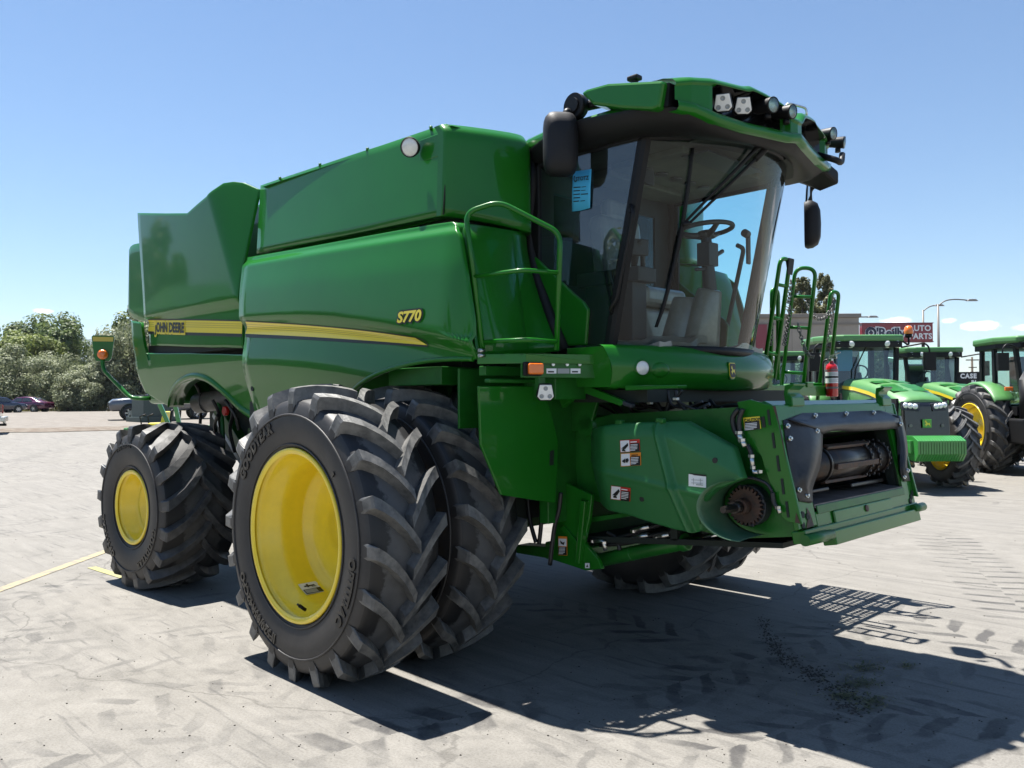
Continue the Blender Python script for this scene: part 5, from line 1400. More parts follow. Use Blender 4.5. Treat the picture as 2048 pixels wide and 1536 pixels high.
decal('warning_sticker', [('sticker_orange', rq(1242, 907, 1282.5, 933, -2.5, .5)), ('white', rq(1243, 908, 1260.5, 932, -1, .5)), ('ink', rq(1262, 913, 1281.5, 931.5, -1.2, .5)), ('ink', [(1246, 921), (1252, 917), (1252, 926), (1246, 924)]), ('ink', [(1253, 918), (1257, 916), (1259, 920), (1257, 925), (1253, 925)])]+lines_(1264, 915, 15, 5, 3, 'white', -1)+[('ink', rq(1266, 909.5, 1279, 911.5, -.8))], y_fs)
decal('danger_sticker', [('sticker_red', rq(1223, 971, 1262, 998, 5, -1)), ('white', rq(1224, 972, 1242, 997.5, 2, -1)), ('ink', rq(1243.5, 981, 1261, 1001, 2, -1)), ('ink', [(1226, 990), (1239, 978), (1241, 983), (1235, 991)]), ('ink', [(1228, 992), (1233, 990), (1236, 996), (1228, 995)])]+lines_(1245, 983, 14, 5, 3, 'white', 2)+[('white', rq(1246, 977, 1258, 979, 1.6))], y_fs)
decal('white_sticker', [('white', rq(1120, 911, 1139, 930, -1.5, .5)), ('grey_print', rq(1122, 913, 1130, 915)), ('grey_print', [(1123, 922), (1126, 919), (1127, 925), (1124, 926)]), ('grey_print', [(1131, 920), (1135, 917), (1136, 926), (1132, 926)])], y_fs)
decal('diagram_sticker', [('white', rq(1378, 948, 1413, 972, 3.5, 0)), ('ink', [(1378, 946), (1413, 949.5), (1413, 953), (1390, 950.5)])]+[('grey_print', rq(1384, 959, 1407, 960, 1)), ('grey_print', rq(1384, 965, 1407, 966, 1)), ('grey_print', rq(1388, 956, 1389, 969)), ('grey_print', rq(1402, 957, 1403, 970)), ('grey_print', rq(1394, 968, 1408, 970, 1))], y_fs)
decal('caution_sticker', [('decal_yellow', rq(1487, 835.5, 1520, 860, -3, 3)), ('ink', rq(1489.5, 844, 1520, 861.5, -3, 1.5)), ('ink', [(1489, 840), (1491.5, 836.8), (1493, 839.5)])]+lines_(1491.5, 847, 24, 5, 3, 'white', -2), None, -.853)
q = at(1506, 840.5, Y=-.853); put_text(ct := MB(), 'CAUTION', .023, q+Vector((.002, -.008, -.005)), at(1519, 838.6, Y=-.853)-at(1493, 841.5, Y=-.853), (0, 0, 1), .0008, .0); obj('caution_lettering', ct, 'ink', combine)
decal('warning_sticker', [('sticker_orange', rq(1117, 1072, 1135, 1110, 1, .5)), ('white', rq(1118, 1077, 1134, 1092, .5)), ('ink', rq(1118, 1093, 1134.5, 1109.5, .5)), ('ink', [(1121, 1080), (1127, 1085), (1131, 1083), (1129, 1090), (1123, 1087)])]+lines_(1120, 1095, 12, 5, 2.8, 'white'), None, -.815)
decal('small_sticker', [('white', rq(1171, 1126, 1180, 1136)), ('ink', [(1173, 1134), (1175.5, 1128), (1178, 1134)])], None, -.815)
kn = MB()
for u, v in ((1430, 921), (1284, 998)):
    p = on(u, v, y_fs, -1.0); kn.cyl(p+Vector((0, .02, 0)), p+Vector((0, -.004, 0)), .016)
obj_split('latch_hole', kn, 'ink', combine)
lt = MB()
for u, v in ((1236, 848), (1318, 845)):
    p = on(u, v, y_fs, -1.0); lt.box(p+Vector((0, .02, .01)), (.05, .04, .03))
obj_split('shield_latch', lt, 'green_dull', combine, bevel=.006)
# ------------------------------------------------------------------ combine: left-hand landing with ladder rails and chains
LZ = 1.87
x0, x1, y0, y1 = .58, 1.34, 1.02, 2.58
dk = perforated(x0, x1, y0, y1, LZ, .052, lambda x, y: 2 if int((x-x0)/.052) % 5 and int((y-y0)/.052) % 6 else 1)
landing = obj('landing_deck', dk, 'green_dull', combine)
lb_ = MB().bb(x0-.02, x1+.02, y0-.02, y0+.0, LZ-.07, LZ+.02).bb(x0-.02, x1+.02, y1, y1+.02, LZ-.07, LZ+.02).bb(x1, x1+.02, y0, y1, LZ-.07, LZ+.02).bb(x0-.02, x0, y0, y1, LZ-.07, LZ+.02)
obj('landing_frame', lb_, 'green', combine, bevel=.004)
lk_ = MB()
for y in (1.3, 2.05, 2.5): lk_.bb(1.2, 1.37, y-.06, y+.06, LZ+.005, LZ+.05)
lk_.bb(.95, 1.5, .88, 1.02, 1.80, 1.95)
obj_split('rail_foot', lk_, 'green', combine, bevel=.006)
def hoop(name, pa, pb, pc, pd, ya, yb, rungs, r=.018):
    """pa foot, pb head of one leg; pc head, pd foot of the other"""
    A_, B_, C_, D_ = at(*pa, Y=ya), at(*pb, Y=ya), at(*pc, Y=yb), at(*pd, Y=yb)
    mb = MB(); mb.tube(rnd([A_, B_, C_, D_], .09, 7), r, 10)
    for t in rungs: mb.tube([A_.lerp(B_, t), D_.lerp(C_, t)], r*.85, 8)
    o = obj(name, mb, 'green', combine); return A_, B_, C_, D_
h1 = hoop('ladder_rail', (1526, 752), (1561, 516), (1580, 520), (1548, 757), 1.22, 1.36, (.2, .5, .78))
h1b = hoop('ladder_rail', (1542, 745), (1544, 577), (1556, 582), (1556, 760), 1.5, 1.6, ())
h2 = hoop('ladder_rail', (1563, 772), (1591, 535), (1632, 537), (1606, 775), 1.98, 2.10, (.12, .5, .76))
h3 = hoop('ladder_rail', (1635, 800), (1662, 583), (1678, 585), (1655, 790), 2.46, 2.56, ())
kb = MB(); q = at(1574, 530, Y=1.3); kb.prism([q+Vector((-.02, 0, .06)), q+Vector((.02, 0, .06)), q+Vector((.0, 0, -.08))], (0, .1, 0)); obj('rail_grip', kb, 'black', combine, bevel=.01)
def chain(a, b, sag, n, r=.011):
    mb = MB()
    for k in range(n):
        t = (k+.5)/n; p = a.lerp(b, t)+Vector((0, 0, -sag*4*t*(1-t))); t2 = t+.5/n; t1 = t-.5/n
        d = (a.lerp(b, t2)+Vector((0, 0, -sag*4*t2*(1-t2)))-a.lerp(b, t1)-Vector((0, 0, -sag*4*t1*(1-t1)))); L_ = d.length*.72; d.normalize()
        s = d.orthogonal().normalized(); s = s if k % 2 else d.cross(s)
        mb.tube([p+d*L_*math.cos(R_(45*i))+s*r*1.5*math.sin(R_(45*i)) for i in range(8)], r*.42, 5, closed=True)
    obj('safety_chain', mb, 'grey_metal', combine)
chain(at(1612, 603, Y=2.1), at(1670, 600, Y=2.5), .17, 22)
chain(at(1582, 560, Y=1.5), at(1576, 606, Y=1.5), .03, 10)
chain(at(1580, 612, Y=1.5), at(1568, 690, Y=1.5), .02, 16)
chain(at(1596, 648, Y=2.0), at(1628, 712, Y=2.1), .10, 18)
chain(at(1668, 600, Y=2.5), at(1641, 712, Y=2.5), .10, 24)
chain(at(1545, 610, Y=1.45), at(1540, 690, Y=1.45), .03, 14)
# lower ladder on the far side
ld = MB()
for y in (1.12, 1.6): ld.tube([(.9, y, 1.86), (.85, y+.9, .45)], .03, 8)
for k in range(5):
    t = .1+.2*k; ld.box((1.29-.04*t, 1.36+.9*t, 1.86-1.41*t), (.14, .46, .04)) if False else ld.bb(.8, .96, 1.12+.9*t, 1.6+.9*t, 1.84-1.41*t, 1.87-1.41*t)
obj('ladder', ld, 'green_dull', combine)
# fire extinguisher strapped to the landing rail
E0 = at(1664, 793, Y=2.4); ES = (at(1664, 722, Y=2.4)-E0).length/.455
ext = thing('fire_extinguisher', 'red fire extinguisher with white label strapped to the ladder rail of the combine harvester', 'fire extinguisher', E0); ext.scale = (ES, ES, ES)
b = MB().lathe([(0, 0), (0, .070), (.012, .076), (.36, .076), (.40, .066), (.43, .03), (.455, .024)], (0, 0, 0), (0, 0, 1), 28)
eb = obj('cylinder', b, 'ext_red', ext)
lbm = MB().mat(0).lathe([(.17, .0768), (.315, .0768)], (0, 0, 0), (0, 0, 1), 40).mat(1).lathe([(.235, .0774), (.262, .0774)], (0, 0, 0), (0, 0, 1), 40).mat(2)
for k, (z0, w) in enumerate(((.30, 1), (.288, .8), (.276, 1), (.215, .9), (.20, .7), (.187, 1))):
    lbm.grid([[(.0776*math.cos(R_(a)), .0776*math.sin(R_(a)), z) for a in [-90+ 120*w*i/16 for i in range(17)]] for z in (z0, z0+.005)])
obj('label', lbm, ['white', 'ink', 'grey_print'], ext)
vh = MB().cyl((0, 0, .45), (0, 0, .49), .022).box((.02, 0, .50), (.10, .02, .03)).box((.05, 0, .54), (.14, .02, .012), Matrix.Rotation(-.3, 3, 'Y')).cyl((0, -.02, .47), (0, -.05, .47), .022)
obj('valve', vh, 'steel', ext, bevel=.003)
nh = MB().tube(rnd([Vector((-.03, -.01, .48)), Vector((-.10, -.02, .46)), Vector((-.105, -.02, .1)), Vector((-.10, -.02, .02))], .04), .012, 8); obj('discharge_hose', nh, 'hose', ext)
br = MB().lathe([(.10, .079), (.125, .079)], (0, 0, 0), (0, 0, 1), 32).lathe([(.33, .079), (.345, .079)], (0, 0, 0), (0, 0, 1), 32); obj('strap', br, 'grey_metal', ext)
# ------------------------------------------------------------------ trees
def leaf_mat(name, c1, c2, c3):
    m, N, L, B = nodes(name)
    g = N.new('ShaderNodeNewGeometry'); r = N.new('ShaderNodeValToRGB')
    r.color_ramp.elements[0].color = rgb(*c1); r.color_ramp.elements[1].color = rgb(*c3)
    e = r.color_ramp.elements.new(.5); e.color = rgb(*c2)
    L.new(g.outputs['Random Per Island'], r.inputs[0]); L.new(r.outputs[0], B.inputs['Base Color'])
    B.inputs['Roughness'].default_value = .55; B.inputs['Specular IOR Level'].default_value = .3
    out = [n for n in N if n.type == 'OUTPUT_MATERIAL'][0]
    tl = N.new('ShaderNodeBsdfTranslucent'); L.new(r.outputs[0], tl.inputs[0])
    mx = N.new('ShaderNodeMixShader'); mx.inputs[0].default_value = .38
    L.new(B.outputs[0], mx.inputs[1]); L.new(tl.outputs[0], mx.inputs[2]); L.new(mx.outputs[0], out.inputs[0])
    return m
M['leaf_olive'] = leaf_mat('silver_olive_leaves', (.10, .122, .058), (.185, .212, .115), (.29, .305, .19))
M['leaf_green'] = leaf_mat('green_leaves', (.055, .09, .028), (.10, .145, .045), (.17, .21, .07))
M['leaf_bright'] = leaf_mat('yellow_green_leaves', (.10, .135, .03), (.16, .20, .05), (.25, .28, .085))
M['leaf_pine'] = leaf_mat('conifer_needles', (.06, .07, .028), (.125, .13, .055), (.2, .19, .09))
M['bark'] = mat('bark', (.10, .075, .055), .9, var=.3, vscale=4)
def crown(rx, ry, rz, blobs, leaves, size, seed, base=.25, conical=0):
    rg = random.Random(seed); mb = MB(); bl = []
    for k in range(blobs):
        while True:
            p = Vector((rg.uniform(-1, 1), rg.uniform(-1, 1), rg.uniform(-1, 1)))
            if .25 < p.length < 1: break
        if conical:
            h = rg.random()**.8; r = (1-h)**.8*.95+.06; a = rg.uniform(0, 6.283); d = r*rg.uniform(.35, 1)
            p = Vector((d*math.cos(a), d*math.sin(a), h*2-1)); s = rg.uniform(.09, .19)*(1-.6*h)
        else: s = rg.uniform(.24, .42)
        bl.append((p, s))
    for k in range(leaves):
        p, s = bl[k % blobs]
        d = Vector((rg.gauss(0, 1), rg.gauss(0, 1), rg.gauss(0, 1))).normalized()
        q = p+d*s*(rg.random()**.35)
        if not conical: q.z = max(q.z, -.97)
        c = Vector((q.x*rx, q.y*ry, q.z*rz))
        n = (d+Vector((rg.uniform(-.6, .6), rg.uniform(-.6, .6), rg.uniform(-.2, .9)))).normalized()
        e = n.orthogonal().normalized(); e = Matrix.Rotation(rg.uniform(0, 6.28), 3, n) @ e; g = n.cross(e)
        w = size*rg.uniform(.5, 1.25); l = w*rg.uniform(.9, 1.9)
        mb.add([c-e*w*.5, c-g*l*.35+n*.1*w, c+e*w*.5, c+g*l*.65-n*.12*w], [(0, 1, 2), (0, 2, 3)])
    return mb
def tree(name, label, cat, loc, h, w, leaf, blobs, leaves, size, seed, trunk=.25, group=None, conical=0, stems=1):
    t = thing(name, label, cat, loc, random.Random(seed).uniform(0, 6.28), group)
    rz = h*(1-trunk)/2
    c = crown(w/2, w/2, rz, blobs, leaves, size, seed, conical=conical).xf(Matrix.Translation((0, 0, h*trunk+rz)))
    obj('crown', c, leaf, t)
    tk = MB(); rg = random.Random(seed+5)
    for k in range(stems):
        a = rg.uniform(0, 6.28); s = (0 if stems == 1 else w*.12)
        b = Vector((s*math.cos(a), s*math.sin(a), -.1)); top = Vector((b.x*2.2, b.y*2.2, h*(trunk+.45 if not conical else .95)))
        tk.tube([b, b.lerp(top, .5)+Vector((rg.uniform(-.1, .1), rg.uniform(-.1, .1), 0))*w*.3, top], [.022*h+.05, .015*h+.03, .02], 7)
        for j in range(5):
            u = rg.uniform(.35, .85); p = b.lerp(top, u); a2 = rg.uniform(0, 6.28); L_ = w*.3*(1-.5*u)
            tk.tube([p, p+Vector((math.cos(a2)*L_, math.sin(a2)*L_, L_*.6))], [.008*h+.02, .015], 5)
    obj('trunk', tk, 'bark', t)
    return t
def gp(u, d, dz=0):
    """ground position below photo column u at distance d"""
    p = at(u, 797, D=d); return Vector((p.x, p.y, gz(p.x, p.y)+dz))
# hedge of silvery Russian-olive shrubs behind the gravel lot, with taller trees behind them
OL = [(-40, 92, 7.0, 9), (28, 87, 6.6, 8.6), (85, 92, 6.0, 7.2), (122, 84, 5.6, 6.4), (224, 91, 8.2, 6.2), (204, 82, 4.9, 5.8), (246, 87, 8.9, 6.6), (284, 84, 9.6, 8.5), (152, 80, 3.6, 5.0), (330, 87, 8.4, 8.4), (395, 90, 8.8, 9.8), (-110, 90, 7.5, 9.8)]
OLAB = ['silvery olive shrub at the left picture edge behind the silver pickup', 'broad silvery olive shrub behind the maroon car', 'silvery olive shrub right of the maroon car beneath the tall dark tree', 'silvery olive shrub just left of the orange marker lamp', 'tall silvery olive shrub directly behind the orange marker lamp', 'low rounded olive shrub in front of the hedge below the marker lamp', 'tall silvery olive tree above the grey pickup bonnet', 'tallest silvery olive tree touching the back corner of the combine harvester', 'lowest silvery olive bush standing out at the foot of the hedge', 'olive shrub seen under the rear arch of the combine harvester', 'olive shrub far behind the rear wheel of the combine harvester', 'olive shrub outermost at the left end of the hedge']
for k, (u, d, h, w) in enumerate(OL):
    if k < 3: s_ = tree('olive_shrub', OLAB[k], 'shrub', gp(u, d, -.1), h, w, 'leaf_olive', 44, 19000, .21, 40+k, .03, 'silvery olive shrubs along the gravel lot', stems=3)
    if k < 3: protos = (protos if k else [])+[(s_, h, w)]; continue
    p_, ph, pw = protos[k % 3]; s_ = dup(p_, gp(u, d, -.1), k*1.7); s_.scale = (w/pw, w/pw, h/ph); s_['label'] = OLAB[k]
tree('broadleaf_tree', 'tall dark green tree with an open crown, left of the far blue hill', 'tree', gp(95, 118), 13.2, 12, 'leaf_green', 40, 14000, .34, 71, .25, 'green trees behind the olive hedge')
tree('broadleaf_tree', 'narrow dark green tree beside the gap with the far blue hill', 'tree', gp(140, 112), 10.8, 5.6, 'leaf_green', 20, 8000, .32, 72, .15, 'green trees behind the olive hedge')
tree('broadleaf_tree', 'yellow green tree behind the olive shrubs in front of the tall dark tree', 'tree', gp(62, 106), 9.6, 10, 'leaf_bright', 32, 12000, .32, 73, .15, 'green trees behind the olive hedge')
tree('broadleaf_tree', 'yellow green tree at the left picture edge', 'tree', gp(-8, 109), 9.0, 10.5, 'leaf_bright', 32, 12000, .32, 74, .15, 'green trees behind the olive hedge')
tree('broadleaf_tree', 'small yellow green treetop showing beside the combine harvester tail panel', 'tree', gp(262, 109), 13.0, 5.9, 'leaf_bright', 12, 3600, .42, 75, .3, 'green trees behind the olive hedge')
tree('conifer', 'left and lower of two conifers rising behind the beige store', 'tree', gp(1605, 62), 10.8, 7.4, 'leaf_pine', 150, 17000, .13, 81, .02, 'conifers behind the store', conical=1)
tree('conifer', 'right and taller of two conifers rising behind the beige store', 'tree', gp(1651, 63), 11.1, 6.6, 'leaf_pine', 150, 17000, .13, 82, .02, 'conifers behind the store', conical=1)
tree('conifer', 'thin conifer tip between the two larger conifers behind the store', 'tree', gp(1628, 66), 9.6, 5.0, 'leaf_pine', 90, 9000, .13, 83, .02, 'conifers behind the store', conical=1)
# far hill
M['hill'] = mat('hill_slopes', (.035, .05, .04), .95, c2=(.06, .065, .05), vscale=.004)
mb = MB(); rows = []
for j in range(12):
    row = []
    for i in range(80):
        b = R_(118+80*i/79); d = 2500+j*140
        h = (140+80*noise.noise(Vector((i*.11, 2.3, 0)))+38*noise.noise(Vector((i*.33, 7.3, j*.2))))*math.sin(math.pi*min(1, j/8))**.9*1.35
        row.append((4.7+d*math.cos(b), -5+d*math.sin(b), max(-2, h)))
    rows.append(row)
HILL_TOP = max(p[2] for r in rows for p in r)
tag(obj('hills', MB().grid(rows), 'hill'), None, kind='structure')
# dry weeds along the verge: uncountable
gm = MB(); rg = random.Random(5)
for k in range(2600):
    u = rg.uniform(-120, 420); d = rg.uniform(80.5, 86); p = gp(u, d); h = rg.uniform(.3, 1.1); a = rg.uniform(0, 3.14); w = rg.uniform(.1, .3)
    gm.add([p+Vector((math.cos(a)*w, math.sin(a)*w, 0)), p-Vector((math.cos(a)*w, math.sin(a)*w, 0)), p+Vector((rg.uniform(-.1, .1), rg.uniform(-.1, .1), h))], [(0, 1, 2)])
M['weeds'] = leaf_mat('dry_weeds', (.16, .16, .06), (.28, .25, .10), (.40, .35, .17))
tag(obj('dry_grass', gm, 'weeds'), 'dry yellow grass along the foot of the olive hedge', None, None, 'stuff')
# ------------------------------------------------------------------ road vehicles
M['car_maroon'] = mat('maroon_car_paint', (.085, .012, .045), .25, coat=1, metal=.2)
M['car_navy'] = mat('dark_blue_car_paint', (.02, .025, .05), .25, coat=1)
M['car_grey'] = mat('grey_pickup_paint', (.11, .12, .14), .28, coat=1, metal=.4)
M['car_silver'] = mat('silver_pickup_paint', (.30, .32, .34), .28, coat=1, metal=.5)
M['car_glass'] = mat('car_glass', (.02, .025, .03), .05, coat=1)
M['tyre_small'] = mat('car_tyre', (.015, .015, .016), .6)
M['alloy'] = mat('alloy_wheel', (.45, .45, .46), .25, metal=.8)
def road_wheel(parent, x, y, r, w, out):
    t = bpy.data.objects.new('wheel', None); COL.objects.link(t); t.parent = parent; t.location = (x, y, r)
    obj('tyre', MB().lathe([(-w/2, r*.66), (-w/2, r*.9), (-w*.38, r), (w*.38, r), (w/2, r*.9), (w/2, r*.66)], (0, 0, 0), (0, 1, 0), 28), 'tyre_small', t)
    mb = MB()
    for s in (-1, 1):
        f = s*w*.46
        mb.lathe([(f, r*.68), (f-s*.02, r*.60), (f-s*.06, r*.56)], (0, 0, 0), (0, 1, 0), 28)
        for k in range(6):
            a = R_(60*k); e = Vector((math.cos(a), 0, math.sin(a))); g = Vector((-math.sin(a), 0, math.cos(a)))
            mb.prism([Vector((0, f-s*.01, 0))+e*.06-g*.05, Vector((0, f-s*.01, 0))+e*r*.62-g*.045, Vector((0, f-s*.01, 0))+e*r*.62+g*.045, Vector((0, f-s*.01, 0))+e*.06+g*.05], (0, -s*.02, 0))
        mb.cyl((0, f, 0), (0, f-s*.03, 0), .07)
    obj('rim', mb, 'alloy', t)
def body_sections(secs, n=14):
    """secs: (x, half width at sill, half width at belt, z sill, z belt) -> closed hull"""
    rows = []
    for (x, ws, wb, zs, zb, crown) in secs:
        pts = [(-ws*.9, zs), (-ws, zs+.08), (-wb*1.01, zs+(zb-zs)*.55), (-wb, zb-.06), (-wb*.93, zb), (0, zb+crown), (wb*.93, zb), (wb, zb-.06), (wb*1.01, zs+(zb-zs)*.55), (ws, zs+.08), (ws*.9, zs)]
        rows.append([Vector((x, y, z)) for y, z in pts]+[Vector((x, -ws*.9, zs))])
    mb = MB().grid(rows)
    for r in (rows[0], rows[-1]): mb.add(r[:-1], [tuple(range(len(r)-1))])
    return mb
def sedan(name, label, loc, rz, paint, group=None):
    t = thing(name, label, 'car', loc, rz, group)
    S_ = [(-2.30, .70, .72, .38, .78, .02), (-2.2, .80, .82, .30, .92, .02), (-1.5, .86, .87, .24, .97, .02), (-.6, .87, .88, .22, .95, .0), (.6, .87, .88, .22, .93, .0), (1.3, .86, .86, .24, .90, .03), (2.0, .80, .80, .28, .78, .04), (2.28, .66, .66, .36, .66, .02)]
    obj('body', body_sections(S_), paint, t)
    gh = MB(); R1 = [(-1.75, .95, .74), (-.95, 1.36, .58), (-.2, 1.42, .58), (.45, 1.36, .58), (1.15, .92, .74)]
    bl = [Vector((-1.85, -.80, .95)), Vector((-1.0, -.83, .94)), Vector((-.2, -.84, .94)), Vector((.6, -.83, .93)), Vector((1.25, -.80, .90))]
    rows = [bl, [Vector((x, -w-.04, z-.06)) for x, z, w in R1], [Vector((x, -w, z)) for x, z, w in R1], [Vector((x, 0, z+.02)) for x, z, w in R1], [Vector((x, w, z)) for x, z, w in R1], [Vector((x, w+.04, z-.06)) for x, z, w in R1], [Vector((p.x, -p.y, p.z)) for p in bl]]
    gh.grid(rows); obj('cabin', gh, paint, t)
    for s in (-1, 1):
        for x0, x1, i0, i1 in ((-.78, -.22, .3, .62), (-.16, .50, .62, 1)):
            w = MB(); a = [(x0-.45 if x0 < -.5 else x0, .97), (x1+(.35 if x1 > 0 else 0), .96), (x1-(.05 if x1 > 0 else 0), 1.31), (x0, 1.31)]
            w.add([Vector((x, s*(.855-.225*max(0, (z-.95)/.42)), z)) for x, z in a], [(0, 1, 2, 3)]); obj('window', w, 'car_glass', t)
    for xa, za, xb, zb in ((.62, 1.32, 1.10, .99), (-1.02, 1.33, -1.62, 1.01)):
        dx = .02 if xa > 0 else -.02
        w = MB().add([(xa+dx, -.54, za+.01), (xa+dx, .54, za+.01), (xb+dx, .66, zb), (xb+dx, -.66, zb)], [(0, 1, 2, 3)]); obj('window', w, 'car_glass', t)
    for s in (-1, 1):
        obj('tail_light', MB().box((-2.24, s*.60, .76), (.06, .30, .14)), 'red_lens', t, bevel=.01); obj('headlight', MB().box((2.12, s*.55, .66), (.2, .30, .12)), 'lens', t, bevel=.02)
    obj('bumper', MB().box((-2.30, 0, .50), (.12, 1.5, .18)), paint, t, bevel=.03)
    for x in (-1.35, 1.35):
        for y in (-.80, .80): road_wheel(t, x, y, .31, .2, 1)
    ar = MB()
    for x in (-1.35, 1.35):
        for s in (-1, 1): ar.cyl((x, s*.882, .33), (x, s*.6, .33), .37, n=28)
    obj('wheel_arch', ar, 'deep', t)
    return t
def pickup(name, label, loc, rz, paint):
    t = thing(name, label, 'pickup', loc, rz)
    S_ = [(-2.9, .88, .93, .62, 1.22, 0), (-1.0, .95, .98, .55, 1.24, 0), (.9, .95, .98, .52, 1.22, 0), (1.25, .95, .98, .52, 1.24, .03), (2.1, .95, .97, .52, 1.24, .05), (2.75, .92, .94, .52, 1.16, .06), (2.95, .84, .86, .55, 1.02, .03)]
    obj('body', body_sections(S_), paint, t)
    bl = [Vector((-1.05, -.93, 1.22)), Vector((-.5, -.93, 1.22)), Vector((.4, -.93, 1.22)), Vector((1.35, -.90, 1.22))]
    R1 = [(-1.0, 1.80, .74), (-.5, 1.88, .72), (.2, 1.88, .72), (.55, 1.82, .72)]
    gh = MB().grid([bl]+[[Vector((x, k*w, z+(0.02 if k == 0 else 0))) for x, z, w in R1] for k in (-1, 0, 1)]+[[Vector((p.x, -p.y, p.z)) for p in bl]])
    gh.add([bl[0], (-1.0, -.74, 1.80), (-1.0, .74, 1.80), (-1.05, .93, 1.22)], [(0, 1, 2, 3)])
    obj('cabin', gh, paint, t)
    for s in (-1, 1):
        for a in ([(-.92, 1.26), (-.14, 1.26), (-.14, 1.76), (-.86, 1.76)], [(-.06, 1.26), (1.16, 1.26), (.56, 1.74), (-.06, 1.76)]):
            obj('window', MB().add([Vector((x, s*(.945-.20*(z-1.22)/.62), z)) for x, z in a], [(0, 1, 2, 3)]), 'car_glass', t)
        obj('tail_light', MB().box((-2.9, s*.86, 1.0), (.06, .14, .36)), 'red_lens', t, bevel=.01)
        obj('headlight', MB().box((2.86, s*.72, .98), (.16, .30, .16)), 'lens', t, bevel=.02)
        obj('side_mirror', MB().box((1.0, s*1.06, 1.32), (.1, .2, .18)), 'black', t, bevel=.03)
    obj('window', MB().add([(.60, -.66, 1.80), (.60, .66, 1.80), (1.30, .80, 1.26), (1.30, -.80, 1.26)], [(0, 1, 2, 3)]), 'car_glass', t)
    obj('window', MB().add([(-1.03, -.64, 1.74), (-1.03, .64, 1.74), (-1.06, .78, 1.28), (-1.06, -.78, 1.28)], [(0, 1, 2, 3)]), 'car_glass', t)
    obj('grille', MB().box((2.95, 0, .86), (.08, 1.2, .30)).box((2.97, 0, .60), (.12, 1.7, .16)), 'black_gloss', t, bevel=.02)
    obj('bumper', MB().box((-3.0, 0, .60), (.22, 1.75, .20)).box((-3.02, 0, .46), (.1, .12, .1)), 'steel', t, bevel=.03)
    obj('hitch', MB().box((-2.95, 0, .36), (.3, .14, .10)), 'black', t)
    for x in (-1.85, 1.85):
        for y in (-.885, .885): road_wheel(t, x, y, .41, .27, 1)
    ar = MB()
    for x in (-1.85, 1.85):
        for s in (-1, 1): ar.cyl((x, s*.985, .46), (x, s*.6, .46), .50, n=28)
    obj('wheel_arch', ar, 'deep', t)
    return t
def bearing(u): d = direction(u, 797); return math.atan2(d.y, d.x)
sedan('parked_car', 'maroon sedan parked in front of the olive shrubs at the left', gp(52, 77), bearing(52)+R_(55), 'car_maroon', 'cars parked at the gravel lot')
sedan('parked_car', 'dark blue sedan half hidden behind the silver pickup', gp(-6, 72), bearing(-6)+R_(-62), 'car_navy', 'cars parked at the gravel lot')
pickup('pickup_truck', 'grey crew cab pickup parked behind the combine harvester tail', gp(327, 49), bearing(327)+R_(95), 'car_grey')
pickup('pickup_truck', 'silver pickup with its tailgate just inside the left picture edge', gp(-168, 33), bearing(-168)+R_(82), 'car_silver')
# utility cabinet
c = gp(306, 46); ux = bearing(306)
uc = thing('utility_cabinet', 'dark green electrical cabinet on a low base between pickup and combine harvester', 'utility box', c, ux+R_(28)); uc.scale = (1.3, 1.3, 1.3)
M['cabinet'] = mat('cabinet_green', (.035, .06, .055), .5, var=.1)
M['cabinet_side'] = mat('cabinet_panel', (.12, .15, .15), .5, var=.1)
obj('cabinet', MB().box((0, 0, .62), (1.0, 1.35, .95)), 'cabinet', uc, bevel=.015)
obj('base', MB().box((.0, -.0, .1), (1.3, 1.7, .22)), 'cabinet', uc, bevel=.01)
obj('door', MB().box((-.505, .34, .62), (.012, .62, .86)), 'cabinet', uc); obj('door', MB().box((-.505, -.34, .62), (.012, .62, .86)), 'cabinet', uc)
obj('roof', MB().box((0, 0, 1.11), (1.08, 1.43, .05)), 'cabinet', uc, bevel=.01)
# lawn mower with a yellow seat and low green implements behind the rear wheel
c = gp(306, 26); mw = thing('lawn_mower', 'small green ride-on mower with yellow seat beside the rear wheel arch', 'mower', c, bearing(320)+R_(70))
obj('deck', MB().box((.1, 0, .38), (1.3, .9, .22)).box((.55, 0, .55), (.5, .6, .3)), 'green_light', mw, bevel=.04)
obj('seat', MB().box((-.15, 0, .78), (.46, .5, .13)).box((-.40, 0, 1.0), (.12, .48, .42), Matrix.Rotation(-.2, 3, 'Y')), 'decal_yellow', mw, bevel=.05)
obj('roll_bar', MB().tube(rnd([Vector((-.62, -.4, .4)), Vector((-.72, -.4, 1.25)), Vector((-.72, .4, 1.25)), Vector((-.62, .4, .4))], .1), .035, 8), 'black', mw)
obj('control_lever', MB().tube([(.2, -.3, .6), (.28, -.32, 1.05), (.1, -.3, 1.12)], .025, 6).tube([(.2, .3, .6), (.28, .32, 1.05), (.1, .3, 1.12)], .025, 6), 'black', mw)
for x, y, r in ((-.45, .5, .3), (-.45, -.5, .3), (.8, .4, .18), (.8, -.4, .18)):
    w = obj('wheel', MB().lathe([(-.1, r*.5), (-.1, r*.9), (0, r), (.1, r*.9), (.1, r*.5), (.1, 0)], (x, y, r), (0, 1, 0), 20), 'tyre_small', mw)
c = gp(352, 25); im = thing('loader_frame', 'light green loader frame standing behind the rear wheel of the combine harvester', 'implement', c, bearing(352)+R_(75))
obj('beam', MB().box((0, 0, .70), (2.2, .12, .22)).box((0, .9, .70), (2.2, .12, .18)), 'green_light', im, bevel=.02)
obj('mast', MB().box((.3, 0, 1.05), (.12, .1, .9), Matrix.Rotation(.4, 3, 'Y')).box((-.2, .5, 1.0), (.12, .1, .8), Matrix.Rotation(.2, 3, 'Y')), 'green_light', im, bevel=.015)
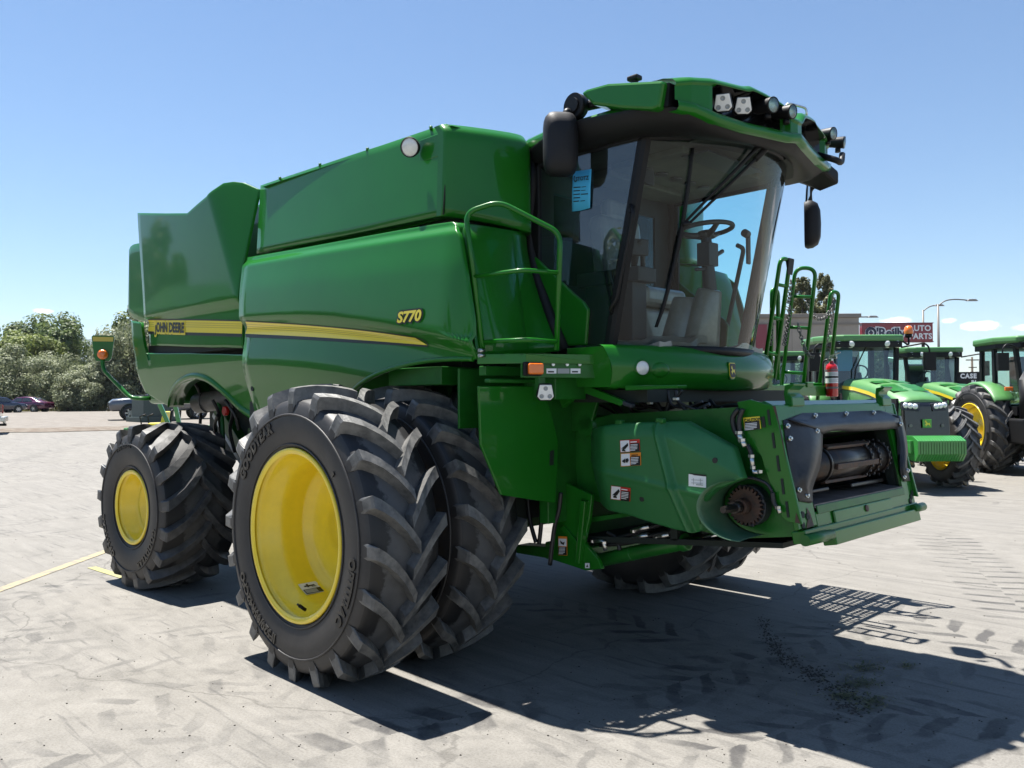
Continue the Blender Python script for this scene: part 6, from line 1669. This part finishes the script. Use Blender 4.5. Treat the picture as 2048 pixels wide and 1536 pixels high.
obj('leg', MB().box((-.9, 0, .32), (.1, .1, .66)).box((.9, 0, .32), (.1, .1, .66)).box((-.9, .9, .32), (.1, .1, .66)).box((.9, .9, .32), (.1, .1, .66)), 'green_dull', im)
# ------------------------------------------------------------------ invented surroundings out of view, added for their reflections in paint and glass
M['shop_wall'] = mat('shop_metal_wall', (.20, .185, .16), .7, var=.1, vscale=.5)
M['shop_dark'] = mat('shop_door_dark', (.03, .04, .035), .5)
sh_ = thing('workshop_building', 'long beige dealership workshop across the yard, opposite the stripe side of the combine harvester', 'building', (-28, -44, 0), R_(-45))
obj('wall', MB().bb(-34, 30, -9, 9, -.1, 6.6), 'shop_wall', sh_, bevel=.03)
obj('roof', MB().prism([(-34.4, -9.4, 6.6), (-34.4, 9.4, 6.6), (-34.4, 0, 8.4)], (64.8, 0, 0)), 'green_dull', sh_)
for x in (-22, -10, 2, 14): obj('door', MB().bb(x-2.2, x+2.2, 9.0, 9.05, 0, 4.6), 'shop_dark', sh_)
sg_labels = ['broadleaf tree towering left of the workshop across the yard', 'broadleaf tree towering right of the workshop across the yard', 'broadleaf tree rising behind the middle of the workshop across the yard']
for k, (x, y, h, w) in enumerate(((-60, -22, 13, 12), (-2, -66, 12, 12), (-40, -62, 15, 14))):
    tree('broadleaf_tree', sg_labels[k], 'tree', (x, y, -.1), h, w, 'leaf_green', 14, 2200, .9, 90+k, .2, 'trees round the workshop')
# ------------------------------------------------------------------ tractors parked on the right
FH_ = Vector((FW.x, FW.y, 0)).normalized(); RH_ = Vector((FW.y, -FW.x, 0)).normalized()
def spot_(lat, d): p = CAM+FH_*d+RH_*lat; return Vector((p.x, p.y, 0))
TRZ = _yaw+math.pi
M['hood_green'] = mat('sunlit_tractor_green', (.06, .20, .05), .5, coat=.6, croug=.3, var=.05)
def tractor_wheel(parent, x, y, s, rz):
    t = bpy.data.objects.new('wheel', None); COL.objects.link(t); t.parent = parent; t.location = (x, y, .94*s); t.rotation_euler.z = rz; t.scale = (s, s*1.0, s)
    obj('tyre', front_tyre, [], t); obj('rim', tr_rim, 'yellow', t)
tr_rim = rim(.547, .52, -.06)
def make_tractor(label, lat, d, weights=False, beacon=False, stack=False, group='tractors parked in a row'):
    t = thing('tractor', label, 'tractor', spot_(lat, d), TRZ, group)
    # hood
    secs = [(-.05, .50, 2.20), (.6, .50, 2.16), (1.3, .49, 2.06), (1.9, .47, 1.93), (2.35, .45, 1.80), (2.52, .43, 1.72)]
    rows = []
    for x, w, z in secs: rows.append([Vector((x, y*w, z+dz)) for y, dz in ((-1.02, -.62), (-1.03, -.30), (-1.0, -.13), (-.88, -.04), (-.45, .0), (0, .012), (.45, 0), (.88, -.04), (1.0, -.13), (1.03, -.30), (1.02, -.62))])
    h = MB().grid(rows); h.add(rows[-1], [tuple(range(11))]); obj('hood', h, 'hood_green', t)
    vn = MB()
    for x0, x1 in ((.95, 1.28), (1.45, 2.05)):
        for y in (-1, 1):
            def hz(x):
                for (a, w, z), (b, w2, z2) in zip(secs, secs[1:]):
                    if a <= x <= b: return z+(z2-z)*(x-a)/(b-a)
            vn.add([(x0, y*.05, hz(x0)+.016), (x1, y*.05, hz(x1)+.016), (x1, y*.36, hz(x1)+.006), (x0, y*.36, hz(x0)+.006)], [(0, 1, 2, 3)])
    obj('hood_vent', vn, 'dark_grey' if False else 'green_dull', t)
    sp_ = MB()
    for s in (-1, 1):
        for mi, (a, b) in enumerate((((-.16, -.235)), ((-.235, -.255)))):
            sp_.mat(mi).grid([[Vector((x, s*(w*1.035+.004), z+k)) for x, w, z in secs[:5]] for k in (a, b)])
    obj('stripe_decal', sp_, ['decal_yellow', 'ink'], t)
    obj('hood_side', MB().bb(.0, 2.45, -.49, -.44, 1.0, 1.75).bb(.0, 2.45, .44, .49, 1.0, 1.75), 'black', t)
    gr = MB().prism([(2.50, -.45, 1.70), (2.58, -.40, 1.62), (2.62, -.38, .95), (2.45, -.42, .92)], (0, .84, 0)); gr.bb(2.0, 2.56, -.43, .43, .9, 1.62)
    obj('grille', gr, 'black_gloss', t, bevel=.02)
    for s in (-1, 1):
        obj('headlight', MB().prism([(2.555, s*.10, 1.655), (2.53, s*.44, 1.70), (2.55, s*.44, 1.53), (2.60, s*.13, 1.51)], (.03, 0, 0)), 'dark_grey', t, bevel=.01)
        for k in range(3): obj('headlamp_lens', MB().lathe([(0, .055), (.012, .05), (.03, .03), (.034, 0)], (2.595-.012*k, s*(.20+.085*k), 1.60+.012*k), (1, .2*s, .1), 18), 'lens', t)
        obj('lamp_dot', MB().cyl((2.60, s*.30, 1.02+.22), (2.63, s*.30, 1.02+.22), .03), 'grey_metal', t)
    e = MB().box((2.635, 0, 1.28), (.02, .17, .16)); e.mat(1).add([(2.648, y*2.0, 1.28+z*2.0) for y, z in deer], [tuple(range(len(deer)))]); obj('emblem', e, ['decal_green', 'decal_yellow'], t, bevel=.008)
    obj('chassis', MB().bb(-1.6, 2.4, -.32, .32, .75, 1.15).bb(-1.6, -.4, -.5, .5, .8, 1.6).bb(1.55, 1.85, -.75, .75, .70, .86).bb(-1.2, -.9, -.95, .95, .88, 1.12).bb(2.3, 2.9, -.25, .25, .62, .80), 'green_dull', t, bevel=.01)
    # cab
    cb = MB()
    for s in (-1, 1):
        for p, q in (((.02, s*.62, 1.5), (-.10, s*.72, 2.92)), ((-.75, s*.80, 1.5), (-.78, s*.80, 2.92)), ((-1.45, s*.72, 1.7), (-1.42, s*.72, 2.92))):
            cb.prism([Vector(p)+Vector((-.05, -.04, 0)), Vector(p)+Vector((.05, -.04, 0)), Vector(p)+Vector((.05, .04, 0)), Vector(p)+Vector((-.05, .04, 0))], Vector(q)-Vector(p))
    cb.bb(-1.5, .06, -.8, .8, 1.35, 1.55)
    obj('cab_frame', cb, 'black', t)
    obj('cab_window', MB().add([(.0, -.60, 1.55), (.0, .60, 1.55), (-.10, .70, 2.9), (-.10, -.70, 2.9)], [(0, 1, 2, 3)]), 'glass_tractor', t)
    for s in (-1, 1):
        obj('cab_window', MB().add([(.0, s*.62, 1.55), (-.75, s*.81, 1.55), (-.78, s*.81, 2.9), (-.10, s*.72, 2.9)], [(0, 1, 2, 3)]).add([(-.75, s*.81, 1.55), (-1.45, s*.73, 1.7), (-1.42, s*.73, 2.9), (-.78, s*.81, 2.9)], [(0, 1, 2, 3)]), 'glass_tractor', t)
    obj('cab_window', MB().add([(-1.46, -.70, 1.7), (-1.46, .70, 1.7), (-1.43, .70, 2.9), (-1.43, -.70, 2.9)], [(0, 1, 2, 3)]), 'glass_tractor', t)
    rf = MB().prism([(.10, -.80, 2.99), (.18, -.55, 2.99), (.18, .55, 2.99), (.10, .80, 2.99), (-.6, .95, 3.01), (-1.5, .92, 2.99), (-1.62, .7, 2.99), (-1.62, -.7, 2.99), (-1.5, -.92, 2.99), (-.6, -.95, 3.01)], (0, 0, .16))
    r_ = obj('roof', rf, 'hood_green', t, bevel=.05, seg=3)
    obj('roof_underside', MB().prism([(.14, -.74, 2.87), (.20, -.5, 2.87), (.20, .5, 2.87), (.14, .74, 2.87), (-.6, .88, 2.9), (-1.5, .86, 2.87), (-1.5, -.86, 2.87), (-.6, -.88, 2.9)], (0, 0, .13)), 'black', t, bevel=.01)
    for y in (-.64, -.40, .40, .64):
        obj('roof_lamp', MB().lathe([(-.02, .02), (0, .085), (.03, .075), (.045, .03), (.047, 0)], (.165-.05*(abs(y) > .5), y, 2.935), (1, .5*y, -.15), 20), 'lamp_white', t)
    obj('operator_seat', MB().box((-.85, 0, 1.95), (.5, .5, .15)).box((-1.08, 0, 2.35), (.14, .5, .75)).box((-.6, -.35, 2.05), (.5, .16, .1)), 'dark_grey', t, bevel=.04)
    sw = MB(); c = Vector((-.38, 0, 2.32)); sw.tube([c+Vector((.08*math.cos(2*math.pi*i/20), .2*math.sin(2*math.pi*i/20), .17*math.cos(2*math.pi*i/20))) for i in range(20)], .018, 6, closed=True).cyl(c, (-.1, 0, 1.6), .05)
    obj('steering_wheel', sw, 'dark_grey', t)
    obj('wiper_arm', MB().tube([(.03, .02, 2.95), (.04, -.25, 2.4), (.05, -.3, 1.95)], .014, 6), 'black', t)
    for s in (-1, 1):
        fd = MB(); rows = []
        for k in range(17):
            a = R_(38+92*k/16); x, z = -1.05-1.12*math.cos(math.pi-a) if False else -1.05+1.10*math.cos(a), 1.02+1.12*math.sin(a)
            rows.append([Vector((x, s*y, z+dz)) for y, dz in ((.70, 0), (.95, .0), (1.12, -.01), (1.16, -.05))])
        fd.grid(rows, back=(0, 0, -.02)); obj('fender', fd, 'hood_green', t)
        mm = MB().tube(rnd([Vector((.05, s*.75, 2.87)), Vector((.3, s*1.15, 2.95)), Vector((.3, s*1.25, 2.85)), Vector((.3, s*1.25, 2.6))], .08), .02, 8).box((.3, s*1.25, 2.55), (.10, .24, .40))
        obj('side_mirror', mm, 'black', t, bevel=.03)
        obj('marker_lamp', MB().box((.06, s*.98, 1.95), (.06, .18, .09)), 'orange', t, bevel=.015)
        tractor_wheel(t, -1.05, s*.98, 1.09, 0 if s < 0 else math.pi)
        tractor_wheel(t, 1.70, s*.92, .84, 0 if s < 0 else math.pi)
    if stack: ex = MB().cyl((.28, -.66, 1.25), (.28, -.66, 2.15), .19, n=24).cyl((.28, -.66, 2.35), (.28, -.66, 3.15), .075, n=18)
    if stack: exh = obj('exhaust_stack', ex, 'black', t); obj('exhaust_cone', MB().cyl((.28, -.66, 2.15), (.28, -.66, 2.38), .19, .075, n=24, caps=False), 'grey_metal', exh)
    obj('fuel_tank', MB().bb(-.4, 1.0, -.95, -.45, .72, 1.28), 'black', t, bevel=.05)
    obj('step', MB().bb(.0, .4, .75, 1.05, .5, .54).bb(.0, .4, .75, 1.05, .85, .89).bb(.0, .4, .75, 1.05, 1.2, 1.24), 'black', t)
    if beacon:
        obj('beacon', MB().lathe([(0, .09), (.06, .10), (.14, .085), (.18, .05), (.19, 0)], (-.15, 1.02, 3.18), (0, 0, 1), 20), 'orange', t)
        obj('beacon_arm', MB().tube(rnd([Vector((-.15, .85, 3.05)), Vector((-.15, 1.02, 2.92)), Vector((-.15, 1.02, 3.18))], .06), .022, 8).cyl((-.15, 1.02, 3.10), (-.15, 1.02, 3.18), .07), 'black', t)
    if weights:
        for k in range(18):
            y = -.42+.84*k/17
            obj('front_weight', MB().prism([(2.72, y-.022, .62), (3.06, y-.022, .60), (3.18, y-.022, .74), (3.18, y-.022, .98), (2.99, y-.022, 1.06), (2.72, y-.022, 1.06)], (0, .042, 0)), 'green_light', t, bevel=.006)
        obj('weight_bracket', MB().bb(2.75, 3.0, -.50, -.44, .74, .98).bb(2.8, 2.9, -.56, -.48, .8, .9), 'green_light', t, bevel=.01)
    return t
M['decal_green'] = mat('emblem_green', (.05, .30, .03), .3, coat=.5)
make_tractor('green tractor with a stack of green front weights and an orange roof beacon', 7.80, 18.15, True, True)
make_tractor('green tractor cut by the right picture edge, black exhaust stack before its cab', 12.15, 18.6, stack=True)
make_tractor('green tractor whose cab shows between the weighted tractor and the right edge', 11.65, 22.8)
make_tractor('green tractor farthest left, its roof showing behind the combine harvester ladder rails', 8.1, 24.5)
ps_ = MB(); c = at(1690, 721, D=18.9)
e1_ = RH_*.17; ps_.prism([c-e1_+Vector((0, 0, -.24)), c+e1_+Vector((0, 0, -.24)), c+e1_+Vector((0, 0, .24)), c-e1_+Vector((0, 0, .24))], FH_*.004)
tag(obj('paper_sheet', ps_, 'paper'), 'small blue paper sheet taped inside the windscreen of the tractor with front weights', 'paper sheet')
# ------------------------------------------------------------------ store, signs, lamp posts
M['stucco'] = mat('beige_stucco', (.30, .26, .22), .9, c2=(.36, .315, .265), vscale=.8, bump=.2, bscale=20)
M['stucco_trim'] = mat('roof_coping', (.22, .19, .16), .7)
M['maroon'] = mat('maroon_panel', (.20, .02, .035), .45, coat=.3)
M['sign_red'] = mat('sign_red', (.235, .012, .022), .35, coat=.5)
M['sign_navy'] = mat('sign_navy', (.03, .035, .07), .4)
M['pole_grey'] = mat('painted_pole', (.13, .12, .11), .5, metal=.4)
M['wood_pole'] = mat('weathered_wood_pole', (.10, .08, .06), .9, var=.2)
def frame_at(u, v, d):
    """world matrix: x to the right of the picture, y away from the camera, z up"""
    p = CAM+(at(u, v, D=1)-CAM)*d
    m = Matrix((RH_, FH_, Vector((0, 0, 1)))).transposed().to_4x4(); m.translation = p; return m
D_ = 38; sc_ = FPX/D_
bm = frame_at(1718, 627, D_); H_ = bm.translation.z
b = thing('store_building', 'beige flat roofed store with a maroon panel behind the ladder rails', 'building', (bm.translation.x, bm.translation.y, 0)); b.rotation_euler.z = _yaw-math.pi/2
obj('wall', MB().bb(-14, 0, 0, 16, -.1, H_-.18), 'stucco', b, bevel=.02)
obj('coping', MB().bb(-14.08, .08, -.08, 16.1, H_-.18, H_), 'stucco_trim', b, bevel=.015); obj('wall_band', MB().bb(-14.03, .03, -.035, 0, H_-.52, H_-.42), 'stucco_trim', b)
for x in (-8.4, -3.4-1.1): pass
x0 = (1511-1718)/sc_; x1 = (1533-1718)/sc_
obj('wall_panel', MB().bb(x0, x1, -.06, .0, H_-1.65, H_-.48), 'maroon', b, bevel=.01)
obj('door', MB().bb(-1.6, -.6, -.04, 0, 0, 2.2), 'maroon', b); obj('window', MB().bb(-6, -2.6, -.04, 0, .9, 2.4), 'car_glass', b)
for x in (-3.1, -7.2, -11.2): obj('wall_joint', MB().bb(x-.015, x+.015, -.005, .0, 0, H_-.55), 'stucco_trim', b)
D_ = 42; sc_ = FPX/D_; sm_ = frame_at(1792, 665.5, D_); w, h = 141/sc_, 36/sc_
sg = thing('store_sign', "long red sign reading O'Reilly AUTO PARTS on two poles above the tractors", 'sign', sm_.translation, _yaw-math.pi/2)
obj('board', MB().box((0, 0, 0), (w, .35, h)), 'sign_red', sg, bevel=.02)
obj('frame', MB().bb(-w/2-.03, w/2+.03, -.19, .19, h/2, h/2+.04).bb(-w/2-.03, w/2+.03, -.19, .19, -h/2-.04, -h/2), 'maroon', sg)
tx = MB(); bgm = MB()
def st_(mb, s, size, x, z, y, bold, **k):
    vs, fs = text_mesh(s, size, 0, bold, **k); mb.add([(x+v.x, y, z+v.y) for v in vs], fs)
st_(bgm, "O'Reilly", .66, -.62, -.235, -.180, .075, spacing=.95); obj('lettering', bgm, 'white', sg)
st_(tx, "O'Reilly", .66, -.62, -.235, -.186, .018, spacing=.95); obj('lettering', tx, 'sign_navy', sg)
rg_ = MB(); rg_.tube([(-1.36+.245*math.cos(2*math.pi*i/24), -.186, .0+.26*math.sin(2*math.pi*i/24)) for i in range(24)], .03, 6, closed=True)
for a in (90, 210, 330): rg_.cyl((-1.36+.055*math.cos(R_(a)), -.190, .02+.055*math.sin(R_(a))), (-1.36+.055*math.cos(R_(a)), -.184, .02+.055*math.sin(R_(a))), .055, n=12)
obj('logo', rg_, 'sign_navy', sg)
a_ = MB(); st_(a_, 'AUTO', .40, 1.12, .08, -.182, .012, spacing=1.05); st_(a_, 'PARTS', .40, 1.16, -.33, -.182, .012, spacing=1.05); obj('lettering', a_, 'white', sg)
for x in (-w*.3, w*.39): obj('pole', MB().cyl((x, .05, -sm_.translation.z-.1), (x, .05, -h/2), .08, n=14), 'pole_grey', sg)
def lamp_post(label, u, vtop, d, arm):
    m = frame_at(u, vtop, d); sc = FPX/d; g = thing('street_lamp', label, 'street lamp', (m.translation.x, m.translation.y, 0), _yaw-math.pi/2, 'street lamps behind the store sign')
    H = m.translation.z
    obj('pole', MB().cyl((0, 0, -.1), (0, 0, H), .11, .07, n=12), 'pole_grey', g)
    P = [Vector((du/sc, 0, H-dv/sc)) for du, dv in arm]
    obj('arm', MB().tube(resample([Vector((0, 0, H-.1))]+P, 16, True), .045, 8), 'pole_grey', g)
    e = P[-1]; hd = MB().box(e+Vector((.35, 0, .02)), (.8, .3, .14), taper=.6); obj('lamp_head', hd, 'grey_metal', g, bevel=.03)
lamp_post('street lamp with the longer arm reaching right above the tractors', 1876, 609, 58, [(14, -7), (32, -10), (52, -9), (58, -8)])
lamp_post('street lamp with the short low arm standing just left of the taller one', 1846, 620, 64, [(10, -5), (18, -8), (23, -9)])
lamp_post('street lamp half hidden behind the store, only its arm showing', 1706, 640, 60, [(10, -5), (24, -6), (30, -6)])
pm = frame_at(1944, 714, 95); s_ = FPX/95; pp = thing('power_pole', 'wooden power pole with crossarm and transformers far behind the right tractors', 'power pole', (pm.translation.x, pm.translation.y, 0), _yaw-math.pi/2)
H = pm.translation.z
obj('pole', MB().cyl((0, 0, -.1), (0, 0, H), .16, .11, n=10), 'wood_pole', pp); obj_split('crossarm', MB().box((0, -.1, H-.35), (1.5, .12, .12)).box((0, -.1, H-1.2), (.9, .1, .1)), 'wood_pole', pp)
obj('transformer', MB().cyl((-.35, -.2, H-2.6), (-.35, -.2, H-1.7), .26, n=14).cyl((.35, -.2, H-2.6), (.35, -.2, H-1.7), .26, n=14), 'pole_grey', pp)
cm = frame_at(1934, 757, 52); s_ = FPX/52; cs_ = thing('dealer_sign', 'black sign with white letters low between the right tractors', 'sign', cm.translation, _yaw-math.pi/2)
obj('board', MB().box((0, 0, 0), (52/s_, .25, 26/s_)), 'black', cs_, bevel=.02)
q = MB(); st_(q, 'CASE', .40, .02, .02, -.13, .02, spacing=1.15); st_(q, 'IH', .30, .35, -.33, -.13, .02); obj('lettering', q, 'white', cs_)
obj('pole', MB().cyl((0, 0, -cm.translation.z), (0, 0, -13/s_), .1), 'pole_grey', cs_)
# distant trees along the right-hand horizon: one mass
ft = MB(); rg = random.Random(9)
for k in range(9000):
    u = rg.uniform(1450, 2900); d = rg.uniform(150, 175); p = at(u, 797, D=d); hmax = 2.6+1.8*noise.noise(Vector((u*.012, 1, 0)))+1.2*noise.noise(Vector((u*.05, 4, 0)))
    c = Vector((p.x, p.y, rg.uniform(0, max(.5, hmax)))); n = Vector((rg.gauss(0, 1), rg.gauss(0, 1), rg.gauss(0, .6))).normalized(); e = n.orthogonal().normalized(); g = n.cross(e); s = rg.uniform(.3, .8)
    ft.add([c-e*s, c-g*s, c+e*s, c+g*s], [(0, 1, 2, 3)])
tag(obj('far_tree_line', ft, 'leaf_green'), 'low dark line of trees on the right horizon', None, None, 'stuff')
# clippings and dirt on the asphalt in the machine's shadow
def on_g(u, v): return at(u, v, Z=0)
M['clipping'] = leaf_mat('grass_clippings', (.06, .08, .025), (.13, .14, .06), (.24, .22, .11))
gc = MB(); rg = random.Random(3)
for (u, v, su, sv, n) in ((1735, 1337, 38, 10, 130), (1722, 1368, 40, 8, 150), (1690, 1392, 26, 9, 120), (1748, 1405, 34, 14, 150), (1815, 1332, 18, 5, 50), (1690, 1350, 110, 60, 70)):
    for k in range(n):
        p = on_g(rg.gauss(u, su*.55), rg.gauss(v, sv*.6)); a = rg.uniform(0, 6.28); L_ = rg.uniform(.015, .06); w = rg.uniform(.0015, .004)
        d = Vector((math.cos(a), math.sin(a), rg.uniform(-.05, .35))); s = Vector((-d.y, d.x, 0))*w; q = p+d*L_*.5+Vector((rg.uniform(-.01, .01), rg.uniform(-.01, .01), .004)); e = p+d*L_+Vector((rg.uniform(-.02, .02), rg.uniform(-.02, .02), -.002)); p = p+Vector((0, 0, .002+rg.random()*.012))
        gc.add([p-s, p+s, q+s+Vector((0, 0, .004)), q-s+Vector((0, 0, .004)), e], [(0, 1, 2, 3), (3, 2, 4)])
tag(obj('grass_clippings', gc, 'clipping'), 'pale grass clippings scattered on the shaded asphalt', None, None, 'stuff')
M['soil'] = mat('dark_soil_crumbs', (.06, .052, .044), .95, var=.4, vscale=40)
dc = MB(); path = [(1528, 1240), (1540, 1275), (1555, 1300), (1580, 1325), (1620, 1345), (1655, 1370), (1690, 1400), (1710, 1425)]
P_ = resample(path if False else [Vector((u, v, 0)) for u, v in path], 60, True)
for k in range(750):
    t = rg.random(); q = P_[int(t*59)]; w = 3+7*t; p = on_g(q.x+rg.gauss(0, w*2.2), q.y+rg.gauss(0, w*1.0)); s = rg.uniform(.002, .0075)*(1+.3*t)
    dc.box(p+Vector((0, 0, s*.3)), (s*2, s*1.5, s*.8), Matrix.Rotation(rg.uniform(0, 3), 3, 'Z'), .6)
tag(obj('soil_crumbs', dc, 'soil'), 'dark line of soil crumbs in the shadow in front of the combine harvester', None, None, 'stuff')
pb = MB()
for k in range(500):
    p = on_g(rg.uniform(0, 2048), rg.uniform(1000, 1530)**1.0); s = rg.uniform(.002, .006); pb.box(p+Vector((0, 0, s*.4)), (s*2, s*1.6, s), Matrix.Rotation(rg.uniform(0, 3), 3, 'Z'), .6)
tag(obj('pebbles', pb, 'soil'), 'small dark grit scattered over the pale asphalt', None, None, 'stuff')
# ------------------------------------------------------------------ thin summer haze: fades only the far hills
hz = bpy.data.materials.new('haze_air'); hz.use_nodes = True
N_ = hz.node_tree.nodes; N_.remove(N_['Principled BSDF'])
pv_ = N_.new('ShaderNodeVolumePrincipled'); pv_.inputs['Color'].default_value = (.72, .85, 1, 1); pv_.inputs['Density'].default_value = .000085; pv_.inputs['Anisotropy'].default_value = .2
hz.node_tree.links.new(pv_.outputs[0], N_['Material Output'].inputs['Volume'])
M['haze_air'] = hz
hb_ = obj('haze', MB().bb(-4450, 4450, -4450, 4450, -4, HILL_TOP+6), 'haze_air')
tag(hb_, 'thin blue haze over the far hills', None, None, 'stuff')
